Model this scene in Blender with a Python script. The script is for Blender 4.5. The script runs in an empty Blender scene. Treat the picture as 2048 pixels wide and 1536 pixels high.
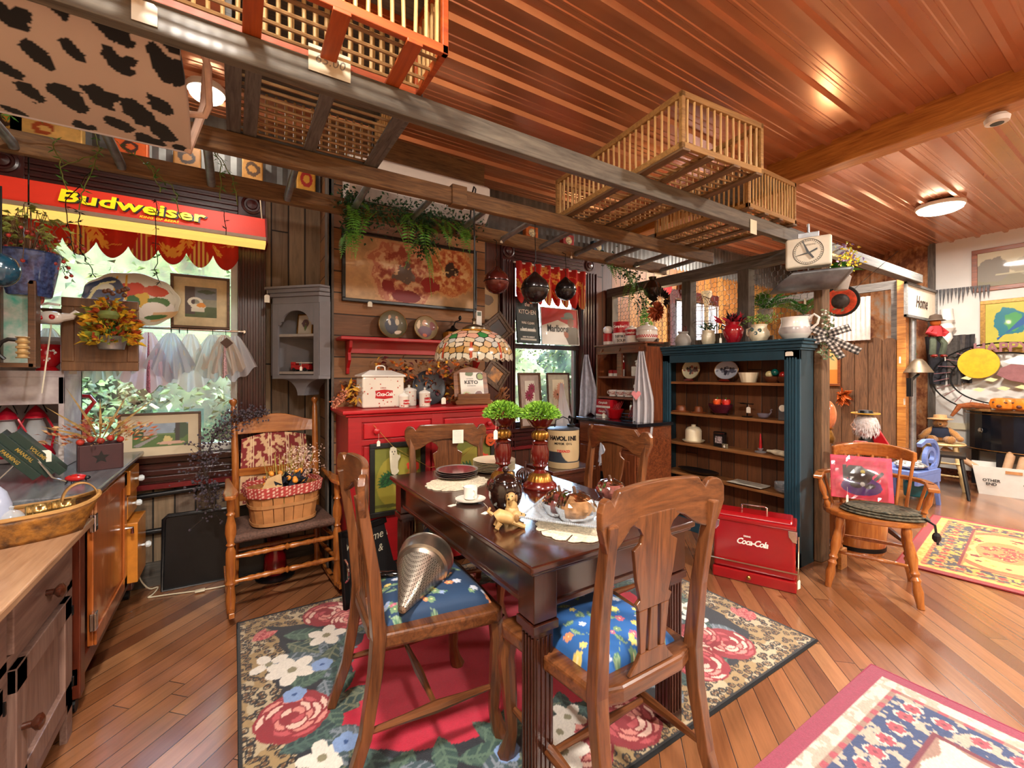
import bpy,math,random
import numpy as np
from mathutils import Vector as V,Matrix as MX,Euler
from math import pi,sin,cos,radians as R
random.seed(7); NP = np.random.RandomState(5)
SC = bpy.context.scene; COL = SC.collection
# ---------- camera ----------
F_,YAW,CH,YH = 873.0,R(32.4),1.30,750.0
cd = bpy.data.cameras.new('camera'); cam = bpy.data.objects.new('camera',cd); COL.objects.link(cam)
cam.location = (0,0,CH); cam.rotation_euler = (pi/2,0,-YAW)
cd.sensor_fit = 'HORIZONTAL'; cd.sensor_width = 36; cd.lens = 36*F_/2048; cd.shift_y = (YH-768)/2048
cd.clip_start = 0.05; cd.clip_end = 200
SC.camera = cam
# ---------- world ----------
w = bpy.data.worlds.new('world'); SC.world = w; w.use_nodes = True
nt = w.node_tree; nt.nodes.clear()
wo = nt.nodes.new('ShaderNodeOutputWorld'); wb = nt.nodes.new('ShaderNodeBackground'); sk = nt.nodes.new('ShaderNodeTexSky')
sk.sky_type = 'NISHITA'; sk.sun_disc = False; sk.sun_elevation = R(38); sk.sun_rotation = R(150); sk.air_density = 1.3; sk.dust_density = 2.5
nt.links.new(sk.outputs[0],wb.inputs[0]); nt.links.new(wb.outputs[0],wo.inputs[0]); wb.inputs[1].default_value = 5.0
def lamp(kind,name,loc,power,col=(1,1,1),size=.3,rot=(0,0,0),size_y=None,shape=None):
    l = bpy.data.lights.new(name,kind); o = bpy.data.objects.new(name,l); COL.objects.link(o)
    o.location = loc; o.rotation_euler = rot; l.energy = power; l.color = col
    if kind == 'AREA':
        l.size = size
        if size_y: l.shape = 'RECTANGLE'; l.size_y = size_y
        if shape: l.shape = shape
    elif kind == 'SUN': l.angle = size
    else: l.shadow_soft_size = size
    return o
# sun outside (lights the trees and grass beyond the windows)
lamp('SUN','sun',(0,10,10),1.6,(1,.95,.85),R(2),(R(40),0,R(150-360)))
# daylight portals at the window openings
for (x0,x1,z0,z1) in ((-.97,.016,.8,2.37),(2.21,3.05,.8,2.37)):
    p = lamp('AREA','window_portal',((x0+x1)/2,3.75,(z0+z1)/2),1,(1,1,1),x1-x0,(R(-90),0,0),z1-z0)
    p.data.cycles.is_portal = True
# seen ceiling fixtures plus added unseen fill lamps: (x, y, power)
FIX_AND_FILL = [(5.86,1.37,62),(-.15,.45,62),(2.7,-1.1,115),(5.2,-.7,60),(5.0,2.6,45),(.3,-1.3,55),(-.14,3.1,2.5)]
for (x,y,p) in FIX_AND_FILL:
    lamp('AREA','fixture_or_fill_light',(x,y,2.895),p,(1,.93,.84),.3,(0,0,0),shape='DISK')
vs = SC.view_settings; vs.view_transform = 'Standard'; vs.look = 'None'; vs.gamma = 1; vs.exposure = .75; vs.use_curve_mapping = False
SC.cycles.max_bounces = 7; SC.cycles.transparent_max_bounces = 12; SC.cycles.sample_clamp_indirect = 4.0
# ---------- helpers ----------
_c,_s = cos(YAW),sin(YAW)
def at(px,py,X=None,Y=None,Z=None):
    a = (px-1024)/F_; b = (YH-py)/F_; d = (a*_c+_s,-a*_s+_c,b)
    t = X/d[0] if X is not None else Y/d[1] if Y is not None else (Z-CH)/d[2]
    return V((t*d[0],t*d[1],CH+t*d[2]))
def lin(c):
    c = c/255; return c/12.92 if c <= .04045 else ((c+.055)/1.055)**2.4
def hx(h):
    h = h.lstrip('#'); return (lin(int(h[0:2],16)),lin(int(h[2:4],16)),lin(int(h[4:6],16)))
class MB:
    def __init__(s,M=None): s.v = []; s.f = []; s.m = []; s.M = M or MX.Identity(4); s.k = 0
    def add(s,vs,fs):
        b = len(s.v); s.v += [tuple(s.M @ V(p)) for p in vs]
        s.f += [tuple(b+i for i in f) for f in fs]; s.m += [s.k]*len(fs); return s
    def box(s,x0,x1,y0,y1,z0,z1):
        return s.add([(x0,y0,z0),(x1,y0,z0),(x1,y1,z0),(x0,y1,z0),(x0,y0,z1),(x1,y0,z1),(x1,y1,z1),(x0,y1,z1)],
                     [(0,3,2,1),(4,5,6,7),(0,1,5,4),(1,2,6,5),(2,3,7,6),(3,0,4,7)])
    def cb(s,c,d):
        return s.box(c[0]-d[0]/2,c[0]+d[0]/2,c[1]-d[1]/2,c[1]+d[1]/2,c[2]-d[2]/2,c[2]+d[2]/2)
    def bar(s,p0,p1,w,h=None,up=(0,0,1)):
        h = h or w; p0 = V(p0); p1 = V(p1); d = (p1-p0).normalized(); u = V(up)
        if abs(d.dot(u)) > .98: u = V((1,0,0))
        a = d.cross(u).normalized()*w/2; b = a.cross(d).normalized()*h/2
        q = [p0-a-b,p0+a-b,p0+a+b,p0-a+b,p1-a-b,p1+a-b,p1+a+b,p1-a+b]
        return s.add(q,[(0,3,2,1),(4,5,6,7),(0,1,5,4),(1,2,6,5),(2,3,7,6),(3,0,4,7)])
    def tube(s,pts,r,n=8,closed=False,sq=False):
        pts = [V(p) for p in pts]; N = len(pts); rs = r if isinstance(r,(list,tuple)) else [r]*N
        vs = []; fs = []; pu = None
        for i,p in enumerate(pts):
            if closed: d = pts[(i+1) % N]-pts[i-1]
            else: d = pts[min(i+1,N-1)]-pts[max(i-1,0)]
            d = d.normalized() if d.length > 1e-9 else V((0,0,1))
            if pu is None: u = d.orthogonal().normalized() if abs(d.z) > .99 else d.cross(V((0,0,1))).normalized()
            else:
                u = pu-d*pu.dot(d); u = u.normalized() if u.length > 1e-6 else d.orthogonal().normalized()
            pu = u; w_ = d.cross(u)
            for j in range(n):
                an = 2*pi*j/n+(pi/4 if sq else 0); vs.append(p+u*cos(an)*rs[i]+w_*sin(an)*rs[i])
        for i in range(N if closed else N-1):
            for j in range(n):
                a = i*n+j; b = i*n+(j+1) % n; i2 = (i+1) % N
                fs.append((a,b,i2*n+(j+1) % n,i2*n+j))
        if not closed: fs += [tuple(range(n-1,-1,-1)),tuple((N-1)*n+j for j in range(n))]
        return s.add(vs,fs)
    def lathe(s,prof,n=20,c=(0,0,0),flute=0,nf=12):
        vs = []; fs = []; N = len(prof)
        for (r,z,*fl) in prof:
            f_ = fl[0] if fl else 0
            for j in range(n):
                an = 2*pi*j/n; rr = max(r,1e-4)*(1+f_*cos(nf*an)); vs.append((c[0]+rr*cos(an),c[1]+rr*sin(an),c[2]+z))
        for i in range(N-1):
            for j in range(n):
                fs.append((i*n+j,i*n+(j+1) % n,(i+1)*n+(j+1) % n,(i+1)*n+j))
        if prof[0][0] > 1e-3: fs.append(tuple(range(n-1,-1,-1)))
        if prof[-1][0] > 1e-3: fs.append(tuple((N-1)*n+j for j in range(n)))
        return s.add(vs,fs)
    def prism(s,poly,d0,d1,pl='xz'):
        n = len(poly)
        def mk(p,d): return (p[0],d,p[1]) if pl == 'xz' else (d,p[0],p[1]) if pl == 'yz' else (p[0],p[1],d)
        vs = [mk(p,d0) for p in poly]+[mk(p,d1) for p in poly]
        return s.add(vs,[tuple(range(n)),tuple(range(2*n-1,n-1,-1))]+[(i,i+n,(i+1) % n+n,(i+1) % n) for i in range(n)])
    def ball(s,c,r,n=12,m=8):
        if not isinstance(r,(tuple,list)): r = (r,r,r)
        vs = []; fs = []
        for i in range(m+1):
            t = pi*i/m
            for j in range(n):
                a = 2*pi*j/n; vs.append((c[0]+r[0]*max(sin(t),.001)*cos(a),c[1]+r[1]*max(sin(t),.001)*sin(a),c[2]-r[2]*cos(t)))
        for i in range(m):
            for j in range(n): fs.append((i*n+j,i*n+(j+1) % n,(i+1)*n+(j+1) % n,(i+1)*n+j))
        return s.add(vs,fs)
    def grid(s,nu,nv,fn):
        vs = [fn(i/nu,j/nv) for j in range(nv+1) for i in range(nu+1)]
        return s.add(vs,[(j*(nu+1)+i,j*(nu+1)+i+1,(j+1)*(nu+1)+i+1,(j+1)*(nu+1)+i) for j in range(nv) for i in range(nu)])
    def leaf(s,p,d,L,W,up=None,bend=.25):
        p = V(p); d = V(d).normalized(); up = V(up) if up else V((random.uniform(-1,1),random.uniform(-1,1),random.uniform(-.2,1)))
        a = d.cross(up)
        if a.length < 1e-4: a = d.orthogonal()
        a.normalize(); n_ = a.cross(d)
        m = p+d*L*.45+n_*L*bend*.3; e = p+d*L-n_*L*bend*.2
        return s.add([p,m+a*W/2+n_*W*.15,e,m-a*W/2+n_*W*.15,m],[(0,1,4),(0,4,3),(1,2,4),(4,2,3)])
    def build(s,name,mat,parent=None,smooth=False,bevel=0,solid=0,subd=0,seg=2,ang=35):
        me = bpy.data.meshes.new(name); me.from_pydata(s.v,[],s.f)
        ms = mat if isinstance(mat,(list,tuple)) else [mat]
        for m_ in ms: me.materials.append(m_)
        if len(ms) > 1: me.polygons.foreach_set('material_index',s.m)
        if smooth: me.polygons.foreach_set('use_smooth',[True]*len(me.polygons))
        me.update(); o = bpy.data.objects.new(name,me); COL.objects.link(o)
        if parent: o.parent = parent
        if solid: q = o.modifiers.new('s','SOLIDIFY'); q.thickness = solid; q.offset = 0
        if bevel: q = o.modifiers.new('b','BEVEL'); q.width = bevel; q.segments = seg; q.limit_method = 'ANGLE'; q.angle_limit = R(ang)
        if subd: q = o.modifiers.new('u','SUBSURF'); q.levels = q.render_levels = subd
        if smooth and not subd:
            try: me.set_sharp_from_angle(angle=R(42))
            except Exception: pass
        return o
def tag(o,label,cat=None,group=None,kind=None):
    if label: o['label'] = label
    if cat: o['category'] = cat
    if group: o['group'] = group
    if kind: o['kind'] = kind
    return o
def thing(name,label,cat,loc=(0,0,0),rz=0,group=None,rot=None):
    o = bpy.data.objects.new(name,None); COL.objects.link(o); o.empty_display_size = .05
    o.location = loc; o.rotation_euler = rot or (0,0,rz); return tag(o,label,cat,group)
def place(o,loc,rz=0,rot=None): o.location = loc; o.rotation_euler = rot or (0,0,rz); return o
def struct(o): o['kind'] = 'structure'; return o
def dup(root,loc=None,rz=None,label=None,group=None,rot=None,scale=None):
    r = root.copy(); COL.objects.link(r)
    if loc is not None: r.location = loc
    if rz is not None: r.rotation_euler = (0,0,rz)
    if rot is not None: r.rotation_euler = rot
    if scale is not None: r.scale = (scale,)*3 if not isinstance(scale,tuple) else scale
    if label: r['label'] = label
    if group: r['group'] = group
    for ch in list(root.children):
        c = ch.copy(); COL.objects.link(c); c.parent = r
        for g in ch.children: d = g.copy(); COL.objects.link(d); d.parent = c
    return r
def rotz(a,c=(0,0,0)): return MX.Translation(c) @ MX.Rotation(a,4,'Z')
# ---------- materials ----------
def _new(name):
    m = bpy.data.materials.new(name); m.use_nodes = True; n = m.node_tree; b = n.nodes['Principled BSDF']; return m,n,b
def _mix(n,a,b,fac,mode='MIX'):
    x = n.nodes.new('ShaderNodeMix'); x.data_type = 'RGBA'; x.blend_type = mode
    for s_,v in ((x.inputs['Factor'],fac),(x.inputs[6],a),(x.inputs[7],b)):
        if hasattr(v,'is_linked'): n.links.new(v,s_)
        else: s_.default_value = v if not isinstance(v,tuple) else (*v[:3],1)
    return x.outputs[2]
def _noise(n,scale,det=4,vec=None,rough=.55,dist=0):
    t = n.nodes.new('ShaderNodeTexNoise'); t.inputs['Scale'].default_value = scale; t.inputs['Detail'].default_value = det
    t.inputs['Roughness'].default_value = rough; t.inputs['Distortion'].default_value = dist
    if vec: n.links.new(vec,t.inputs['Vector'])
    return t.outputs['Fac']
def _ramp(n,f,stops):
    r = n.nodes.new('ShaderNodeValToRGB'); n.links.new(f,r.inputs[0]); e = r.color_ramp.elements
    while len(e) < len(stops): e.new(.5)
    for i,(p,c) in enumerate(stops): e[i].position = p; e[i].color = (*c[:3],1) if isinstance(c,tuple) else (c,c,c,1)
    return r.outputs[0]
def _bump(n,b,h,st=.3,dist=.01):
    u = n.nodes.new('ShaderNodeBump'); u.inputs['Strength'].default_value = st; u.inputs['Distance'].default_value = dist
    n.links.new(h,u.inputs['Height']); n.links.new(u.outputs[0],b.inputs['Normal'])
def _vec(n,sc=(1,1,1),rot=(0,0,0),kind='Object'):
    t = n.nodes.new('ShaderNodeTexCoord'); m = n.nodes.new('ShaderNodeMapping'); n.links.new(t.outputs[kind],m.inputs[0])
    m.inputs['Scale'].default_value = sc; m.inputs['Rotation'].default_value = rot; return m.outputs[0]
def _math(n,op,a,b=None):
    m = n.nodes.new('ShaderNodeMath'); m.operation = op
    for i,v in enumerate((a,b)):
        if v is None: continue
        if hasattr(v,'is_linked'): n.links.new(v,m.inputs[i])
        else: m.inputs[i].default_value = v
    return m.outputs[0]
def mat(name,h,rough=.5,metal=0,var=.12,sc=20,bump=0,coat=0,emit=0,trans=0,alpha=1,h2=None,spec=None,sheen=0):
    m,n,b = _new(name); c = hx(h)
    c2 = hx(h2) if h2 else tuple(x*(1-var) for x in c); c1 = c if h2 else tuple(min(1,x*(1+var)) for x in c)
    f = _noise(n,sc,4,_vec(n)); f2 = _ramp(n,f,[(.35,0.),(.65,1.)])
    n.links.new(_mix(n,c2,c1,f2),b.inputs['Base Color'])
    b.inputs['Roughness'].default_value = rough; b.inputs['Metallic'].default_value = metal
    if coat: b.inputs['Coat Weight'].default_value = coat; b.inputs['Coat Roughness'].default_value = .12
    if emit: b.inputs['Emission Color'].default_value = (*c,1); b.inputs['Emission Strength'].default_value = emit
    if trans: b.inputs['Transmission Weight'].default_value = trans; b.inputs['IOR'].default_value = 1.45
    if spec is not None: b.inputs['Specular IOR Level'].default_value = spec
    if sheen: b.inputs['Sheen Weight'].default_value = sheen
    b.inputs['Alpha'].default_value = alpha
    if bump: _bump(n,b,f,bump,.01)
    return m
def wood(name,dark,light,axis='z',sc=1.0,rough=.35,coat=.2,bump=.15,wear=None):
    m,n,b = _new(name); st = {'x': (1.2,14,14),'y': (14,1.2,14),'z': (14,14,1.2)}[axis]
    v = _vec(n,tuple(k*sc for k in st)); f = _noise(n,2.2,6,v,.65,1.2); g = _noise(n,9,3,v,.5)
    f = _math(n,'ADD',_math(n,'MULTIPLY',f,.75),_math(n,'MULTIPLY',g,.25))
    d,l = hx(dark),hx(light); mid = tuple((p+q)/2 for p,q in zip(d,l))
    c = _ramp(n,f,[(.34,d),(.5,mid),(.66,l)])
    if wear:
        wf = _ramp(n,_noise(n,3.0,5,_vec(n,(2,2,2)),.6),[(.56,0.),(.64,1.)]); c = _mix(n,c,hx(wear),wf)
    n.links.new(c,b.inputs['Base Color']); b.inputs['Roughness'].default_value = rough
    if coat: b.inputs['Coat Weight'].default_value = coat; b.inputs['Coat Roughness'].default_value = .15
    if bump: _bump(n,b,f,bump,.004)
    return m
def planks(name,width,uax,lax,cols,length=1.2,rough=.6,gap=.03,rot=0,coat=0,grain=1.0,bump=.5,var=1):
    # planks laid across axis uax, running along lax, tint per board
    m,n,b = _new(name); vec = _vec(n,(1,1,1),(0,0,rot)); sp = n.nodes.new('ShaderNodeSeparateXYZ'); n.links.new(vec,sp.inputs[0])
    u = sp.outputs['XYZ'.index(uax)]; l = sp.outputs['XYZ'.index(lax)]
    uu = _math(n,'DIVIDE',u,width); bi = _math(n,'FLOOR',uu); fr = _math(n,'FRACT',uu)
    wn = n.nodes.new('ShaderNodeTexWhiteNoise'); wn.noise_dimensions = '1D'; n.links.new(bi,wn.inputs['W'])
    ll = _math(n,'ADD',_math(n,'DIVIDE',l,length),_math(n,'MULTIPLY',wn.outputs['Value'],7.3)); li = _math(n,'FLOOR',ll); lf = _math(n,'FRACT',ll)
    cv = n.nodes.new('ShaderNodeCombineXYZ'); n.links.new(bi,cv.inputs[0]); n.links.new(li,cv.inputs[1])
    w2 = n.nodes.new('ShaderNodeTexWhiteNoise'); w2.noise_dimensions = '2D'; n.links.new(cv.outputs[0],w2.inputs['Vector'])
    cols = [hx(c) for c in cols]; N = len(cols); base = _ramp(n,w2.outputs['Value'],[(i/(N-1) if N > 1 else 0,c) for i,c in enumerate(cols)])
    sc = [16,16,16]; sc['XYZ'.index(lax)] = 1.3
    g2 = n.nodes.new('ShaderNodeVectorMath'); g2.operation = 'MULTIPLY'; n.links.new(vec,g2.inputs[0]); g2.inputs[1].default_value = sc
    g3 = n.nodes.new('ShaderNodeVectorMath'); g3.operation = 'ADD'; n.links.new(g2.outputs[0],g3.inputs[0])
    n.links.new(w2.outputs['Color'],g3.inputs[1]); g = _noise(n,1.8,7,g3.outputs[0],.68,1.0)
    dk = _ramp(n,g,[(.3,1-.55*grain),(.7,1+.0)]); c = _mix(n,base,dk,1.0,'MULTIPLY')
    e = _math(n,'MINIMUM',_math(n,'MULTIPLY',fr,width/ .12),_math(n,'MULTIPLY',_math(n,'SUBTRACT',1.0,fr),width/.12))
    e2 = _math(n,'MULTIPLY',_math(n,'MINIMUM',lf,_math(n,'SUBTRACT',1.0,lf)),length/.12)
    e = _math(n,'MINIMUM',e,e2); gp = _ramp(n,e,[(gap*.5,0.),(gap,1.)])
    c = _mix(n,(.012,.009,.007),c,gp); n.links.new(c,b.inputs['Base Color']); b.inputs['Roughness'].default_value = rough
    if coat: b.inputs['Coat Weight'].default_value = coat; b.inputs['Coat Roughness'].default_value = .18
    _bump(n,b,_math(n,'ADD',gp,_math(n,'MULTIPLY',g,.25)),bump,.006)
    return m
def vcol(name='painted',rough=.6,sheen=0,bump=0,coat=0,alpha=1,trans=0,bs=250):
    m,n,b = _new(name); a = n.nodes.new('ShaderNodeAttribute'); a.attribute_name = 'Col'; n.links.new(a.outputs['Color'],b.inputs['Base Color'])
    b.inputs['Roughness'].default_value = rough; b.inputs['Sheen Weight'].default_value = sheen; b.inputs['Alpha'].default_value = alpha
    if coat: b.inputs['Coat Weight'].default_value = coat; b.inputs['Coat Roughness'].default_value = .05
    if trans: b.inputs['Transmission Weight'].default_value = trans
    if bump: _bump(n,b,_noise(n,bs,2,_vec(n)),bump,.004)
    return m
def glass(name,col='ffffff',alpha=.12,rough=.02):
    m,n,b = _new(name); c = hx(col); n.nodes.remove(b); g = n.nodes.new('ShaderNodeBsdfGlossy'); t = n.nodes.new('ShaderNodeBsdfTransparent')
    g.inputs['Roughness'].default_value = rough; t.inputs['Color'].default_value = (*c,1); mx = n.nodes.new('ShaderNodeMixShader')
    fr = n.nodes.new('ShaderNodeFresnel'); fr.inputs[0].default_value = 1.45; q = _math(n,'ADD',fr.outputs[0],alpha)
    n.links.new(q,mx.inputs[0]); n.links.new(t.outputs[0],mx.inputs[1]); n.links.new(g.outputs[0],mx.inputs[2])
    n.links.new(mx.outputs[0],n.nodes['Material Output'].inputs[0]); return m
def translucent(name,h,alpha=.85,tr=.5):
    m,n,b = _new(name); c = (*hx(h),1); n.nodes.remove(b); d = n.nodes.new('ShaderNodeBsdfDiffuse'); t = n.nodes.new('ShaderNodeBsdfTranslucent'); x = n.nodes.new('ShaderNodeBsdfTransparent')
    d.inputs[0].default_value = c; t.inputs[0].default_value = c
    a = n.nodes.new('ShaderNodeMixShader'); a.inputs[0].default_value = tr; n.links.new(d.outputs[0],a.inputs[1]); n.links.new(t.outputs[0],a.inputs[2])
    e = n.nodes.new('ShaderNodeMixShader'); e.inputs[0].default_value = alpha; n.links.new(x.outputs[0],e.inputs[1]); n.links.new(a.outputs[0],e.inputs[2])
    n.links.new(e.outputs[0],n.nodes['Material Output'].inputs[0]); return m
# ---------- painted panels (colour pattern of the thing itself) ----------
def vnoise(U,W,sc,seed=0,octv=4):
    out = np.zeros_like(U); amp = 1; tot = 0
    for o in range(octv):
        rs = np.random.RandomState(seed*31+o); T = rs.rand(64,64); x = U*sc*2**o; y = W*sc*2**o
        xi = np.floor(x).astype(int); yi = np.floor(y).astype(int); fx = x-xi; fy = y-yi; fx = fx*fx*(3-2*fx); fy = fy*fy*(3-2*fy)
        a = T[xi % 64,yi % 64]; b = T[(xi+1) % 64,yi % 64]; c = T[xi % 64,(yi+1) % 64]; d = T[(xi+1) % 64,(yi+1) % 64]
        out += amp*((a*(1-fx)+b*fx)*(1-fy)+(c*(1-fx)+d*fx)*fy); tot += amp; amp *= .55
    return out/tot
class Cv:
    def __init__(s,W,H,nx,ny,base='808080'):
        u = np.linspace(0,W,nx+1); v = np.linspace(0,H,ny+1); s.U,s.V = np.meshgrid(u,v); s.W = W; s.H = H; s.nx = nx; s.ny = ny
        s.C = np.zeros(s.U.shape+(3,)); s.C[:] = hx(base)
    def put(s,m,c,a=1.0):
        c = np.array(hx(c) if isinstance(c,str) else c); m = (m.astype(float)*a)[...,None]; s.C = s.C*(1-m)+c*m; return s
    def ell(s,x,y,rx,ry,c,rot=0,a=1.0,ring=None,wob=0,seed=0):
        dx = s.U-x; dy = s.V-y; X = dx*cos(rot)+dy*sin(rot); Y = -dx*sin(rot)+dy*cos(rot); d = np.sqrt((X/rx)**2+(Y/ry)**2)
        if wob: d = d*(1+wob*(vnoise(s.U,s.V,1.3/max(rx,ry),seed)-.5))
        return s.put((d < 1) & ((d > ring) if ring else True),c,a)
    def rect(s,x0,x1,y0,y1,c,a=1.0): return s.put((s.U >= x0) & (s.U <= x1) & (s.V >= y0) & (s.V <= y1),c,a)
    def poly(s,pts,c,a=1.0):
        ins = np.zeros(s.U.shape,bool); n = len(pts)
        for i in range(n):
            x0,y0 = pts[i]; x1,y1 = pts[(i+1) % n]
            if y0 == y1: continue
            ins ^= ((s.V < y0) != (s.V < y1)) & (s.U < (x1-x0)*(s.V-y0)/(y1-y0)+x0)
        return s.put(ins,c,a)
    def line(s,pts,w,c,a=1.0):
        for (x0,y0),(x1,y1) in zip(pts,pts[1:]):
            L = (x1-x0)**2+(y1-y0)**2+1e-12; t = np.clip(((s.U-x0)*(x1-x0)+(s.V-y0)*(y1-y0))/L,0,1)
            s.put((s.U-x0-t*(x1-x0))**2+(s.V-y0-t*(y1-y0))**2 < (w/2)**2,c,a)
        return s
    def leaf(s,x,y,L,W,rot,c,c2=None):
        dx = s.U-x; dy = s.V-y; X = (dx*cos(rot)+dy*sin(rot))/L; Y = (-dx*sin(rot)+dy*cos(rot))/W
        w_ = np.sin(np.clip(X,0,1)*pi)**.8*.5; m = (X > 0) & (X < 1) & (np.abs(Y) < w_); s.put(m,c)
        if c2:
            s.put(m & ((np.abs(Y) < .06) | (np.abs(np.mod(X*5+np.abs(Y)*1.5,1)-.5) < .13)),c2,.7)
            s.put(m & (Y > .1) & (np.abs(Y) < w_*.8),c2,.35)
        return s
    def petals(s,x,y,r,n,c,cc=None,rot=0,asp=.5):
        for k in range(n):
            a = rot+2*pi*k/n; s.ell(x+cos(a)*r*.58,y+sin(a)*r*.58,r*.45,r*asp*.72,c,a)
        if cc: s.ell(x,y,r*.2,r*.2,cc)
        return s
    def rose(s,x,y,r,cols,seed=0):
        rs = random.Random(seed); n = 9
        for lay,(rr,k) in enumerate(((1,9),(.78,7),(.55,6),(.33,4))):
            off = rs.random()*6
            for i in range(k):
                a = off+2*pi*i/k; c = cols[(lay+i) % len(cols)]; px,py = x+cos(a)*r*rr*.62,y+sin(a)*r*rr*.62
                s.ell(px,py,r*.4*rr+.1*r,r*.33*rr+.08*r,cols[0],a+pi/2); s.ell(px,py,r*.34*rr+.08*r,r*.26*rr+.06*r,c,a+pi/2)
        s.ell(x,y,r*.18,r*.15,cols[0]); return s
    def noise(s,amp,sc,seed=0):
        s.C = s.C*(1+amp*(vnoise(s.U,s.V,sc,seed)-.5)[...,None]*2); return s
    def mesh(s,name,m,parent=None,pos=None,solid=0,back=None):
        # pos(u, v) -> local xyz (arrays); default plane xz
        if pos: X,Y,Z = pos(s.U,s.V)
        else: X,Y,Z = s.U-s.W/2,np.zeros_like(s.U),s.V
        co = np.stack([X+0*s.U,Y+0*s.U,Z+0*s.U],-1).reshape(-1,3); nx,ny = s.nx,s.ny
        i,j = np.meshgrid(np.arange(nx),np.arange(ny)); a = (j*(nx+1)+i).ravel(); fs = np.stack([a,a+1,a+nx+2,a+nx+1],-1)
        me = bpy.data.meshes.new(name); me.from_pydata(co.tolist(),[],fs.tolist()); me.materials.append(m)
        at_ = me.color_attributes.new('Col','FLOAT_COLOR','POINT'); cc = np.ones((co.shape[0],4)); cc[:,:3] = np.clip(s.C.reshape(-1,3),0,1)
        at_.data.foreach_set('color',cc.ravel()); me.polygons.foreach_set('use_smooth',[True]*len(me.polygons))
        o = bpy.data.objects.new(name,me); COL.objects.link(o)
        if parent: o.parent = parent
        if solid: q = o.modifiers.new('s','SOLIDIFY'); q.thickness = solid; q.offset = -1
        return o
def text(s,size,loc,rot,m,parent=None,ext=.001,shear=0,bold=0,name='lettering',al='CENTER',sp=1.0,sx=1.0):
    c = bpy.data.curves.new(name,'FONT'); c.body = s; c.size = size; c.extrude = ext; c.shear = shear; c.offset = bold; c.align_x = al; c.align_y = 'CENTER'; c.space_character = sp; c.resolution_u = 2
    o = bpy.data.objects.new(name,c); COL.objects.link(o); dg = bpy.context.evaluated_depsgraph_get()
    me = bpy.data.meshes.new_from_object(o.evaluated_get(dg)); bpy.data.objects.remove(o); bpy.data.curves.remove(c)
    me.name = name; me.materials.clear(); me.materials.append(m); o = bpy.data.objects.new(name,me); COL.objects.link(o)
    o.location = loc; o.rotation_euler = rot; o.scale = (sx,1,1)
    if parent: o.parent = parent
    return o
FR = (pi/2,0,0)          # upright text facing -Y
# ---------- shared materials ----------
m_floor = planks('floor boards',.083,'X','Y',['74452c','95603e','a56c46','83502f','ad7850','8c5936'],1.9,.26,.016,R(45),.8,.6,.3)
m_weather = planks('weathered siding',.107,'X','Z',['8a7660','9c866c','74604e','ab9070','8c745a','7e6a5a'],1.5,.75,.05,0,0,1.0)
m_hplank = planks('horizontal pine planks',.142,'Z','X',['8a5a34','9c6a3d','74492b','a87444','7f5433','8e7052'],1.6,.6,.04,0,0,.9)
m_redsid = planks('red brown siding',.16,'X','Z',['5a2c1c','6e3a24','64321f'],2.4,.5,.05)
m_orange = planks('amber boards',.14,'X','Z',['b07430','a0622a','c08a45'],2.4,.5,.05)
m_maroon = wood('maroon trim','240a0a','4a1614','x',1,.32,.3)
m_maroonv = wood('maroon trim upright','280b0b','4e1815','z',1,.32,.3)
m_dkwin = mat('dark window wood','2a1712',.4)
m_whitewall = mat('white painted wall','cfccc6',.8,0,.03,3)
m_copper = mat('copper steel ceiling','d0916c',.24,.58,.05,2.5)
m_grayw = wood('grey weathered wood','4c4a48','7d7973','x',1.2,.75,0,.3)
m_grayy = wood('grey weathered wood y','45403c','77706a','y',1.2,.75,0,.3)
m_grayv = wood('grey weathered wood v','3c3733','6d645b','z',1.2,.75,0,.3)
m_brownb = wood('rough brown board','4b3423','8a6741','x',1.3,.75,0,.4)
m_log = wood('amber pine beam','8e4f1c','d08f42','y',.8,.45,.2)
m_white = mat('white paint','e8e4dc',.5,0,.03)
m_whitegl = mat('white enamel','ece8e0',.15,0,.02,coat=.5)
m_black = mat('black paint','101012',.35)
m_blackm = mat('black iron','0d0d0e',.45,.4)
m_tag = mat('paper tag','e6e0cf',.8,0,.03)
m_string = mat('cotton string','d8cfb8',.9)
m_chrome = mat('chrome','d8d8da',.12,1,.02)
m_galv = mat('galvanized steel','9a9ea2',.38,.85,.25,14)
m_galvd = mat('dull galvanized steel','6e7174',.45,.8,.3,9)
m_gold = mat('antique gold','a8793a',.32,.85,.3,30)
m_glass = glass('clear glass')
m_green = mat('green foliage','3f7a2a',.6,0,.35,60)
m_lime = mat('lime foliage','8fbf3a',.6,0,.3,60)
m_dkgreen = mat('dark green foliage','1f4626',.6,0,.3,60)
m_red = mat('red glaze','b3121a',.25,0,.06,coat=.5)
m_cream = mat('cream glaze','e2d6b8',.3,0,.04,coat=.4)
m_dkwood = wood('dark walnut','25100a','4d2415','x',1,.25,.5)
m_oakz = wood('oak upright','3f2010','7c4a28','z',1,.3,.4)
m_oakx = wood('oak sideways','3f2010','7c4a28','x',1,.3,.4)
m_oaky = wood('oak lengthways','3f2010','7c4a28','y',1,.3,.4)
m_maple = wood('orange maple','84441a','b46e30','z',.8,.25,.5)
m_maplex = wood('orange maple sideways','84441a','b46e30','x',.8,.25,.5)
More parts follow.
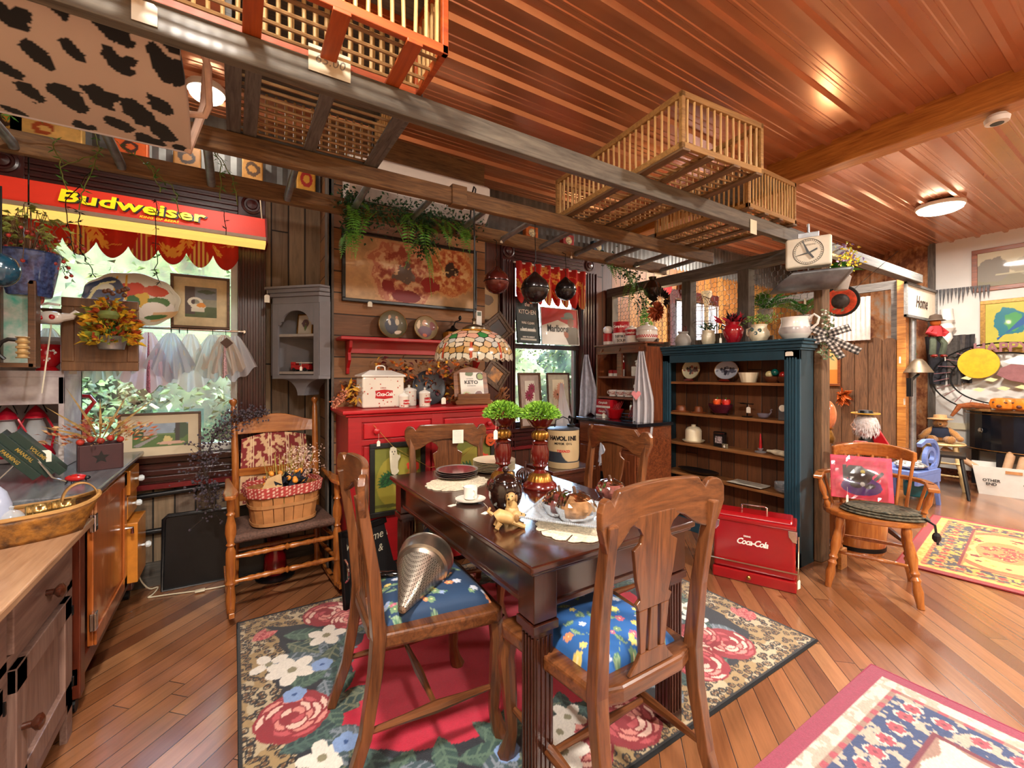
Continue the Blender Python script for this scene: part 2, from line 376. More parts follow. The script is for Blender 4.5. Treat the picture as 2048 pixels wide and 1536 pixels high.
# ---------- setting ----------
XL,XR,YB,YF,ZC = -1.15,7.65,3.47,-2.4,3.0
struct(MB().box(XL-.1,XR+.1,YF-.1,YB+.2,-.1,0).build('floor',m_floor))
b = MB(); b.box(XL-.1,XR+.1,YF-.1,YB+.2,ZC+.03,ZC+.1)
prof = []; y = YF
while y < YB+.1:
    prof += [(y,0),(y+.055,0),(y+.06,-.004),(y+.072,-.004),(y+.077,0),(y+.1,0),(y+.105,-.004),(y+.117,-.004),(y+.122,0),(y+.165,0),(y+.178,-.026),(y+.206,-.026),(y+.219,0)]; y += .2286
vs = [(x,p[0],ZC+p[1]) for x in (XL-.1,XR+.1) for p in prof]; n = len(prof)
b.add(vs,[(i,i+1,n+i+1,n+i) for i in range(n-1)])
struct(b.build('ceiling',m_copper))
# back wall: boxes round the openings
W1 = (-.97,.016); W2 = (2.21,3.05); W3 = (4.55,5.35); ZS,ZH = .80,2.37
def wallx(name,x0,x1,ops,m,z1=2.62,y=YB,zs=0):
    b = MB(); x = x0
    for (a,c,s0,s1) in ops:
        b.box(x,a,y,y+.15,zs,z1); b.box(a,c,y,y+.15,zs,s0); b.box(a,c,y,y+.15,s1,z1); x = c
    b.box(x,x1,y,y+.15,zs,z1); return struct(b.build(name,m))
wallx('wall_back',XL-.1,.53,[(W1[0],W1[1],ZS,ZH)],m_weather)
wallx('wall_back',.53,3.5,[(W2[0],W2[1],ZS,ZH)],m_redsid)
wallx('wall_back',3.5,XR+.1,[(W3[0],W3[1],.9,2.25)],m_orange)
b = MB(); N = int((XR-XL)/.034)
b.grid(N,1,lambda u,v: (XL+(XR-XL)*u,YB-.004+.007*(int(u*N+.5) % 2),2.6+v*.42)); b.box(XL,XR,YB+.02,YB+.15,2.6,3.02)
struct(b.build('wall_back',mat('corrugated grey steel','6e6d6a',.5,.6,.3,5)))
# chimney breast clad in planks
struct(MB().box(.53,1.68,3.05,YB,0,2.66).build('wall_back',m_hplank))
struct(MB().box(.53,1.68,3.06,YB,2.66,3.0).build('wall_back',m_brownb))
b = MB(); b.box(.505,.53,3.03,3.12,0,2.66); b.box(.515,.545,3.03,3.05,0,2.66); struct(b.build('trim_1',m_grayv))
struct(MB().box(XL-.1,XL,YF,YB,0,ZC+.02).build('wall_left',mat('tan plaster','a08c72',.8)))
struct(MB().box(XL-.1,XR+.1,YF-.1,YF,0,ZC+.02).build('wall_front',mat('tan plaster front','a58f72',.8)))
def rusty():
    m,n,b = _new('rusted roofing'); v = _vec(n,(1,1,.6)); f = _noise(n,1.6,6,v,.7,.5); g = _noise(n,22,4,v)
    c = _ramp(n,_math(n,'ADD',_math(n,'MULTIPLY',f,.8),_math(n,'MULTIPLY',g,.2)),[(.36,hx('9b8f80')),(.46,hx('a9754a')),(.54,hx('6b3616')),(.66,hx('43230f'))])
    n.links.new(c,b.inputs['Base Color']); b.inputs['Roughness'].default_value = .7; b.inputs['Metallic'].default_value = .25; _bump(n,b,g,.3); return m
m_rust = rusty()
b = MB(); n_ = 60
b.grid(n_,1,lambda u,v: (XR-.012+.006*(1 if int(u*n_+.5) % 6 else -1),1.86+(YB-1.86)*u,.0+v*3.0)); b.box(XR,XR+.1,1.86,YB,0,3.02); struct(b.build('wall_right',m_rust))
struct(MB().box(XR,XR+.1,YF,1.86,0,3.02).build('wall_right',m_whitewall))
struct(MB().box(XR-.03,XR,1.83,1.9,0,3.0).build('trim_2',m_grayv))
struct(MB().box(XR-.02,XR,YF,1.83,0,.12).build('baseboard_right',m_dkwood))
struct(MB().box(XR-.018,XR,YF,1.83,.62,.7).build('trim_3',m_cream))
m_base = wood('grey baseboard','3a3632','5c554c','x',1,.7,0)
struct(MB().box(XL,.5,YB-.02,YB,0,.145).build('baseboard_back',m_base))
struct(MB().box(1.68,3.4,YB-.02,YB,0,.145).build('baseboard_back',m_base))
# casings
def casing(n,x0,x1,xa,xb,sash,parts_left=True):
    w = .155; y = YB
    root = struct(MB().box(x0-.01,x1+.01,y-.005,y+.15,ZS-.03,ZS).build('window_%d' % n,m_dkwin))
    for s_,(a,c) in (('l',(xa,x0)),('r',(x1,xb))):
        b = MB(); b.box(a,c,y-.03,y,.62,ZH+.16); W_ = c-a
        for k in range(4): b.box(a+W_*(.14+.2*k),a+W_*(.24+.2*k),y-.042,y-.03,.62,ZH)
        b.box(a,a+.012,y-.05,y-.03,.62,ZH); b.box(c-.012,c,y-.05,y-.03,.62,ZH)
        b.build('window_casing',m_maroonv,root,bevel=.003)
    b = MB(); b.box(x0,x1,y-.03,y,ZH,ZH+.16)
    for k in range(4): b.box(x0,x1,y-.042,y-.03,ZH+.02+.034*k,ZH+.036+.034*k)
    b.box(xa-.02,xb+.02,y-.06,y,ZH+.16,ZH+.19); b.build('window_head',m_maroon,root,bevel=.003)
    for c in ((xa+x0)/2,(x1+xb)/2):
        b = MB(MX.Translation((c,y-.03,ZH+.08)) @ MX.Rotation(pi/2,4,'X')); b.lathe([(.062,0),(.062,.012),(.05,.016),(.045,.008),(.034,.008),(.03,.02),(.0,.026)],20)
        b.build('rosette',m_maroonv,root,smooth=True)
    b = MB(); b.box(xa-.04,xb+.04,y-.07,y,ZS-.035,ZS)
    for k in range(3): b.box(xa,xb,y-.03-.008*(k % 2+1),y,ZS-.075-.04*k,ZS-.045-.04*k)
    b.box(xa,xb,y-.03,y,ZS-.17,ZS-.03); b.build('window_sill',m_maroon,root,bevel=.003)
    b = MB(); b.box(xa-.02,xb+.02,y-.045,y,ZS-.2,ZS-.17); b.build('sill_strip',mat('red trim strip','6e1418',.4),root)
    b = MB()
    for (a,c,e,f_) in ((x0,x0+.04,ZS,ZH),(x1-.04,x1,ZS,ZH),(x0,x1,ZS,ZS+.05),(x0,x1,ZH-.04,ZH)): b.box(a,c,y+.03,y+.07,e,f_)
    if sash: b.box(x0,x1,y+.02,y+.07,1.555,1.6)
    b.build('sash',m_white if n == 1 else m_dkwin,root,bevel=.003)
    MB().box(x0+.03,x1-.03,y+.048,y+.052,ZS+.03,ZH-.03).build('pane',m_glass,root)
casing(1,W1[0],W1[1],-1.13,.177,False)
casing(2,W2[0],W2[1],2.07,3.24,True)
b = MB()
for (a,c,e,f_) in ((W3[0]-.1,W3[0],.8,2.35),(W3[1],W3[1]+.1,.8,2.35),(W3[0],W3[1],.8,.9),(W3[0],W3[1],2.25,2.35),(W3[0],W3[1],1.55,1.6)): b.box(a,c,YB-.03,YB,e,f_)
o = struct(b.build('window_3',m_maroonv)); MB().box(W3[0],W3[1],YB+.05,YB+.054,.9,2.25).build('pane',m_glass,o)
# timber on the ceiling
struct(MB().box(3.65,3.8,YF,YB-.05,2.815,ZC+.01).build('trim_4',m_log,bevel=.008))
# open partition between the rooms (X = 3.42)
XP = 3.46
struct(MB().box(XP-.045,XP+.045,1.40,YB-.01,2.14,2.23).build('trim_5',m_grayy,bevel=.004))
for y in (3.42,2.47,1.95):
    struct(MB().box(XP-.045,XP+.045,y-.045,y+.045,0,2.14).build('trim_5',m_grayv,bevel=.004))
struct(MB().box(3.43,3.55,1.4,1.455,0,2.23).build('trim_5',wood('rough brown post','43301f','7a5a3c','z',1.2,.8,0,.5),bevel=.006))
b = MB()
y = 1.47
while y < 3.38: b.box(XP-.012,XP+.012,y,y+.128,0,1.62+.05*sin(y*7)); y += .134
struct(b.build('wall_partition',wood('grey board partition','3d332b','6d5c4c','z',1.2,.8,0,.4),bevel=.003))
# beam toward the fence, fence wall
struct(MB().box(XP,6.5,1.66,1.75,2.33,2.42).build('trim_6',m_grayw,bevel=.004))
struct(MB().box(6.4,6.5,1.78,1.86,0,2.42).build('trim_6',m_log,bevel=.004))
struct(MB(MX.Translation((6.53,1.76,0))).tube([(0,0,0),(0,0,2.4)],.035,12).build('trim_6',m_galv,smooth=True))
m_fence = wood('brown fence boards','4a301c','80593a','z',1.3,.8,0,.4)
b = MB(); y = 1.87; k = 0
while y < 3.4:
    w_ = .135; h = 1.73+.015*((k*7) % 3)
    b.prism([(y,0),(y+w_-.006,0),(y+w_-.006,h-.03),(y+w_-.03,h-.012),(y+w_*.65,h),(y+w_*.35,h),(y+.024,h-.012),(y,h-.03)],6.42,6.445,'yz'); y += w_; k += 1
b.box(6.445,6.48,1.86,3.4,1.35,1.44); b.box(6.445,6.48,1.86,3.4,.35,.44)
struct(b.build('wall_fence',m_fence,bevel=.003))
b = MB(); b.box(6.46,6.5,1.86,3.45,2.3,2.4); b.box(6.46,6.5,1.86,1.93,1.7,2.3); struct(b.build('trim_7',m_grayy))
# chicken wire stretched between the posts
def wire(name,p0,u,v,W,H,s=.045,r=.0011,m=m_galvd):
    b = MB(); p0,u,v = V(p0),V(u),V(v); nx = int(W/s); ny = int(H/(s*.9))
    for j in range(ny):
        for i in range(nx):
            ox = i*s+(s/2 if j % 2 else 0); oy = j*s*.9; q = lambda a,c: p0+u*min(max(ox+a,0),W)+v*min(oy+c,H)
            A,B_,C_,D = q(0,.3*s),q(s/2,0),q(s,.3*s),q(0,.9*s)
            for (e,f_) in ((A,B_),(B_,C_),(A,D)):
                if (e-f_).length > .003: b.bar(e,f_,r*2)
    return struct(b.build(name,m))
wire('trim_8',(XP+.02,1.47,1.6),(0,1,0),(0,0,1),1.9,.55)
# ---------- outside ----------
struct(MB().box(-16,24,YB+.2,30,-1.2,-1.0).build('ground',mat('sunlit grass','3a4a26',.9,0,.25,1.5)))
struct(MB().box(2,9,7,11,-.99,-.97).build('trim_9',mat('pale driveway','6a665e',.9)))
lm = [mat('tree leaves green','3c5428',.7,0,.35,4),mat('tree leaves mid','223416',.7,0,.35,4),mat('tree leaves pale','5c6e42',.7,0,.25,4)]  # three leaf greens mixed at random through each crown
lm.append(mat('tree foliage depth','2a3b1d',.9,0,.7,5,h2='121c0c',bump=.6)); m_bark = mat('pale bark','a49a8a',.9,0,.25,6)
def tree(x,y,h,rad,label,n=1500,ls=.3):
    t = thing('tree',label,'tree',(x,y,-1.0),group='trees outside the windows'); b = MB()
    for i in range(n):
        a = random.uniform(0,2*pi); z = random.uniform(.12,1); rr = rad*math.sqrt(random.random())*(1.15-.7*abs(z-.45)); p = (rr*cos(a),rr*sin(a),z*h)
        b.k = random.choice((0,0,1,1,2)); b.leaf(p,(random.uniform(-1,1),random.uniform(-1,1),random.uniform(-.8,.5)),ls*random.uniform(.6,1.3),ls*.6)
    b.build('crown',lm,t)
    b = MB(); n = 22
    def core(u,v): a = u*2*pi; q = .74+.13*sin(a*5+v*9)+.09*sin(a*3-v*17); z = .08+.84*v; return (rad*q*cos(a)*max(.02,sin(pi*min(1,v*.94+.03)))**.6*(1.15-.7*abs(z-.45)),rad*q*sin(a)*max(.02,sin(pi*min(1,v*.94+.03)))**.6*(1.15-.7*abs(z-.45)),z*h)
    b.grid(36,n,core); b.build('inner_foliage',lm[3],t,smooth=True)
    b = MB(); b.tube([(0,0,0),(.1,0,h*.35),(.05,.1,h*.8)],[.16,.12,.04],8)
    for k in range(5): a = k*1.3; b.tube([(.08,0,h*(.3+.08*k)),(cos(a)*rad*.6,sin(a)*rad*.6,h*(.5+.09*k))],[.06,.015],6)
    b.build('trunk',m_bark,t,smooth=True)
tree(-2.6,7.4,5.5,1.9,'leafy tree outside the left window, behind the framed wicker chair print',5200,.11)
tree(-.9,8.2,6.0,2.0,'leafy tree outside the left window, seen between platter and curtain',5200,.11)
tree(-3.8,10.5,7,2.6,'tall tree outside, farthest back behind the left window',2600,.2)
tree(1.2,11.0,6.5,2.5,'spreading tree outside at the right edge of the left window',2600,.2)
tree(-.2,6.2,2.6,1.2,'low bush outside under the left window beside the rocking chair',3600,.09)
tree(-1.8,5.8,2.4,1.1,'low bush outside under the left window behind the star box',3600,.09)
tree(8.0,14.5,4.6,2.2,'distant tree seen through the lower sash of the second window',2200,.2)
tree(11.6,13.8,4.2,1.8,'distant autumn-touched tree at the right edge of the second window',1800,.2)
# ---------- ceiling fixtures and added fill lights ----------
m_lamp = mat('lit opal diffuser','fff2d8',.5,0,0,emit=9)
def fixture(x,y,label,r=.17):
    t = thing('ceiling_or_fill_light',label,'ceiling light',(x,y,ZC-.022),group=None)
    MB().lathe([(r+.012,0),(r+.015,-.02),(r+.008,-.035),(r-.01,-.035)],32).build('rim',m_white,t,smooth=True)
    MB().lathe([(r,-.03),(r*.97,-.055),(r*.8,-.07),(0,-.078)],32).build('diffuser',m_lamp,t,smooth=True); return t
fixture(5.86,1.37,'glowing round flush ceiling light on the copper ceiling beyond the amber beam')
fixture(-.14,3.1,'small round white ceiling disc beside the ironing board legs',.085)
for (x,y,p),l in zip((FIX_AND_FILL[1],FIX_AND_FILL[2],FIX_AND_FILL[3],FIX_AND_FILL[5]),('added unseen fill light nearest the left counters','added unseen fill light above the front rug','added unseen fill light over the gold rug','added unseen fill light behind the camera at the left')): fixture(x,y,l)  # out-of-view lamps added as fill, shaped like the visible fixture
def Wd(loc): return MX.Translation(-V(loc))
def tagcard(label,p,d=.05,q=None,w=.032,h=.045,faceY=True,nrm=None,str_=True):
    # paper price tag hanging from point p on a loop of string
    t = thing('price_tag',label,'tag',p,rz=(0 if nrm is None else nrm))
    b = MB(); b.prism([(-w/2,-d-h),(w/2,-d-h),(w/2,-d-.008),(w/2-.008,-d),(-w/2+.008,-d),(-w/2,-d-.008)],-.0006,.0006,'xz'); b.build('card',m_tag,t)
    if str_: MB().tube([(0,0,0),(.002,0,-d*.5),(0,0,-d-.004)],.0007,5).build('string',m_string,t)
    return t
# ---------- rugs ----------
m_rug = vcol('rug pile',.95,.25,.6,bs=420)
def cells(c,s):
    d = np.full(c.U.shape,9.); T = np.random.RandomState(2).rand(128,128,2); gx = np.floor(c.U/s).astype(int); gy = np.floor(c.V/s).astype(int)
    for i in (-1,0,1):
        for j in (-1,0,1): q = T[(gx+i) % 128,(gy+j) % 128]; d = np.minimum(d,np.hypot(c.U/s-gx-i-q[...,0],c.V/s-gy-j-q[...,1]))
    return d
def leopard(c,m):
    n1 = cells(c,.034); n2 = vnoise(c.U,c.V,12,4,2); c.put(m,'a0855a'); c.put(m & (n2 > .55),'b8a686'); c.put(m & (n1 > .24) & (n1 < .43+.16*(n2-.5)),'14141a'); c.put(m & (n1 < .2),'6a4a2c')
X0,Y0,RW,RH = .01,1.0,2.38,1.68
c = Cv(RW,RH,476,336,'131a26'); U,Vv = c.U,c.V
wob = vnoise(U,Vv,3.2,9,3); de = np.minimum(np.minimum(U,RW-U),np.minimum(Vv,RH-Vv))
leopard(c,de < .10+.26*(wob-.28)); 
red = np.array(((U-RW/2)/.83,(Vv-RH/2)/.5)); inn = (np.abs(red[0])**3.2+np.abs(red[1])**3.2)**(1/3.2)+.28*(vnoise(U,Vv,6,5,2)-.5)
c.put(inn < 1,'be0634')
rr = random.Random(3)
G = [('2c4a44','5f7a66'),('24403f','7f8468'),('1f3a3c','4b6a62'),('3a5058','8a94a0')]
def spray(x,y,a0,n=7,L=.2):
    for k in range(n): q = rr.choice(G); c.leaf(x+rr.uniform(-.03,.03),y+rr.uniform(-.03,.03),L*rr.uniform(.7,1.15),.09*rr.uniform(.7,1.2),a0+(k-n/2)*.8,q[0],q[1])
for k in range(26):
    s_ = k/26; a = 2*pi*s_; x = RW/2+(RW/2-.3)*max(-1,min(1,1.25*cos(a))); y = RH/2+(RH/2-.27)*max(-1,min(1,1.3*sin(a))); spray(x,y,rr.uniform(0,6),6,.19)
def uv(px,py): p = at(px,py,Z=0); return p.x-X0,p.y-Y0
RC = ['8e1f2c','c05058','d98a80','e8c0b0']
for (px,py,r) in ((586,1437,.13),(655,1231,.12),(700,1240,.1),(1454,1291,.12),(1398,1275,.1),(1251,1445,.13)): c.rose(*uv(px,py),r,RC,px)
for (x,y) in ((1.0,.16),(1.75,.2),(1.2,1.5),(1.75,1.48),(.35,.3),(2.15,1.3)): c.rose(x,y,.12,RC,int(x*100))
for (px,py,r,n) in ((653,1275,.09,5),(584,1345,.1,5),(538,1334,.08,4),(644,1523,.08,5),(1127,1509,.09,5),(1135,1440,.07,5),(1120,1470,.07,5),(1372,1221,.08,5),(1390,1245,.07,5),(1360,1290,.06,5)): c.petals(*uv(px,py),r,n,'e4ddd2','8a8468',px*.1,.46)
for (px,py) in ((589,1395),(644,1334),(692,1490),(1015,1510)): c.petals(*uv(px,py),.045,5,'7f9ccc','2b4f8a',0,.7)
for (px,py) in ((527,1281),(1490,1233),(1505,1240)): x,y = uv(px,py); c.leaf(x-.05,y,.12,.06,.3,'b8444c','d88a80'); c.leaf(x-.04,y,.1,.05,1.0,'a03440','d88a80')
c.put(de < .014,'0c0c10'); c.C *= (.92+.16*NP.rand(*U.shape)[...,None])
rug = thing('area_rug','floral rug with leopard-spot border and crimson centre under the dining table','rug',(X0,Y0,0))
c.mesh('rug_top',m_rug,rug,lambda u,v: (u,v,.012+0*u))
b = MB(); b.tube([(0,0,.006),(RW,0,.006),(RW,RH,.006),(0,RH,.006)],.0075,6,True); b.build('binding',mat('black rug binding','0d0d10',.9),rug,smooth=True)
def oriental(name,label,loc,rz,W,H,cols,nx,ny,seed):
    ed,bd1,bd2,gr,f1,f2,f3 = cols; c = Cv(W,H,nx,ny,gr); r = random.Random(seed); U,Vv = c.U,c.V; de = np.minimum(np.minimum(U,W-U),np.minimum(Vv,H-Vv))
    mx = W/2; my = H/2
    c.ell(mx,my,W*.33,H*.33,f1,wob=.2,seed=seed,a=.8); c.ell(mx,my,W*.29,H*.29,gr,wob=.2,seed=seed); c.ell(mx,my,W*.16,H*.16,bd2,wob=.25,seed=seed+1)
    for k in range(60):
        a = r.uniform(0,2*pi); q = r.choice((.2,.24,.36,.39)); c.petals(mx+cos(a)*W*q,my+sin(a)*H*q,r.uniform(.015,.035),5,r.choice((f1,f2,f3)),f2,a)
    for k in range(10): c.rose(mx+r.uniform(-.1,.1)*W,my+r.uniform(-.1,.1)*H,.045,[f1,f2,gr],k)
    sc = (np.sin((U+Vv)*38)*.5+np.sin((U-Vv)*31)*.5)*.012
    c.put(de < .30+sc,bd2); c.put(de < .285,f2); c.put(de < .27,bd1); c.put((de < .27) & (vnoise(U,Vv,34,seed,3) > .56),f3)
    L = 2*(W+H); k = 0
    for i in range(int(L/.095)):
        s_ = i*.095; off = .19
        if s_ < W: x,y = s_,off
        elif s_ < W+H: x,y = W-off,s_-W
        elif s_ < 2*W+H: x,y = s_-W-H,H-off
        else: x,y = off,s_-2*W-H
        x = min(max(x,off),W-off); y = min(max(y,off),H-off); c.ell(x,y,.036,.026,gr,i); c.petals(x,y,.028,6,f1,f2,i)
    c.put((de < .13),bd2); c.put((de < .13) & (np.sin(U*90)*np.sin(Vv*90) > .1),f1); c.put((de < .11),gr); c.put((de < .11) & (vnoise(U,Vv,40,seed+2,2) > .52),f3); c.put(de < .06,ed)
    c.C *= (.88+.24*NP.rand(*U.shape)[...,None])
    t = thing('area_rug',label,'rug',loc,rz); c.mesh('rug_top',m_rug,t,lambda u,v: (u-W,v-H,.011+0*u))
    MB().tube([(-W,-H,.006),(0,-H,.006),(0,0,.006),(-W,0,.006)],.007,6,True).build('binding',mat(label[:9]+' binding',ed,.9),t,smooth=True); return t
oriental('r2','cream and rose oriental rug with a pink edge in the front right corner',(2.395,.785,0),0,1.5,2.2,('8a3048','2e3f66','8d6f62','c2b8aa','9a4450','6a2c3a','a89a8a'),300,440,4)
oriental('r3','golden oriental rug with red edge on the floor beyond the captain chair',(5.45,1.32,0),R(7),1.62,.95,('8a1a1c','3d3a3c','c07a3a','e0b45a','b0301e','7a2018','d89a3c'),300,180,5)
# ---------- dining table ----------
TX0,TX1,TY0,TY1,TZ = .70,1.44,1.0,2.33,.76
t = thing('dining_table','dark cherry rectangular dining table with fluted square legs on the floral rug','table',(1.07,1.66,.012)); M = Wd((1.07,1.66,.012))
m_tab = wood('cherry table top','1e0c08','43190f','y',.7,.2,1.0,.03); m_tabz = wood('cherry table leg','1e0c08','3f1a10','z',1,.25,.5)
b = MB(M); b.box(TX0,TX1,TY0,TY1,TZ-.022,TZ); b.box(TX0+.01,TX1-.01,TY0+.01,TY1-.01,TZ-.034,TZ-.022); b.build('tabletop',m_tab,t,bevel=.006,seg=3)
b = MB(M)
for (x0,x1,y0,y1) in ((TX0+.04,TX0+.06,TY0+.05,TY1-.05),(TX1-.06,TX1-.04,TY0+.05,TY1-.05),(TX0+.05,TX1-.05,TY0+.04,TY0+.06),(TX0+.05,TX1-.05,TY1-.06,TY1-.04)): b.box(x0,x1,y0,y1,TZ-.135,TZ-.034); b.box(x0-.008,x1+.008,y0-.008,y1+.008,TZ-.15,TZ-.133)
b.build('apron',m_tab,t,bevel=.003)
for (x,y) in ((TX0+.068,TY0+.068),(TX1-.068,TY0+.068),(TX0+.068,TY1-.068),(TX1-.068,TY1-.068)):
    b = MB(M @ MX.Translation((x,y,0))); b.box(-.042,.042,-.042,.042,.58,TZ-.034); b.box(-.046,.046,-.046,.046,.55,.575); b.box(-.034,.034,-.034,.034,.012,.56)
    for k in (-.024,-.008,.008,.024):
        for s_ in (-1,1): b.box(k-.004,k+.004,s_*.034-.004,s_*.034+.004,.06,.53); b.box(s_*.034-.004,s_*.034+.004,k-.004,k+.004,.06,.53)
    b.build('leg',m_tabz,t,bevel=.002)
# ---------- T-back dining chairs ----------
m_fab = vcol('printed seat fabric',.7,.1)
def floral_cushion(parent,base,seed,w=.37,d=.36,z=.455,h=.05,red=False):
    c = Cv(w,d,90,90,base); r = random.Random(seed); c.noise(.12,8,seed)
    if not red:
        for k in range(64):
            x,y = r.uniform(0,w),r.uniform(0,d); q = r.choice(('c9cfe0','b8607a','d88a5a','6f8f6a','d9c46a','8fa4cc'))
            if k % 3: c.petals(x,y,r.uniform(.008,.019),6,q,'e8d8a0',r.random()*6,.5)
            else: c.leaf(x,y,.04,.018,r.random()*6,'4f7a62','9ab08a'); c.line([(x,y),(x+r.uniform(-.04,.04),y+r.uniform(-.04,.04))],.002,'7f9a7a')
    def pos(u,v):
        a = u/w*2-1; e = v/d*2-1; f = (1-np.abs(a)**5)*(1-np.abs(e)**5); wd = .5*w*(1-.07*(e+1)); return a*wd,e*d/2-.01,z+h*f**.5
    c.mesh('cushion',m_fab,parent,pos)
def crest_pts(n=40):
    P = []
    for i in range(n+1):
        x = -1+2*i/n; ax = abs(x)
        zt = .965+.008*(1-ax*ax) if ax < .66 else (.965-.03*(ax-.66)/.1 if ax < .76 else .935+.028*math.sqrt(max(0,1-((ax-.88)/.12)**2)) if ax > .76 else .935)
        zb = .885-.02*(ax/.45)**2 if ax < .45 else (.865-.045*sin((ax-.45)/.4*pi/2) if ax < .85 else .82+.075*((ax-.85)/.15)**1.6)
        P.append((x*.245,zt,zb,.215-.045*(1-x*x)+.05))
    return P
def tchair(label,loc,rz,seatcol,seed,red=False,group='T-back oak dining chairs around the table'):
    t = thing('dining_chair',label,'chair',loc,rz,group)
    P = crest_pts(); b = MB(); vs = []
    for (x,zt,zb,y) in P: vs += [(x,y-.011,zb),(x,y-.011,zt),(x,y+.011,zt),(x,y+.011,zb)]
    n = len(P); b.add(vs,[(i*4+k,i*4+(k+1) % 4,i*4+4+(k+1) % 4,i*4+4+k) for i in range(n-1) for k in range(4)]+[(3,2,1,0),((n-1)*4,(n-1)*4+1,(n-1)*4+2,(n-1)*4+3)])
    b.build('crest_rail',m_oakx,t,bevel=.004)
    # splat: T outline with notched waist and two slots
    b = MB(MX.Translation((0,.205,.46)) @ MX.Rotation(R(-2.5),4,'X'))
    lo = [(-.085,0),(-.06,.02),(-.058,.05)]; b.prism([(-.09,0),(.09,0),(.062,.03),(.05,.05),(-.05,.05),(-.062,.03)],0,.012)
    for (a,c_,e,f_) in ((-.05,-.03,-.062,-.027),(-.019,.019,-.014,.014),(.03,.05,.027,.062)): b.prism([(a,.05),(c_,.05),(f_,.17),(e,.17)],0,.012)
    b.prism([(-.062,.17),(.062,.17),(.072,.19),(.058,.2),(.075,.26),(.088,.34),(.062,.355),(.055,.375),(.068,.395),(.095,.41),(.12,.43),(-.12,.43),(-.095,.41),(-.068,.395),(-.055,.375),(-.062,.355),(-.088,.34),(-.075,.26),(-.058,.2),(-.072,.19)],0,.012)
    b.build('splat',m_oakz,t,bevel=.002)
    b = MB(); sh = [(-.225,-.215),(.225,-.215),(.24,-.19),(.2,.2),(.12,.225),(-.12,.225),(-.2,.2),(-.24,-.19)]
    b.prism(sh,.405,.455,'xy'); b.build('seat_frame',m_oakx,t,bevel=.012,seg=3)
    floral_cushion(t,seatcol,seed,red=red)
    for s_ in (-1,1):
        MB().tube([(s_*.205,.30,0),(s_*.2,.245,.16),(s_*.195,.215,.34),(s_*.195,.205,.45),(s_*.2,.222,.65),(s_*.205,.262,.9)],[.022,.025,.028,.03,.026,.022],4,sq=True).build('rear_leg',m_oakz,t,bevel=.004)
        MB().tube([(s_*.2,-.2,.41),(s_*.212,-.205,.34),(s_*.205,-.195,.2),(s_*.2,-.19,.09),(s_*.205,-.2,.04),(s_*.208,-.215,.0)],[.03,.032,.024,.019,.024,.03],8).build('front_leg',m_oakz,t,smooth=True)
        MB().tube([(s_*.2,-.19,.17),(s_*.199,-.08,.17),(s_*.198,.02,.17),(s_*.2,.12,.17),(s_*.2,.24,.17)],[.009,.013,.019,.013,.009],8).build('side_stretcher',m_oaky,t,smooth=True)
    MB().tube([(-.2,.02,.17),(-.1,.02,.17),(0,.02,.17),(.1,.02,.17),(.2,.02,.17)],[.009,.011,.016,.011,.009],8).build('cross_stretcher',m_oakx,t,smooth=True)
    t.scale = (1.02,1.02,1.02); return t
RZ = .013
chA = tchair('oak T-back chair carrying the steel cone strainer, left of the table',(.605,1.575,RZ),R(86),'1d3a5c',1)
chB = tchair('oak T-back chair nearest the camera with bright blue flowered seat, its back turned',(.99,1.045,RZ),R(180),'1f5a9c',2)
chC = tchair('oak T-back chair with a handwritten note taped on, by the red sideboard',(1.03,2.215,RZ),R(-14),'24508a',3)
chD = tchair('oak T-back chair with red seat at the far right side of the table',(1.6,1.81,RZ),R(-91),'8c1820',4,red=True)
# ---------- red cabinet ----------
RX0,RX1,RY,RZT = .56,1.66,2.68,1.09
m_redp = wood('distressed red paint','8e0f15','a5141a','x',.6,.42,.15,.05); m_rededge = mat('worn red edge','5a1a16',.6,0,.3,30)
def wornred(name):
    m,n,b = _new(name); v = _vec(n); f = _noise(n,3.2,7,v,.75); c = _ramp(n,f,[(.67,hx('ae141c')),(.72,hx('3a1d16'))]); n.links.new(c,b.inputs['Base Color']); b.inputs['Roughness'].default_value = .38
    b.inputs['Coat Weight'].default_value = .2; return m
m_wr = wornred('worn red paint')
loc = (1.11,2.86,0); t = thing('sideboard','bright red distressed sideboard with two drawers and two doors against the plank wall','cabinet',loc); M = Wd(loc)
b = MB(M); b.box(RX0-.035,RX1+.035,RY-.03,3.045,RZT-.022,RZT); b.box(RX0-.015,RX1+.015,RY-.012,3.045,RZT-.04,RZT-.022); b.build('top',m_wr,t,bevel=.006)
b = MB(M); b.box(RX0,RX1,RY+.01,3.045,.08,RZT-.04)
for x in (RX0,1.08,RX1-.08): b.box(x+.001,x+.079,RY-.0015,RY+.02,0,RZT-.04)
b.box(RX0,RX1,RY,RY+.02,RZT-.075,RZT-.04); b.box(RX0,RX1,RY,RY+.02,.875,.91); b.box(RX0,RX1,RY,RY+.02,.08,.14); b.build('body',m_redp,t,bevel=.003)
for (x0,x1) in ((.65,1.07),(1.17,1.57)):
    b = MB(M); b.box(x0,x1,RY-.008,RY+.012,.915,1.01); d = b.build('drawer',m_wr,t,bevel=.005)
    for x in (x0+.07,x1-.07): b = MB(M @ MX.Translation((x,RY-.008,.962)) @ MX.Rotation(pi/2,4,'X')); b.lathe([(.008,0),(.008,.01),(.018,.016),(.019,.024),(.012,.03),(0,.031)],16); b.build('knob',m_wr,d,smooth=True)
    b = MB(M); b.box(x0,x1,RY-.006,RY+.012,.15,.87); b.box(x0+.06,x1-.06,RY-.001,RY+.014,.21,.81); b.build('door',m_redp,t,bevel=.004)
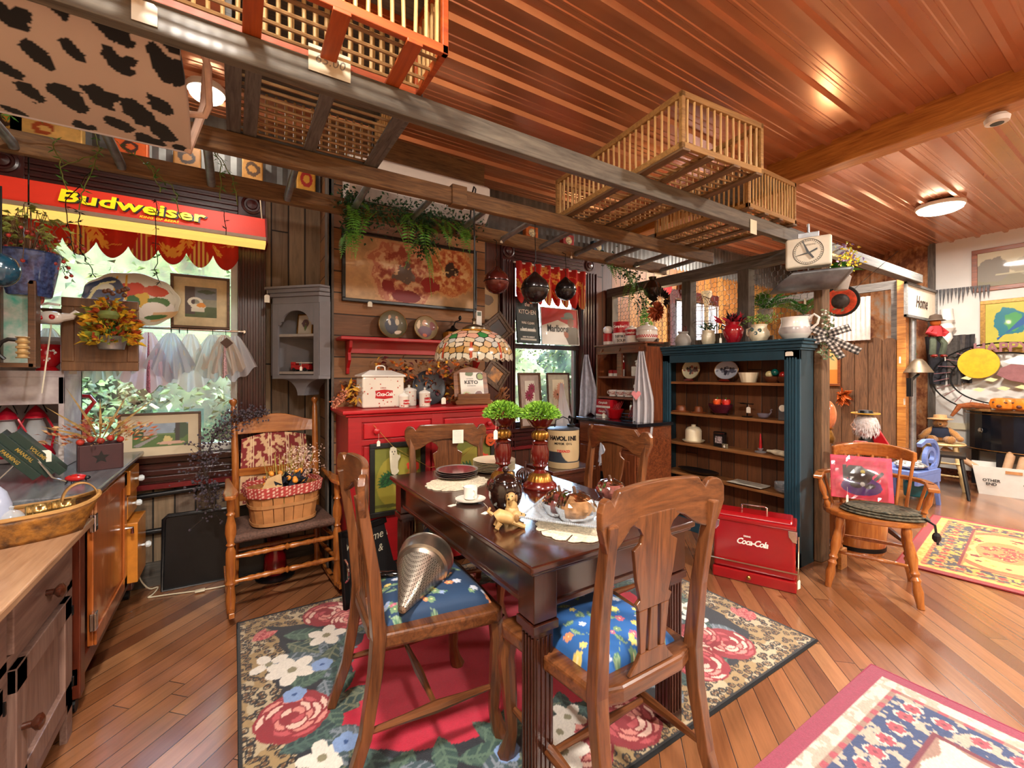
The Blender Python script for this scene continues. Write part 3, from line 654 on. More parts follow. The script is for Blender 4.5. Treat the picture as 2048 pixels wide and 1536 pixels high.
def rooster(label,x0,x1,z0,z1,y,seed):
    t = thing('rooster_picture',label,'picture',((x0+x1)/2,y,z0)); W_,H_ = x1-x0,z1-z0; b = MB()
    for (a,c_,e,f_) in ((0,W_,0,.03),(0,W_,H_-.03,H_),(0,.03,.03,H_-.03),(W_-.03,W_,.03,H_-.03)): b.box(a-W_/2,c_-W_/2,-.018,0,e,f_)
    b.build('frame',mat('dark green black frame','15140f',.5),t,bevel=.003)
    w2,h2 = W_-.05,H_-.05; c = Cv(w2,h2,70,84,'6a6a22'); c.noise(.35,9,seed); c.ell(w2*.5,h2*.45,w2*.45,h2*.42,'9a8a2c',a=.7); c.ell(w2*.66,h2*.3,w2*.22,h2*.15,'b08850',.5)
    for k in range(9): c.leaf(w2*.5,h2*(.32+.02*k),.13,.03,1.7+k*.22,'143a1c','2f6a34')
    c.ell(w2*.75,h2*.45,w2*.13,h2*.13,'a8642c'); c.ell(w2*.82,h2*.66,w2*.14,h2*.08,'c8341c',wob=.8,seed=2); c.ell(w2*.8,h2*.58,w2*.08,h2*.07,'b87830')
    c.line([(w2*.6,h2*.3),(w2*.58,h2*.1)],.008,'c89a3a'); c.line([(w2*.7,h2*.3),(w2*.7,h2*.1)],.008,'c89a3a'); c.line([(0,h2*.09),(w2,h2*.07)],.02,'4a4a18')
    c.mesh('canvas',vcol('rooster paint',.6),t,lambda u,v: (u-w2/2,-.006+0*u,v+.025)); return t
rooster('framed rooster painting with green tail hanging on the left sideboard door',.68,1.03,.44,.885,RY-.008,1)
rooster('framed green rooster painting on the right sideboard door, half behind the noted chair',1.19,1.54,.44,.885,RY-.008,2)
# ---------- grey corner cabinet ----------
loc = (.332,3.15,1.165); m_gray = mat('grey chalk paint','77757a',.6,0,.08,8); m_grayin = mat('grey paint inside','5f5348',.7,0,.1,8)
t = thing('corner_cabinet','grey arched corner cabinet hung between the left window and the plank wall','cabinet',loc,R(-45))
hw = .172; k7 = .707; dp = .07
def ring(o,d=0): return [(-hw-o,-o),(hw+o,-o),(hw+dp*k7+o*.4,dp*k7-o*.7),(hw+dp*k7-.02,dp*k7+.02),(.02,.27),(-.02,.27),(-hw-dp*k7+.02,dp*k7+.02),(-hw-dp*k7-o*.4,dp*k7-o*.7)]
b = MB()
for (o_,z0,z1) in ((0,.6,.645),(.012,.645,.67),(.025,.67,.695),(.035,.695,.71)): b.prism(ring(o_),z0,z1,'xy')
b.build('crown',m_gray,t,bevel=.003)
b = MB()
for s_ in (-1,1): b.box(s_*hw-(.04 if s_ > 0 else 0),s_*hw+(0 if s_ > 0 else .04),0,.014,.13,.6)
n = 14; R0 = hw-.04; pts = [(-R0,.6),(-R0,.46),(-R0+.015,.46),(-R0+.02,.48)]+[(-(R0-.035)*cos(pi*i/n),.485+.07*sin(pi*i/n)) for i in range(n+1)]+[(R0-.02,.48),(R0-.015,.46),(R0,.46),(R0,.6)]
b.prism(pts,0,.014,'xz'); b.build('face_frame',m_gray,t,bevel=.002)
b = MB()
for s_ in (-1,1): b.bar((s_*hw,.007,.37),(s_*(hw+dp*k7),dp*k7,.37),.012,.48); b.bar((s_*(hw+dp*k7-.01),dp*k7,.37),(0,.275,.37),.01,.48)
b.build('side',m_gray,t)
sh = [(-hw+.02,.01),(hw-.02,.01),(hw+.02,dp*k7),(.0,.255),(-hw-.02,dp*k7)]
for z in (.14,.385): MB().prism(sh,z,z+.018,'xy').build('shelf',mat('shelf grey','9a938c',.6),t,bevel=.002)
b = MB(); b.prism(ring(0),.11,.135,'xy')
n = 10; q = [(-hw*.55+hw*.0,.11)]
b.prism([(-hw*.9,.11),(hw*.9,.11)]+[(hw*.9-.13*sin(pi/2*i/n),.11-.11*(1-cos(pi/2*i/n))) for i in range(n+1)]+[(-hw*.9+.13*sin(pi/2*i/n),.11-.11*(1-cos(pi/2*i/n))) for i in range(n,-1,-1)],.05,.2,'xz')
b.build('bracket',m_gray,t)
CM = MX.Translation((.332,3.15,1.165)) @ MX.Rotation(R(-45),4,'Z')
t = thing('toy_fire_engine','red toy fire engine on the lower shelf of the grey corner cabinet','toy',CM @ V((.0,.06,.159)),R(-45)); m_fe = mat('toy red','a8161c',.3,coat=.5)
b = MB(); b.box(-.07,.07,-.02,.02,.012,.04); b.box(-.07,-.035,-.02,.02,.04,.062); b.box(.01,.065,-.02,.02,.04,.05); b.build('body',m_fe,t,bevel=.003)
for x in (-.045,.04):
    for y in (-.021,.021): MB().tube([(x,y-.003,.012),(x,y+.003,.012)],.012,12).build('wheel',m_black,t,smooth=True)
b = MB(); b.box(-.03,.07,-.018,-.014,.055,.059); b.box(-.03,.07,.014,.018,.055,.059); b.build('ladder',m_white,t)
t = thing('framed_picture','small gold-framed flower print on the upper shelf of the grey corner cabinet','picture',CM @ V((-.0,.09,.404)),0,rot=(R(-6),0,R(-45))); b = MB()
for q_ in ((-.06,.06,0,.008),(-.06,.06,.132,.14),(-.06,-.052,0,.14),(.052,.06,0,.14)): b.box(q_[0],q_[1],-.008,0,q_[2],q_[3])
b.build('frame',m_gold,t); c = Cv(.106,.126,24,28,'c8c0b4'); c.petals(.055,.07,.028,6,'6a5058','8a8a5a',0,.6); c.leaf(.055,.02,.04,.02,1.5,'6a7a4a'); c.mesh('print',vcol('small print'),t,lambda u,v: (u-.053,-.004+0*u,v+.007))
def turned(b,p0,p1,r,pat=None,n=10):
    # turned spindle: pat = list of (t, radius factor)
    pat = pat or [(0,.6),(.06,.7),(.12,1.0),(.15,.65),(.18,1.0),(.21,.65),(.3,.8),(.45,1.15),(.55,1.15),(.7,.8),(.79,.65),(.82,1.0),(.85,.65),(.88,1.0),(.94,.7),(1,.6)]
    p0,p1 = V(p0),V(p1); b.tube([p0.lerp(p1,t) for t,_ in pat],[r*k for _,k in pat],n); return b
# ---------- rocking chair ----------
t = thing('rocking_chair','orange maple rocking chair with woven seat, basket and cloth on it, by the left window','chair',(.24,2.97,0),R(3))
# local: front -Y; width .54
fw,bw = .27,.24
for s_ in (-1,1):
    b = MB(); n = 14; pts = [(s_*.27,-.30+.78*i/n,.035+.16*((i/n-.42)**2)) for i in range(n+1)]; b.tube(pts,[.018]*(n+1),4,sq=True); b.build('rocker',m_maple,t,bevel=.003)
    b = MB(); turned(b,(s_*fw,-.2,.04),(s_*fw,-.2,.66),.024,[(0,.8),(.12,1.0),(.22,.75),(.25,1.15),(.28,.8),(.34,1),(.52,1),(.56,.65),(.58,.95),(.6,.65),(.68,1.15),(.75,1.05),(.82,.65),(.84,.95),(.86,.65),(.9,.8),(1,.8)]); b.build('front_leg',m_maple,t,smooth=True)
    b = MB(); b.tube([(s_*.23,.16,.04),(s_*.225,.17,.4),(s_*.228,.21,.8),(s_*.235,.27,1.09)],[.017,.02,.02,.017],10); b.tube([(s_*.235,.27,1.09),(s_*.235,.273,1.105),(s_*.236,.275,1.115),(s_*.236,.278,1.13),(s_*.236,.28,1.145),(s_*.236,.281,1.155)],[.014,.011,.015,.023,.02,.004],12); b.build('back_post',m_maple,t,smooth=True)
    b = MB(); o = [(-.29,-.02),(-.3,.0),(-.29,.03),(-.2,.035),(-.05,.02),(.18,.012),(.19,-.012),(0,-.02),(-.2,-.035)]
    b.prism([(y,x*s_+s_*fw) for y,x in o],.66,.68,'xy'); b.M = MX.Identity(4)
    bb = MB(); bb.prism([(x*s_+s_*fw,y) for y,x in o],.655,.678,'xy'); bb.build('armrest',m_maple,t,bevel=.006)
    for z in (.2,.32): bb = MB(); turned(bb,(s_*.265,-.2,z),(s_*.24,.16,z),.013,[(0,.7),(.5,1.1),(1,.7)]); bb.build('side_rung',m_maple,t,smooth=True)
for z in (.2,.33):
    bb = MB(); turned(bb,(-.265,-.2,z),(.265,-.2,z),.0165,[(0,.55),(.1,.7),(.17,1),(.2,.75),(.23,1),(.26,.75),(.29,1),(.36,.7),(.45,1),(.48,.7),(.5,1.25),(.52,.7),(.55,1),(.64,.7),(.71,1),(.74,.75),(.77,1),(.8,.75),(.83,1),(.9,.7),(1,.55)]); bb.build('front_rung',m_maple,t,smooth=True)
bb = MB(); turned(bb,(-.235,.16,.24),(.235,.16,.24),.013,[(0,.7),(.5,1.1),(1,.7)]); bb.build('back_rung',m_maple,t,smooth=True)
m_rush = mat('brown woven fibre seat','5b4034',.8,0,.35,90,bump=.6)
b = MB(); b.tube([(-.25,-.2,.425),(.25,-.2,.425)],.024,10); b.tube([(-.23,.16,.42),(.23,.16,.42)],.018,10); b.prism([(-.255,-.21),(.255,-.21),(.235,.17),(-.235,.17)],.41,.44,'xy'); b.build('seat',m_rush,t,smooth=True)
b = MB(); n = 16; P = [(-.225+.45*i/n,1.0+.05*sin(pi*i/n)**1.5,.93) for i in range(n+1)]; vs = []
for (x,zt,zb) in P: y = .245+.02*(1-(x/.25)**2); vs += [(x,y-.007,zb),(x,y-.007+.015,zt),(x,y+.008+.015,zt),(x,y+.008,zb)]
b.add(vs,[(i*4+k,i*4+(k+1) % 4,i*4+4+(k+1) % 4,i*4+4+k) for i in range(n) for k in range(4)]+[(3,2,1,0),(n*4,n*4+1,n*4+2,n*4+3)]); b.build('crest_rail',m_maplex,t,bevel=.003)
for z in (.55,.7): MB().bar((-.22,.19+.1*(z-.5),z),(.22,.19+.1*(z-.5),z),.012,.045).build('slat',m_maplex,t)
RK = MX.Translation((.24,2.97,0)) @ MX.Rotation(R(3),4,'Z')
def rk(x,y,z): return RK @ V((x,y,z))
# burgundy printed cloth over the back
c = Cv(.42,.42,84,84,'7a2626'); c.put((vnoise(c.U,c.V,46,3,2) > .52),'c9a27a')
for k in (.06,.17,.28,.38): c.rect(k,k+.004,0,1,'d8bd96'); c.rect(k+.012,k+.015,0,1,'d8bd96')
t = thing('printed_cloth','burgundy and tan printed cloth draped over the rocking chair back','cloth',rk(0,.2,.5),R(8))
c.mesh('cloth',vcol('cloth',.9),t,lambda u,v: ((u-.21)*(1-.1*v/.42),.0+.13*v-.02*np.cos(u*20)*.3+.01,v*.95+.03*np.sin(u/.42*3.14)*(v/.42)),solid=.004)
# peach basket
t = thing('split_wood_basket','split wood basket with red dotted lining on the rocking chair seat','basket',rk(-.0,-.06,.447),R(8)); m_split = mat('basket splint','a8703f',.6,0,.2,12,bump=.3)
N = 22
def bk(a,z,e=0):
    k = 1+.18*z/.21; sx,sy = .165*k+e,.115*k+e; ca,sa = cos(a),sin(a); q = (abs(ca)**3+abs(sa)**3)**(-1/3); return (sx*ca*q,sy*sa*q,z)
b = MB()
for i in range(N):
    a0,a1 = 2*pi*(i+.04)/N,2*pi*(i+.96)/N; vs = [bk(a0,0),bk(a1,0),bk(a1,.2),bk(a0,.2),bk(a0,0,-.004),bk(a1,0,-.004),bk(a1,.2,-.004),bk(a0,.2,-.004)]; b.add(vs,[(0,1,2,3),(7,6,5,4),(0,4,5,1),(3,2,6,7),(0,3,7,4),(1,5,6,2)])
b.add([bk(2*pi*i/N,.004,-.003) for i in range(N)],[tuple(range(N))]); b.build('body',m_split,t)
b = MB()
for z in (.004,.105): b.grid(44,1,lambda u,v: bk(2*pi*u,z+.018*v,.004))
b.build('hoop',mat('basket hoop','b07a48',.6),t,solid=.004)
c = Cv(1,.06,160,10,'a83a34')
c.put((np.mod(c.U*60,1) < .35) & (np.mod(c.V*50+np.floor(c.U*60)*.5,1) < .4),'e8c8b0')
def lin_pos(u,v):
    X = np.zeros_like(u); Y = np.zeros_like(u); Z = np.zeros_like(u)
    for idx in np.ndindex(u.shape): p = bk(2*pi*u[idx],.165+v[idx],.009+.004*sin(u[idx]*70)); X[idx],Y[idx],Z[idx] = p
    return X,Y,Z
c.mesh('lining',vcol('dotted lining',.9),t,lin_pos,solid=.004)
BK = V(rk(0,-.06,.447))
# dried arrangement in the basket
t = thing('dried_flower_bunch','dried wheat, pods and leaves standing in the splint basket','dried flowers',BK+V((0,0,.03)))
b = MB()
for i in range(44): a = random.uniform(-.9,.9); h = random.uniform(.22,.42); x = random.uniform(-.1,.14); b.tube([(x*.6,.0,.05),(x+a*.05,random.uniform(-.03,.05),h)],.0016,4)
b.build('stems',mat('straw stems','a8994a',.8,0,.3,40),t)
b = MB()
for i in range(420): x = random.gauss(.1,.05); z = random.uniform(.22,.4); b.leaf((x,random.gauss(0,.03),z),(random.uniform(-1,1),random.uniform(-1,1),random.uniform(-1,1)),.018,.008)
b.build('dried_blossoms',mat('pale dried blossoms','d8b8a8',.9,0,.2,40),t)
b = MB()
for i in range(34): b.leaf((random.uniform(-.06,.08),random.uniform(-.07,0),random.uniform(.14,.2)),(random.uniform(-1,1),random.uniform(-1,.1),random.uniform(.2,1)),.08,.035)
b.build('dark_leaves',mat('blue black leaves','242a36',.6,0,.3,30),t)
m_pod = mat('orange pods','d88a2c',.5,0,.3,40)
for i in range(22): MB().ball((random.uniform(-.13,.12),random.uniform(-.09,-.02),random.uniform(.16,.26)),random.uniform(.009,.017),8,5).build('orange_pod',m_pod,t,smooth=True)
t = thing('folded_paper','folded tan paper tucked in the front of the splint basket','paper',BK+V((-.07,-.1,.17)),R(8)); b = MB(); b.prism([(-.06,0),(.06,.02),(.05,.12),(-.02,.1),(-.05,.04)],-.002,.002); b.build('paper_sheet',mat('tan paper','c4a070',.9),t)
# dark berry garland over the left post
t = thing('berry_garland','dusky dried berry garland hanging on the left post of the rocking chair','garland',rk(-.235,.24,1.05)); b = MB(); bs = MB(); pts = [V((.17,-.03,.01)),V((.06,-.05,.01)),V((-.02,-.05,-.03)),V((-.1,-.06,-.13)),V((-.15,-.07,-.27)),V((-.13,-.08,-.4)),V((-.1,-.08,-.55))]
bs.tube(pts,.004,6)
for i in range(650):
    k = random.uniform(0,len(pts)-1.01); p = pts[int(k)].lerp(pts[int(k)+1],k-int(k)); w_ = .03+.012*k*(1 if k < 5 else .6); q = p+V((random.gauss(0,w_*.6),random.gauss(0,w_*.5),random.gauss(0,w_*.7))); b.ball(q,random.uniform(.004,.008),5,4)
    if i % 3 == 0: bs.tube([p,q],.0011,3)
b.build('berries',mat('dusky berries','4a4048',.7,0,.4,60),t,smooth=True)['kind'] = 'stuff'; bs.build('twigs',mat('twigs','3a2c22',.9),t)
# ---------- captain chair ----------
t = thing('captain_chair','orange maple captain chair with turned legs at the end of the teal hutch','chair',(3.34,1.09,0),R(-72)); 
b = MB(); n = 28; o = [(.25*cos(2*pi*i/n)*(1+.06*sin(2*pi*i/n)**2),.22*sin(2*pi*i/n)) for i in range(n)]; b.prism(o,.425,.46,'xy'); b.build('seat',m_maplex,t,bevel=.01,seg=3)
LP = [(0,.75),(.08,.8),(.2,1.1),(.3,.8),(.34,1.05),(.38,.7),(.42,1.05),(.46,.75),(.6,1.15),(.75,.95),(.82,.7),(.9,1.0),(.96,1.0),(1,.8)]
LEG = {}
for s_ in (-1,1):
    for (nm,y0,y1,xs) in (('front_leg',-.2,-.13,.21),('rear_leg',.21,.12,.19)):
        b = MB(); turned(b,(s_*xs,y0,0),(s_*.15,y1,.43),.024,LP); b.build(nm,m_maple,t,smooth=True)
    b = MB(); turned(b,(s_*.193,-.172,.16),(s_*.178,.18,.16),.012,[(0,.6),(.4,1),(.5,1.4),(.6,1),(1,.6)]); b.build('side_stretcher',m_maple,t,smooth=True)
b = MB(); turned(b,(-.185,0,.16),(.185,0,.16),.012,[(0,.6),(.3,1),(.4,1.3),(.45,.8),(.5,1.3),(.55,.8),(.6,1.3),(.7,1),(1,.6)]); turned(b,(-.185,.18,.22),(.185,.18,.22),.012,[(0,.6),(.5,1.1),(1,.6)]); b.build('cross_stretcher',m_maple,t,smooth=True)
b = MB(); n = 24; vs = []
for i in range(n+1):
    a = R(188)-R(196)*i/n; r0,r1 = .245,.285; x0,y0 = r0*cos(a),.23*sin(a)*.9; x1,y1 = r1*cos(a),.27*sin(a)*.9; 
    vs += [(x0,y0,.645),(x1,y1,.645),(x1,y1,.668),(x0,y0,.668)]
vs = [(x,y-.0,z) for x,y,z in vs]; b.add(vs,[(i*4+k,i*4+(k+1) % 4,i*4+4+(k+1) % 4,i*4+4+k) for i in range(n) for k in range(4)]+[(3,2,1,0),(n*4,n*4+1,n*4+2,n*4+3)])
for s_ in (-1,1): b.box(s_*.265-.025,s_*.265+.025,-.16,0,.645,.668)
b.build('arm_rail',m_maplex,t,bevel=.006)
b = MB(); vs = []; n = 18
for i in range(n+1):
    a = R(146)-R(112)*i/n; x,y = .25*cos(a),.24*sin(a)+.02; h = .06+.03*sin(pi*i/n); vs += [(x*.95,y*.95,.76),(x*1.05,y*1.05,.76),(x*1.05,y*1.05,.76+h),(x*.95,y*.95,.76+h)]
b.add(vs,[(i*4+k,i*4+(k+1) % 4,i*4+4+(k+1) % 4,i*4+4+k) for i in range(n) for k in range(4)]+[(3,2,1,0),(n*4,n*4+1,n*4+2,n*4+3)]); b.build('crest_rail',m_maplex,t,bevel=.008)
for i in range(7):
    a = R(142)-R(104)*i/6; b = MB(); b.tube([(.2*cos(a),.17*sin(a),.455),(.25*cos(a),.235*sin(a)+.01,.77)],.009,8); b.build('spindle',m_maple,t,smooth=True)
for s_ in (-1,1):
    b = MB(); turned(b,(s_*.215,-.08,.455),(s_*.262,-.11,.65),.017,[(0,.6),(.15,1.1),(.25,.7),(.32,1.1),(.4,.7),(.6,1.2),(.85,.8),(1,.6)]); b.build('arm_support',m_maple,t,smooth=True)
    b = MB(); b.tube([(s_*.2,.04,.455),(s_*.25,.06,.65)],.009,8); b.build('spindle',m_maple,t,smooth=True)
CK = MX.Translation((3.34,1.09,0)) @ MX.Rotation(R(-72),4,'Z')
t = thing('seat_pad','dark braided oval chair pad lying on the captain chair seat','cushion',CK @ V((.05,-.06,.462)),R(-72)); b = MB()
for k in range(3): b.lathe([(.0,.014*k),(.19-.012*k,.014*k+.001),(.2-.012*k,.014*k+.008),(.185-.012*k,.014*k+.014),(0,.014*k+.014)],30)
o = b.build('braid',mat('braided dark wool','2c3028',.95,0,.6,55,bump=.8,h2='6f6450'),t,smooth=True); o.scale = (1.05,.72,1)
b = MB(); b.tube([(.18,-.05,.02),(.22,-.08,.0),(.23,-.1,-.1)],.006,6); b.ball((.225,-.1,-.06),(.02,.015,.03),8,5); b.build('tie',m_black,t)
t = thing('mask_package','purple and black feathered mask in a hot pink cellophane package, propped on the captain chair','mask',CK @ V((-.05,-.02,.52)),0,rot=(R(-16),0,R(-72+8)))
b = MB(); b.box(-.155,.155,0,.008,0,.27); b.build('card',mat('hot pink card','d8124a',.35,coat=.6),t,bevel=.002)
c = Cv(.26,.2,90,70,'d8124a'); c.ell(.13,.07,.105,.055,'4a2478',wob=.4,seed=3); c.ell(.12,.14,.07,.055,'141016',wob=.8,seed=5); c.line([(.05,.12),(.05,.2)],.02,'141016'); c.line([(.2,.12),(.235,.16)],.018,'141016'); c.ell(.1,.075,.03,.016,'1a1030',-.2); c.ell(.17,.075,.03,.016,'1a1030',.2); c.ell(.135,.085,.012,.014,'b0a8a0'); c.ell(.14,.165,.012,.01,'c8b830')
c.mesh('mask',vcol('mask print',.3,coat=.8),t,lambda u,v: (u-.13,-.002-.02*np.exp(-(((u-.13)/.09)**2+((v-.08)/.06)**2)),v+.01)); 
b = MB(); b.grid(16,12,lambda u,v: (-.15+.3*u,-.026-.006*random.random(),.0+.27*v)); b.build('cellophane',glass('cellophane','ffffff',.03,.08),t)
tagcard('paper tag on string at the left of the pink mask package',CK @ V((-.12,-.07,.6)),.05)
# ---------- teal hutch ----------
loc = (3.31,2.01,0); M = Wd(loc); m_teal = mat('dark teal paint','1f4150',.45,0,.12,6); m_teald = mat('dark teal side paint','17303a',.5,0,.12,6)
m_pine = planks('pine backing',.11,'Y','Z',['6b3f22','7c4b2a','5c351c'],3,.5,.03); m_piney = wood('pine shelf','6b3f22','9c6a3c','y',1,.4,.2)
t = thing('bookcase','tall dark teal open bookcase with fluted stiles and pine shelves','bookcase',loc); HX = 3.22; HB = 3.405; HY0,HY1 = 1.44,2.58
for y0 in (HY0,HY1-.02): MB(M).box(HX,HB,y0,y0+.02,.0,1.47).build('side_panel',m_teald,t,bevel=.002)
b = MB(M)
for y0 in (HY0,HY1-.1):
    b.box(HX-.015,HX+.005,y0,y0+.1,0,1.47)
    for k in range(4): b.box(HX-.022,HX-.015,y0+.02+.018*k,y0+.03+.018*k,.12,1.42)
b.box(HX-.015,HX+.005,HY0,HY1,1.405,1.47); b.box(HX-.015,HX+.005,HY0,HY1,0,.1); b.build('face_frame',m_teal,t,bevel=.002)
b = MB(M)
for k,(z0,z1) in enumerate(((1.47,1.485),(1.485,1.51),(1.51,1.53),(1.53,1.545))): o_ = .01+.013*k; b.box(HX-.015-o_,HB,HY0-o_,HY1+o_,z0,z1)
b.build('crown',m_teal,t,bevel=.003)
MB(M).box(HB-.012,HB,HY0,HY1,.02,1.47).build('back_panel',m_pine,t)
SZ = (1.243,.979,.723,.464)
for z in SZ+(.1,): MB(M).box(HX,HB-.01,HY0+.02,HY1-.02,z-.02,z).build('shelf',m_piney,t,bevel=.002)
struct(MB().box(3.41,3.5,1.28,1.3,0,.13).build('baseboard_partition',m_log))
# ---------- kitchen cabinet with soup-can collection ----------
HR = R(-93); HC = V((2.80,2.84,0)); m_hz = wood('reddish oak','4a2012','8a4a28','x',1,.35,.3); m_hzz = wood('reddish oak upright','4a2012','8a4a28','z',1,.35,.3); m_hd = mat('dark cabinet inside','3a2026',.6)
t = thing('kitchen_hutch','oak kitchen hutch with dark counter holding the red and white soup collection','cabinet',HC,HR)
b = MB(); b.box(-.375,.375,0,.4,.06,.87); b.build('base_cabinet',m_hz,t,bevel=.003)
for (x0,x1) in ((-.36,-.01),(.01,.36)):
    b = MB(); b.box(x0,x1,-.015,0,.1,.64); b.box(x0+.06,x1-.06,-.02,-.01,.16,.58); d = b.build('door',m_hzz,t,bevel=.003)
    MB().box(x1-.03 if x0 < 0 else x0+.01,x1-.01 if x0 < 0 else x0+.03,-.035,-.015,.36,.44).build('latch',m_blackm,d)
    b = MB(); b.box(x0,x1,-.015,0,.67,.85); b.build('drawer',m_hz,t,bevel=.003)
MB().box(-.4,.4,-.03,.4,.87,.9).build('counter',mat('black enamel counter','15161c',.2,coat=.4),t,bevel=.005)
b = MB(); b.box(-.375,-.355,.2,.41,.9,1.55); b.box(.255,.275,.2,.41,.9,1.55); b.box(-.375,.275,.4,.41,.9,1.55); b.build('upper_cabinet',m_hzz,t,bevel=.002)
b = MB(); b.box(-.375,.275,.2,.22,1.5,1.575); b.box(-.08,-.02,.2,.22,1.28,1.5); b.box(-.385,.285,.18,.41,1.575,1.59)
for x in (-.29,-.05,.19): b.prism([(x-.02,1.55),(x+.02,1.55),(x+.015,1.53),(x,1.518),(x-.015,1.53)],.19,.201)
b.build('cornice',m_hz,t,bevel=.002)
for z in (1.27,1.075): MB().box(-.355,.255,.21,.4,z,z+.018).build('shelf',m_hz,t)
HK = MX.Translation(HC) @ MX.Rotation(HR,4,'Z')
def hk(x,y,z): return HK @ V((x,y,z))
# ---------- left counters ----------
m_ctop = wood('grey blue worn counter','3e4046','70747a','y',.8,.25,.3,.1); m_lred = wood('dark red brown frame','3c150c','6a2c18','z',1,.35,.3); m_door = wood('orange brown door','8a4318','b8662c','z',.8,.28,.5,.08,wear='c98a5a'); m_lpine = wood('light brown pine top','8a6448','b08a6a','y',.8,.4,.2); m_pinkw = wood('pinkish pine front','5c4138','84675a','y',1,.5,.1,.1)
m_pinkz = wood('pinkish pine upright','5c4138','84675a','z',1,.5,.1,.1)
loc = (-.8,2.8,0); M = Wd(loc); t = thing('kitchen_counter','worn kitchen cabinet with grey-blue counter and orange door under the left window','cabinet',loc)
b = MB(M); b.box(-1.12,-.455,2.27,3.4,.83,.85); b.box(-1.1,-.48,2.3,3.38,.8,.83); b.build('counter',m_ctop,t,bevel=.006)
b = MB(M); b.box(-1.1,-.53,2.32,3.36,.12,.8); b.box(-.56,-.5,2.3,2.36,.06,.8); b.box(-.56,-.5,3.3,3.36,.06,.8); b.box(-.54,-.505,2.3,3.36,.11,.18); b.build('body',m_lred,t,bevel=.004)
b = MB(M); b.box(-.51,-.49,2.43,3.03,.19,.79); d = b.build('door',m_door,t,bevel=.004)
b = MB(M); b.box(-.49,-.48,2.43,3.03,.72,.79); b.box(-.49,-.48,2.43,3.03,.19,.25); b.box(-.49,-.48,2.97,3.03,.19,.79); b.build('door_rail',m_door,d,bevel=.003)
for z in (.3,.7): MB(M).box(-.495,-.475,2.39,2.43,z-.035,z+.035).build('hinge',m_chrome,d,bevel=.003)
MB(M).tube([(-.48,3.0,.5),(-.455,3.0,.5),(-.455,3.0,.47)],.008,8).build('catch',m_chrome,d)
for k,(z0,z1,o_) in enumerate(((.66,.79,.02),(.53,.65,.01),(.19,.51,.05))):
    b = MB(M); b.box(-.53,-.49+o_,3.05,3.3,z0,z1); q = b.build('drawer',mat('bright orange drawer','c47a2a',.3,coat=.4) if k == 0 else bpy.data.materials['bright orange drawer'],t,bevel=.004)
    b = MB(M @ MX.Translation((-.49+o_,3.17,(z0+z1)/2)) @ MX.Rotation(pi/2,4,'Y')); b.lathe([(.006,0),(.006,.012),(.016,.02),(.018,.032),(.01,.042),(0,.043)],8); b.build('glass_knob',m_glass if 0 else mat('glass knob','d8e4e8',.05,0,.02,coat=1),q)
for (x,y) in ((-.53,2.33),(-.53,3.33),(-1.07,2.34)):
    b = MB(M); b.M = M @ MX.Translation((x,y,0)); b.tube([(-.012,0,.027),(.012,0,.027)],.027,14); b.box(-.02,.02,-.012,.012,.05,.065); b.tube([(0,0,.03),(0,0,.12)],.007,6); b.build('caster',m_blackm,t)
loc = (-.8,1.55,0); M = Wd(loc); t = thing('pine_cupboard','pine cupboard with light brown top and turned wooden knobs, nearest the camera','cabinet',loc)
b = MB(M); b.box(-1.12,-.45,.9,2.25,.735,.76); b.build('top',m_lpine,t,bevel=.005)
b = MB(M); b.box(-1.1,-.52,.92,2.2,.1,.735)
for y in (2.14,1.6,.92): b.box(-.52,-.5,y,y+.06,0,.735)
b.box(-.52,-.5,.92,2.2,.7,.735); b.box(-.52,-.5,.92,2.2,.53,.56); b.box(-.52,-.5,.92,2.2,.1,.16); b.build('body',m_pinkw,t,bevel=.002)
for (y0,y1) in ((1.67,2.13),(.99,1.59)):
    b = MB(M); b.box(-.515,-.49,y0,y1,.565,.695); d = b.build('drawer',m_pinkw,t,bevel=.003)
    KN = [(.009,0),(.009,.018),(.02,.028),(.021,.036),(.012,.042),(0,.043)]
    b = MB(M @ MX.Translation((-.49,(y0+y1)/2,.63)) @ MX.Rotation(pi/2,4,'Y')); b.lathe(KN,14); b.build('knob',m_dkwood,d,smooth=True)
    b = MB(M); b.box(-.515,-.5,y0,y1,.165,.525)
    for (a,c_,e,f_) in ((y0,y0+.07,.165,.525),(y1-.07,y1,.165,.525),(y0,y1,.165,.23),(y0,y1,.46,.525)): b.box(-.505,-.485,a,c_,e,f_)
    d = b.build('door',m_pinkz,t,bevel=.003)
    b = MB(M @ MX.Translation((-.485,y0+.035,.35)) @ MX.Rotation(pi/2,4,'Y')); b.lathe(KN,14); b.build('knob',m_dkwood,d,smooth=True)
    for z in (.22,.47): MB(M).box(-.49,-.481,y1-.005,y1+.005,z-.016,z+.016).build('hinge',m_blackm,d)
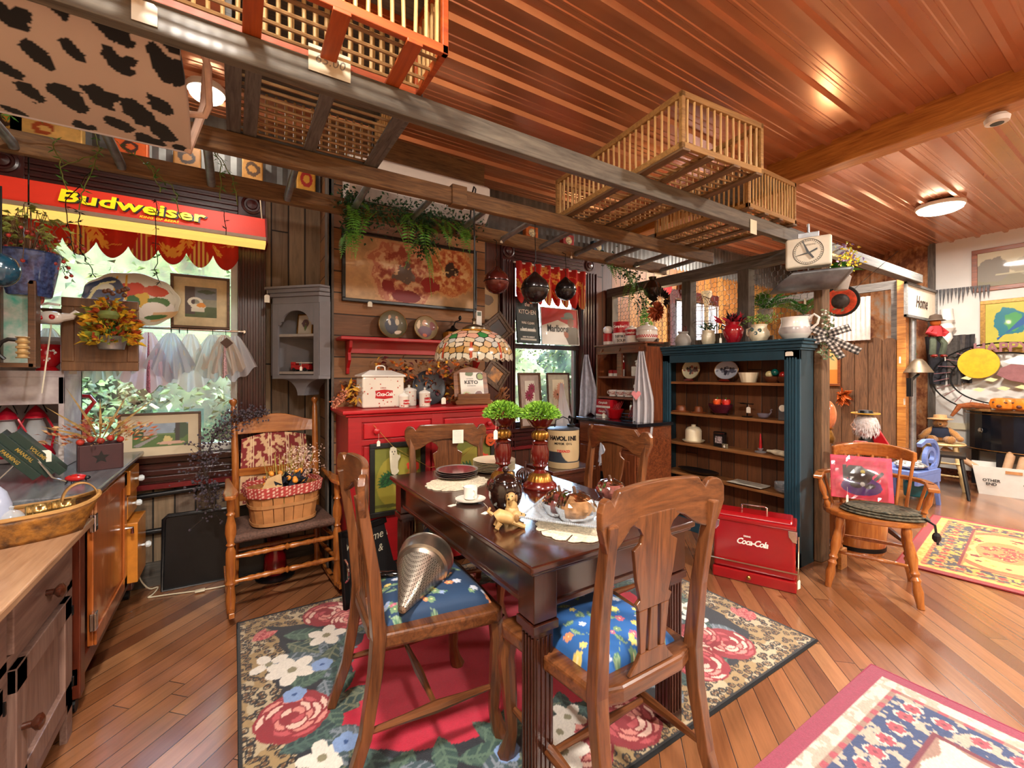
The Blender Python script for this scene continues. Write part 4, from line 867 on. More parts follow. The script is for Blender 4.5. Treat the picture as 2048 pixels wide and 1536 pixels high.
# ---------- red cooler ----------
ang = math.atan2(1.275-1.70,2.804-2.618); t = thing('cooler','red metal picnic cooler with white script lettering on the floor by the bookcase','cooler',(2.711+.1*cos(ang+pi/2),1.487+.1*sin(ang+pi/2),0),ang); W_ = .46; D_ = .2
m_coke = mat('red cooler enamel','960c14',.22,0,.04,coat=.6); m_wl = mat('white lettering','f0ece4',.5); m_rl = mat('red lettering','b8141c',.5)
b = MB(); b.box(-W_/2,W_/2,-D_/2,D_/2,0,.07); b.build('base',m_coke,t,bevel=.01,seg=3)
b = MB(); b.box(-W_/2+.006,W_/2-.006,-D_/2+.005,D_/2-.005,.07,.385); b.build('body',m_coke,t,bevel=.018,seg=4)
b = MB(); b.box(-W_/2,W_/2,-D_/2-.003,D_/2+.003,.37,.4); b.prism([(-D_/2+.01,.4),(D_/2-.01,.4),(D_/2-.03,.425),(-D_/2+.03,.425)],-W_/2+.02,W_/2-.02,'yz'); b.build('lid',m_coke,t,bevel=.01,seg=3)
b = MB(); b.tube([(-.07,0,.42),(-.07,0,.46),(-.06,0,.467),(.06,0,.467),(.07,0,.46),(.07,0,.42)],.006,8); b.build('handle',m_chrome,t,smooth=True)
b = MB(); b.tube([(-W_/2-.008,0,.2),(-W_/2-.008,-.06,.14),(-W_/2-.006,-D_/2-.012,.125),(W_/2+.006,-D_/2-.012,.125),(W_/2+.008,-.06,.14),(W_/2+.008,0,.24),(W_/2+.008,.04,.3)],.004,8); b.build('wire_bail',mat('steel wire','c0b090',.3,.9),t,smooth=True)
for s_ in (-1,1): b = MB(); b.prism([(s_*(W_/2+.001),.37),(s_*(W_/2-.045),.37),(s_*(W_/2-.04),.33),(s_*(W_/2-.022),.305),(s_*(W_/2+.001),.3)],-D_/2-.0,-D_/2+.015); b.box(s_*W_/2-.003,s_*W_/2+.003,-D_/2,-D_/2+.05,.32,.37); b.build('corner_plate',m_chrome,t,bevel=.003)
b = MB(MX.Translation((-.02,-D_/2-.005,.04)) @ MX.Rotation(pi/2,4,'X')); b.lathe([(.012,0),(.012,.008),(.006,.012),(.006,.02),(0,.021)],14); b.build('latch',mat('brass','b08a4a',.3,.9),t,smooth=True)
text('Coca-Cola',.052,(-.005,-D_/2-.001+.005,.255),FR,m_wl,t,.001,.35,.0012,sp=.85,sx=.9); text('DRINK',.013,(-.03,-D_/2+.004,.29),FR,m_wl,t,.001,0,.0005)
# ---------- leaning boards ----------
t = thing('black_tray','large plain black tray board leaning against the wall beneath the window','tray',(.02-.12,3.33,0),0,rot=(R(-7),0,R(-3)))
b = MB(); b.box(-.27,.27,0,.02,0,.43); b.build('panel',m_black,t,bevel=.003); b = MB(); b.tube([(-.27,-.006,.0),(.27,-.006,.0),(.27,-.006,.42),(.25,-.006,.44),(-.25,-.006,.44),(-.27,-.006,.42)],.011,8,True); b.build('rim',m_black,t,smooth=True)
p = at(690,1222,Z=.012); q = at(806,1170,Z=.012); dx = V((q.x-p.x,q.y-p.y,0)); an = math.atan2(dx.y,dx.x)
t = thing('chalkboard','black chalkboard welcome sign with metal handle leaning behind the left dining chair','chalkboard',(p.x,p.y,.013),0,rot=(R(-6),0,an+R(8))); m_chalk = mat('chalk','c4bda4',.9)
b = MB(); b.box(0,.42,0,.015,0,.42); b.build('slate',mat('chalkboard slate','17181a',.6),t); b = MB()
for (a,c_,e,f_) in ((0,.42,0,.035),(0,.42,.385,.42),(0,.035,0,.42),(.385,.42,0,.42)): b.box(a,c_,-.008,.018,e,f_)
b.build('frame',mat('black wood frame','0e0e0f',.4),t,bevel=.003)
b = MB(); b.tube([(.012,-.008,.15),(.012,-.03,.17),(.012,-.036,.21),(.012,-.03,.25),(.012,-.008,.27)],.008,8); b.build('handle',m_chrome,t,smooth=True)
text('Welcome to',.07,(.2,-.001,.33),FR,m_chalk,t,.0005,.2); text('&',.06,(.27,-.001,.25),FR,m_chalk,t,.0005,.2); text('Ac',.09,(.1,-.001,.21),FR,m_chalk,t,.0005,.2)
b = MB()
for k in (-.03,0,.03): b.tube([(.12+k,-.001,.06),(.12+k*1.6,-.001,.1),(.12+k,-.001,.14)],.0012,4)
b.tube([(.12+.05*cos(i*.5),-.001,.1+.042*sin(i*.5)) for i in range(13)],.0012,4,True); b.build('chalk_pumpkin',m_chalk,t)
# ---------- timber overhead: long board and hanging ladder ----------
t = thing('hanging_beam','long grey-brown board hung from the ceiling, nearest the camera, price card on it','beam',(1.3,1.56,2.285)); M = Wd((1.3,1.56,2.285))
m_beam = wood('grey brown board','3c342b','756a5a','x',.7,.6,.1,.2)
MB(M).box(-1.2,3.40,1.54,1.58,2.24,2.33).build('board',m_beam,t,bevel=.004)
t = thing('hanging_ladder','weathered wooden ladder with round rungs hung level in front of the windows','ladder',(1.2,2.44,2.285)); M = Wd((1.2,2.44,2.285))
MB(M).box(-1.3,3.40,2.19,2.235,2.24,2.33).build('rail',m_brownb,t,bevel=.006); MB(M).box(1.0,1.09,2.18,2.245,2.235,2.345).build('cleat',m_brownb,t,bevel=.004)
MB(M).box(-1.3,3.40,2.66,2.70,2.235,2.33).build('rail',m_brownb,t,bevel=.006)
for i in range(13): b = MB(M); x = -.78+.34*i; b.tube([(x,2.2,2.285),(x,2.64,2.262),(x,2.655,2.25)],[.017,.019,.017],10); b.build('rung',m_galv,t,smooth=True)
def card(label,px,py,w,h,word=None,Y=1.535):
    p = at(px,py,Y=Y); t = thing('price_card',label,'price card',p); MB().box(-w/2,w/2,-.001,.001,-h,0).build('card',mat('tan card','d8cdb0',.8,0,.03),t)
    if word: text(word,h*.5,(0,-.002,-h*.48),FR,mat('pencil','8a8478',.8),t,.0003,.2)
card('handwritten price card taped on the long hanging board',660,101,.13,.085,'65.00'); card('blank price card at the far end of the long hanging board',1507,440,.075,.09)
p = at(289,2,Y=1.535); tagcard('worn paper tag tied on the hanging board over the cow print',p,.0,w=.055,h=.06)
# cow print ironing board
t = thing('ironing_board','cow-print covered ironing board with white tube legs lying upside down on the ladder','ironing board',(-.9,1.85,2.25))
c = Cv(1.0,.56,200,110,'c8b4a4'); U,Vv = c.U,c.V; rs = random.Random(11); pts = []
for k in range(600):
    x,y = rs.uniform(0,1.0),rs.uniform(0,.56)
    if all((x-a)**2+((y-b_)*1.0)**2 > .0082 for a,b_ in pts): pts.append((x,y))
for i,(x,y) in enumerate(pts):
    s_ = rs.uniform(.55,1.25); c.ell(x,y,.055*s_,.032*s_,'0c0c10',rs.uniform(1.7,2.6),wob=1.0,seed=i)
    if i % 3 == 0: c.ell(x+.026,y+.012,.03*s_,.02*s_,'0c0c10',1.0,wob=1.0,seed=i+50)
x1 = -.135; c.put(Vv < .012,'e8e4ea')
def cowpos(u,v): return (u-1.0+x1+.9-.012*(v/.56-.5)**2*4,.27-v/.56*.53,-.085+v/.56*.13-.02*np.sin(v/.56*3.14))
c.mesh('cover',vcol('cow print',.85,.1),t,cowpos,solid=.03)
b = MB(Wd((-.9,1.85,2.25))); m_leg = mat('cream tube','d8b8a4',.4)
b.tube([(-.1,1.62,2.36),(-.075,1.72,2.30),(-.075,1.85,2.24),(-.09,1.9,2.225),(-.16,1.92,2.22)],.011,8); b.build('leg',m_leg,t,smooth=True)
b = MB(Wd((-.9,1.85,2.25))); b.tube([(-.09,2.06,2.50),(-.1,2.05,2.33),(-.155,2.1,2.16)],[.016,.015,.012],8); b.build('leg',m_leg,t,smooth=True)
# ---------- bamboo and slat crates ----------
m_dow = wood('pale dowel','a87c40','dcb678','z',1.2,.5,.1,.1); m_orw = wood('orange stained slat','8a3410','b8541c','x',.9,.5,.1,.2); m_ory = wood('orange stained slat y','8a3410','b8541c','y',.9,.5,.1,.2); m_tanx = wood('tan crate frame','7a5426','b88a4c','x',1,.6,0,.2)
m_dowx = wood('brown lengthwise slat','6a4826','a57c4c','x',1.2,.5,.1,.1); m_brny = wood('brown cross slat','4a3422','80603e','y',1,.6,0,.3)
def crate(label,loc,rz,L,W,H,fm,cm,top=True,xs=(.0,.3,.62,.97),dow=.036,base='grid',lift=0):
    t = thing('wooden_crate',label,'crate',loc,rz,'old chicken and produce crates laid across the ladder and board'); b = MB(); f = .022
    for z in (0,H-.025):
        for y in (0,W-f): b.box(0,L,y,y+f,z,z+.03)
        for x in (0,L-f): b.box(x,x+f,0,W,z,z+.03)
    for x in (0,L-f):
        for y in (0,W-f): b.box(x,x+f,y,y+f,0,H)
    b.build('frame',fm,t,bevel=.003); b = MB()
    for k in xs: b.box(k*(L-.05),k*(L-.05)+.05,-.004,W+.004,-.012,0)
    b.build('cross_slats',cm,t,bevel=.002)
    b = MB(); n = int(W/.05)
    for i in range(1,n): b.tube([(0.01,i*W/n,.01),(L/2,i*W/n+random.uniform(-.006,.006),.006),(L-.01,i*W/n,.01)],.006,6)
    b.build('floor_slats',m_dowx,t,smooth=True); b = MB()
    n = int(L/dow)
    for i in range(1,n):
        for y in (.011,W-.011): b.tube([(i*L/n,y,.01),(i*L/n+random.uniform(-.004,.004),y,H*.5),(i*L/n,y,H-.01)],.0062,6)
    n = int(W/dow)
    for i in range(1,n):
        for x in (.011,L-.011): b.tube([(x,i*W/n,.01),(x,i*W/n+random.uniform(-.004,.004),H*.5),(x,i*W/n,H-.01)],.0062,6)
    b.build('side_dowels',m_dow,t,smooth=True)
    if top: MB().box(.01,L-.01,.03,W-.02,H,H+.012).build('top_board',m_grayw,t,bevel=.002)
    return t
crate('orange-stained dowel crate at the top, overhanging the board nearest the camera',(-.36,1.315,2.345),0,.95,.275,.27,m_orw,m_ory,xs=(.12,.42,.66,.9))
crate('grey weathered slat crate lying between board and ladder, left of the others',(-.03,1.60,2.345),0,.64,.66,.24,m_grayw,m_grayy,xs=(.0,.1,.5,.96))
crate('tall pale dowel crate with long rails, the largest one on the right',(1.73,1.27,2.345),R(-5),.60,1.06,.26,m_tanx,m_brny,xs=(.0,.3,.65,.97),dow=.043,top=False)
crate('narrow brown dowel crate at the far right end of the hanging board',(2.69,1.50,2.345),0,.60,.72,.28,m_tanx,m_brny,xs=(.0,.33,.66,1.0),dow=.034)
# ---------- high shelf with tins ----------
struct(MB().box(XL,.5,3.32,YB,2.562,2.58).build('trim_10',m_brownb)); struct(MB().box(1.7,3.38,3.32,YB,2.562,2.58).build('trim_10',m_log))
TN = [(20,'b8862a','3a2410','dark carved wooden box on the high shelf at the far left'),(92,'e0b060','a84818','pale yellow tin with orange blossoms, left on the high shelf'),(262,'c8541a','3a1a10','orange spotted tin on the high shelf over the window lamp'),(375,'8a5a20','2a1a10','small brown label tin by the ironing board tip'),(505,'b07a34','4a3018','upright tan tin with leaf drawing on the high shelf'),(612,'d89a34','a8241c','gold tin with red round emblem on the high shelf')]
for i,(px,a,c_,lb) in enumerate(TN):
    p = at(px,330,Y=3.39); h = (.16,.12,.12,.14,.17,.19)[i]; w_ = (.12,.3,.16,.14,.12,.12)[i]
    t = thing('decorative_tin',lb,'tin',(p.x,3.40,2.58),0,'tins on the high shelf'); MB().box(-w_/2,w_/2,-.035,.035,0,h).build('body',mat('tin %d' % i,a,.4,.2,.2,20),t,bevel=.006)
    c = Cv(w_*.85,h*.8,24,24,a); c.noise(.3,30,i); c.ell(w_*.42,h*.4,min(w_,h)*.33,h*.3,c_,wob=.6 if i < 5 else 0,seed=i); c.ell(w_*.42,h*.4,min(w_,h)*.18,h*.14,a,wob=.8,seed=i+1)
    c.mesh('label',vcol('tin label',.4),t,lambda u,v: (u-w_*.425,-.037+0*u,v+h*.1))
for px,col,lb in ((938,'b8341a','small red spotted tin on the high shelf right of the air conditioner'),(1062,'c86a2a','orange tin on the high shelf above the second window'),(1135,'a83a3a','square floral tile tin on the high shelf above the second window'),(1195,'3a4a5a','dark blue book on the high shelf beside the amber panels')):
    p = at(px,470,Y=3.39); t = thing('decorative_tin',lb,'tin',(p.x,3.4,2.58),0,'tins on the high shelf'); MB().box(-.07,.07,-.03,.03,0,.12).build('body',mat('tin'+lb[:9],col,.4,.2,.3,30),t,bevel=.006); MB().lathe([(.04,0),(.036,.003),(0,.003)],14).build('emblem',mat('emblem'+lb[:9],'d8c49a',.5,0,.6,60),t).matrix_local = MX.Translation((0,-.031,.06)) @ MX.Rotation(pi/2,4,'X')
# ---------- air conditioner ----------
t = thing('air_conditioner','white split air conditioner high on the plank wall','air conditioner',(1.11,3.05,2.42)); M = Wd((1.11,3.05,2.42))
b = MB(M); b.prism([(3.05,2.44),(3.05,2.71),(2.86,2.71),(2.82,2.68),(2.82,2.50),(2.88,2.44)],.60,1.60,'yz'); b.build('housing',m_whitegl,t,bevel=.01,seg=3)
b = MB(M); b.prism([(2.835,2.49),(2.9,2.43),(2.885,2.425),(2.822,2.485)],.64,1.56,'yz'); b.build('louver',mat('grey white plastic','b8b4ae',.4),t); MB(M).box(.63,1.57,2.88,3.0,2.428,2.442).build('air_outlet',m_black,t)
# ---------- tiffany lamp ----------
LX = at(948,700,Y=2.21); zc = 1.385; t = thing('pendant_lamp','leaded stained-glass dome lamp with dragonflies hanging over the sideboard','lamp',(LX.x,2.21,zc)); Rr = .222; Hh = .17
def sgl(u,v): # u angle 0..1, v height 0..1
    a = u*2*pi; th = v*1.28; r = Rr*cos(th)**.85; z = Hh*sin(th)/sin(1.28)
    return a,r,z
nu,nv = 360,70; c = Cv(1,1,nu,nv,'d8c8b0'); U,Vv = c.U,c.V; rs = random.Random(5); cells = []
for j in range(7):
    nn = 34-4*j
    for i in range(nn): cells.append(((i+.5*(j % 2)+rs.uniform(-.2,.2))/nn,(j+.5+rs.uniform(-.25,.25))/7.2,j))
d1 = np.full(U.shape,9.); d2 = np.full(U.shape,9.); idx = np.zeros(U.shape,int)
for k,(cx,cy,j) in enumerate(cells):
    dx = np.abs(U-cx); dx = np.minimum(dx,1-dx)*6.28*Rr*np.cos(Vv*1.25); dy = (Vv-cy)*.28; d = np.sqrt(dx**2+dy**2); m = d < d1; d2 = np.where(m,d1,np.minimum(d2,d)); idx = np.where(m,k,idx); d1 = np.minimum(d1,d)
pal = ['d8b48a','e8d8c0','dcc8a0','d8d0c4','e0a890','c8c8c0','e8d8c0']
for k,(cx,cy,j) in enumerate(cells):
    q = rs.choice(['b88a4a','c89a5a','d8b478']) if j == 1 else ('e0d8c0' if j == 0 else rs.choice(pal) if j < 4 else rs.choice(['e0a890','e8b8a0','d8d0c4','3f8a4a']) if j == 4 else 'e09a30' if j > 5 else rs.choice(['e8c8a0','e0a890'])); c.put(idx == k,q)
c.put(d2-d1 < .0045,'16120e')
for i in range(8): x = (i+.3)/8; c.line([(x,.03),(x,.4)],.011,'a8341c'); c.line([(x-.0,.03),(x,.4)],.004,'c85a3a')
def glassdome():
    m,n,b = _new('stained glass'); a = n.nodes.new('ShaderNodeAttribute'); a.attribute_name = 'Col'; n.links.new(a.outputs['Color'],b.inputs['Base Color']); b.inputs['Roughness'].default_value = .18; tr = n.nodes.new('ShaderNodeBsdfTranslucent'); n.links.new(a.outputs['Color'],tr.inputs[0]); x = n.nodes.new('ShaderNodeMixShader'); x.inputs[0].default_value = .5
    n.links.new(b.outputs[0],x.inputs[1]); n.links.new(tr.outputs[0],x.inputs[2]); n.links.new(x.outputs[0],n.nodes['Material Output'].inputs[0]); return m
def gpos(u,v):
    a,r,z = u*2*pi,Rr*np.cos(v*1.28)**.85,Hh*np.sin(v*1.28)/sin(1.28); lip = .006*np.sin(u*2*pi*24)*(v < .02); return r*np.cos(a),r*np.sin(a),z+lip
c.mesh('shade',glassdome(),t,gpos)
b = MB(); b.lathe([(.07,Hh-.005),(.066,Hh+.012),(.04,Hh+.026),(.012,Hh+.034),(.008,Hh+.05),(.014,Hh+.06),(0,Hh+.075)],24); b.build('cap',mat('bronze cap','6a5c48',.35,.9),t,smooth=True)
b = MB(); b.tube([(0,0,Hh+.07),(.004,0,.6),(0,0,2.28-zc),(.0,-.02,2.35-zc),(0,.0,2.37-zc),(0,.03,2.33-zc),(0,.045,2.2-zc)],.005,6); b.build('cord',m_black,t,smooth=True)
# ---------- hanging ball pots ----------
def ballpot(label,px,py,Y,rpx,col,ztop):
    p = at(px,py,Y=Y); r = rpx*(p-V((0,0,CH))).length/F_/1.02; f = (p-V((0,0,CH))); d = f.x*_s+f.y*_c; r = rpx*d/F_
    t = thing('hanging_ball_canister',label,'hanging canister',p,0,'dark ball canisters hanging before the second window')
    b = MB(); pr_ = [(r*sin(pi*i/14),-r*cos(pi*i/14)) for i in range(0,11)]+[(r*.5,r*.86),(r*.28,r*1.06),(r*.14,r*1.2),(0,r*1.26)]; b.lathe(pr_,28); b.build('body',mat('dark enamel'+label[:12],col,.22,.3,.2,6,coat=.4),t,smooth=True)
    MB().tube([(r*1.01*cos(i*.3),r*1.01*sin(i*.3),0) for i in range(21)],.003,6,True).build('seam_ring',m_blackm,t,smooth=True)
    MB().tube([(0,0,r*1.2),(.004,0,r*1.2+.03),(-.006,0,r*1.2+.05),(.006,0,r*1.2+.08),(0,0,(ztop-p.z)*.8),(0,0,ztop-p.z-.02),(0,2.67-p.y if Y > 2.5 else 0,ztop-p.z+.01)],.0028,6).build('hook',m_blackm,t,smooth=True)
ballpot('reddish brown ball canister with pointed top, left of the second window',993,563,2.62,25,'5a1f18',2.25)
ballpot('largest black ball canister, middle one before the red valance',1070,578,2.22,28,'1a1214',2.25)
ballpot('smallest black ball canister, right one before the red valance',1131,580,2.62,21,'161214',2.25)
# ---------- greenery garlands ----------
def frond(b,p,d,L,w=.05,droop=.5):
    p = V(p); d = V(d).normalized(); pts = []; n = 16
    for i in range(n+1): pts.append(p+d*L*i/n+V((0,0,-droop*L*(i/n)**2)))
    b.tube(pts,.0012,4)
    for i in range(1,n):
        t_ = (pts[i+1]-pts[i-1]).normalized(); sd = t_.cross(V((0,0,1))); sd = sd.normalized() if sd.length > .05 else V((1,0,0)); ww = w*sin(pi*(i/n)**.7)*1.1
        for s_ in (-1,1): b.leaf(pts[i],sd*s_+t_*.5+V((0,0,.1)),ww,ww*.3,(0,0,1) if abs(t_.z) < .8 else sd.cross(t_),.1)
def garland(label,pts,nf,nl,ml=m_dkgreen,fl=.22,spread=.05,name='fern_garland'):
    t = thing(name,label,'garland',pts[0]); o = V(pts[0]); b = MB(); b.tube([V(p)-o for p in pts],.004,6); b.build('stem',m_dkgreen,t); b = MB()
    for i in range(nf):
        k = (i+.5)/nf*(len(pts)-1); p = V(pts[int(k)]).lerp(V(pts[min(int(k)+1,len(pts)-1)]),k-int(k))-o; frond(b,p,(random.uniform(-.6,.6),random.uniform(-.9,.1),random.uniform(-1.2,-.1)),fl*random.uniform(.7,1.2),.045)
    b.build('fern_fronds',mat('bright fern '+label[:10],'5fa03a',.55,0,.3,30),t); b = MB()
    for i in range(nl):
        k = random.uniform(0,len(pts)-1.001); p = V(pts[int(k)]).lerp(V(pts[int(k)+1]),k-int(k))-o+V((random.gauss(0,spread),random.gauss(0,spread),random.gauss(-spread*.3,spread))); b.leaf(p,(random.uniform(-1,1),random.uniform(-1,1),random.uniform(-1,1)),.028,.015)
    b.build('small_leaves',ml,t)
def A(px,py,Y): return at(px,py,Y=Y)
garland('fern and boxwood garland draped on the ladder before the flower painting',[A(690,400,2.6),A(740,420,2.6),A(800,425,2.6),A(850,430,2.6),A(900,440,2.6),A(945,455,2.6)],14,900)
garland('fern strand hanging straight down at the left of the flower painting',[A(705,390,2.62),A(703,430,2.62),A(700,470,2.62)],5,260,fl=.17,spread=.03)
garland('thick fern strand hanging down over the middle of the flower painting',[A(845,430,2.62),A(850,465,2.62),A(850,500,2.62)],7,320,fl=.2,spread=.035)
garland('fern garland hanging from the ladder end right of the second window',[A(1205,510,2.75),A(1240,530,2.75),A(1270,555,2.75),A(1285,600,2.75),A(1295,640,2.75)],14,420,fl=.2,spread=.04)
t = thing('dark_vase','dark brown gourd vase hanging in the fern by the partition','vase',A(1305,578,2.7)); MB().lathe([(.03,-.09),(.07,-.05),(.085,0),(.06,.05),(.025,.08),(.035,.11),(.028,.11),(.018,.08),(0,.07)],24).build('body',mat('dark gourd','2a1c14',.25,0,.4,20,coat=.5),t,smooth=True)
def vine(label,starts):
    o = V(starts[0][0]); t = thing('twig_vine',label,'vine',o); b = MB(); lf = MB()
    for pts in starts:
        P = [V(p)-o for p in pts]; Q = []
        for a_,b_ in zip(P,P[1:]):
            for k in range(5): Q.append(a_.lerp(b_,k/5)+V((random.gauss(0,.004),random.gauss(0,.004),random.gauss(0,.004))))
        b.tube(Q+[P[-1]],.0022,5)
        for q in Q[::2]:
            for k in range(4): lf.leaf(q,(random.uniform(-1,1),random.uniform(-1,1),random.uniform(-.7,.7)),.03,.006,None,.1)
    b.build('stems',m_blackm if 'black' in label else mat('green brown vine','6a7a34',.7),t); lf.build('thorn_leaves',m_blackm if 'black' in label else m_green,t)
YV = 2.5
vine('thin green trailing vine looped over the ladder above the beer sign',[[A(0,228,YV),A(60,235,YV),A(120,238,YV),A(190,262,YV)],[A(108,280,YV),A(120,330,YV),A(135,380,YV)],[A(190,262,YV),A(200,305,YV),A(120,335,YV)],[A(200,305,YV),A(170,370,YV),A(158,420,YV)],[A(240,290,YV),A(300,335,YV),A(350,380,YV),A(365,440,YV)],[A(300,335,YV),A(320,385,YV)],[A(430,300,YV),A(445,335,YV),A(440,400,YV)],[A(432,300,YV),A(465,350,YV),A(475,410,YV)]])
vine('black wire thorn garland hanging in front of the left window',[[V((-.5,2.68,2.29)),A(130,400,3.1),A(140,475,3.1),A(150,510,3.1)],[A(158,420,3.1),A(160,480,3.1),A(170,515,3.1),A(192,555,3.1)],[A(312,400,3.1),A(310,470,3.1),A(315,540,3.1),A(313,570,3.1)],[A(450,420,3.1),A(452,470,3.1)],[A(85,495,3.1),A(120,530,3.1),A(145,550,3.1)]])
# ---------- hanging scale ----------
t = thing('hanging_scale','white-faced hanging produce scale with a galvanized scoop at the end of the board','scale',(3.3,1.43,2.03),R(-68)); m_dial = mat('cream dial','e0d8c4',.5,0,.03)
b = MB(); b.box(-.13,.13,-.05,.05,0,.2); b.build('body',m_dial,t,bevel=.015,seg=3); b = MB(MX.Translation((0,-.052,.1)) @ MX.Rotation(pi/2,4,'X')); b.tube([(.085*cos(i*.2),.085*sin(i*.2),0) for i in range(32)],.0015,4,True)
for i in range(40):
    a = i*2*pi/40; b.bar((.07*cos(a),.07*sin(a),0),(.08*cos(a),.08*sin(a),0),.003,.002)
b.build('dial_marks',m_black,t); b = MB(); b.prism([(-.08,.075),(.01,.098),(.05,.118),(.052,.108),(.01,.088)],-.058,-.055); b.prism([(-.03,.175),(.005,.1),(.035,.055),(.025,.05),(-.008,.095),(-.033,.172)],-.062,-.059); b.build('pointer',m_black,t)
text('DETECTO',.014,(.01,-.052,.145),FR,mat('grey print','8a867c',.6),t,.0005); b = MB(); b.box(-.06,.06,-.03,.03,.2,.235); b.tube([(0,0,.235),(0,0,.3)],.008,8); b.build('hanger',m_galv,t,bevel=.004)
b = MB(); n = 20
def sc(u,v):
    q = sin(pi*v); a = -pi*(.97-.94*v); x0 = -.08-.15*q; x1 = .24-.09*q; return (x0+(x1-x0)*u,.125*cos(a)*(1-.35*u**3),-.03+.125*sin(a))
b.grid(30,n,lambda u,v: sc(u,v)); b.add([sc(1,j/n) for j in range(n+1)],[tuple(range(n+1))]); b.build('scoop',m_galvd,t,smooth=True,solid=.004)
b = MB(); b.tube([(0,0,0),(0,0,-.03),(-.1,0,-.035)],.006,6); b.tube([(0,0,-.03),(.1,0,-.035)],.006,6); b.build('bracket',m_galv,t); tagcard('small paper tag hanging under the galvanized scoop',at(1610,597,Y=1.5),.0,w=.03,h=.04)
# ---------- generic small things ----------
def pot(name,label,cat,p,prof,m,parts=(),group=None,rz=0,n=24,flute=None,nf=12):
    t = thing(name,label,cat,p,rz,group); b = MB(); b.lathe(prof,n,nf=nf); b.build('body',m,t,smooth=True); return t
def handle(t,pts,r,m,name='handle'): MB().tube(pts,r,8).build(name,m,t,smooth=True)
def hook3(x,z0,r,h,n=9): return [(x+r*sin(pi*i/n),0,z0+h*i/n) for i in range(n+1)]
def frame(label,cat,p,rz,W,H,fw,fm,mat_c=None,mw=0,paint=None,base='c8b890',rot=None,d=.02,name='framed_picture',nx=60):
    # hangs with its bottom centre at p, facing local -Y
    t = thing(name,label,cat,p,rz,rot=rot); b = MB(); w,h = W/2,H
    for (x0,x1,z0,z1) in ((-w,w,0,fw),(-w,w,h-fw,h),(-w,-w+fw,fw,h-fw),(w-fw,w,fw,h-fw)): b.box(x0,x1,-d,0,z0,z1)
    b.build('frame',fm,t,bevel=min(.004,fw*.2))
    if mw:
        MB().box(-w+fw*.9,w-fw*.9,-d*.5,-d*.4,fw*.9,h-fw*.9).build('mat_board',mat_c,t)
    iw,ih = W-2*(fw+mw),H-2*(fw+mw); c = Cv(iw,ih,nx,max(8,int(nx*ih/iw)),base)
    if paint: paint(c,iw,ih)
    c.mesh('print',vcol('print',.5,coat=.2),t,lambda u,v: (u-iw/2,-d*.5-.001+0*u,v+fw+mw)); return t
m_fgold = mat('gold picture frame','a07a3c',.4,.5,.25,40); m_fbrown = wood('brown picture frame','3a2314','6a452a','x',1,.4,.2); m_fgrey = mat('grey brown frame','6a5c50',.5); m_matb = mat('cream mat board','cdbd9f',.8,0,.02); m_fred = wood('reddish frame','5a2812','9a5226','x',1,.35,.3)
# ---------- left window ----------
t = thing('beer_light','red and yellow lettered beer bar light hanging across the left window','bar light',(-.45,3.27,2.17)); b = MB(); L0,L1 = -.75,.618
m_budr = mat('red sign panel','c8301c',.6,0,.03,emit=.3); m_budy = mat('yellow glowing diffuser','e8c060',.4,0,.03,emit=.75)
b = MB(); b.prism([(-.06,.0),(.08,-.01),(.09,.13),(.05,.165)],L0,L1,'yz'); b.build('red_hood',m_budr,t,bevel=.003)
MB().prism([(-.062,-.004),(.08,-.014),(.07,-.035),(-.04,-.03)],L0,L1,'yz').build('diffuser',m_budy,t); MB().box(L0,L1,-.085,-.06,-.012,.006).build('edge_strip',m_white,t); MB().prism([(-.07,-.03),(.09,-.04),(.1,.13),(.05,.17)],L1,L1+.01,'yz').build('end_cap',mat('dark red end','6a1210',.5),t)
tilt = R(90-34); yt = mat('yellow sign letters','f0d020',.4,emit=.4); dk = mat('navy letter shadow','101c3a',.5)
text('Budweiser',.135,(-.02,-.012,.085),(tilt,0,0),dk,t,.001,0,.006,name='letter_shadow',sx=1.12); text('Budweiser',.135,(-.026,-.016,.088),(tilt,0,0),yt,t,.001,0,.003,sx=1.12); text('KING OF BEERS',.026,(.08,-.046,.03),(tilt,0,0),yt,t,.001,.2)
b = MB(); b.tube([(.6,.05,.16),(.59,.06,.3),(.605,.07,.4)],.004,6); b.build('cord',m_cream,t)
# valance: scalloped gathered cloth
def valance(name_l,x0,x1,zt,zb,y,n,sc_,seed):
    W_ = x1-x0; H_ = zt-zb+.09; nx = 260; c = Cv(W_,H_,nx,60,'b8281e'); c.noise(.12,30,seed); r = random.Random(seed)
    for k in range(n*3): c.petals(r.uniform(0,W_),r.uniform(.06,H_),r.uniform(.025,.045),7,'d89a4a','b8281e',r.random(),.35)
    for k in range(n*3): x,z = r.uniform(0,W_),r.uniform(.03,H_); c.line([(x,z),(x+.05,z+.03),(x+.09,z+.01)],.004,'d89a4a')
    for k in range(n):
        if k % 2: cx = (k+.5)*W_/n; w2 = W_/n*.42; m = (np.abs(c.U-cx) < w2*(1-(c.V/(H_*.75)))) ; c.put(m,'d8b468'); c.put(m & (np.sin((c.U-cx)*280) > -.1),'b03038')
    t = thing('valance',name_l,'curtain',((x0+x1)/2,y,zb-.09)); ph = lambda u: np.abs(np.sin(u/W_*n*pi))
    def pos(u,v):
        lowz = .09*(1-ph(u)**.7); z = lowz+(H_-lowz)*(v/H_); return u-W_/2,-.018*np.sin(u*55)*(.4+.6*v/H_)-.012*ph(u),z
    c.mesh('cloth',translucent_v(),t,pos,solid=.002); MB().tube([(-W_/2-.02,.01,H_-.01),(W_/2+.02,.01,H_-.01)],.008,8).build('rod',m_white,t); return t
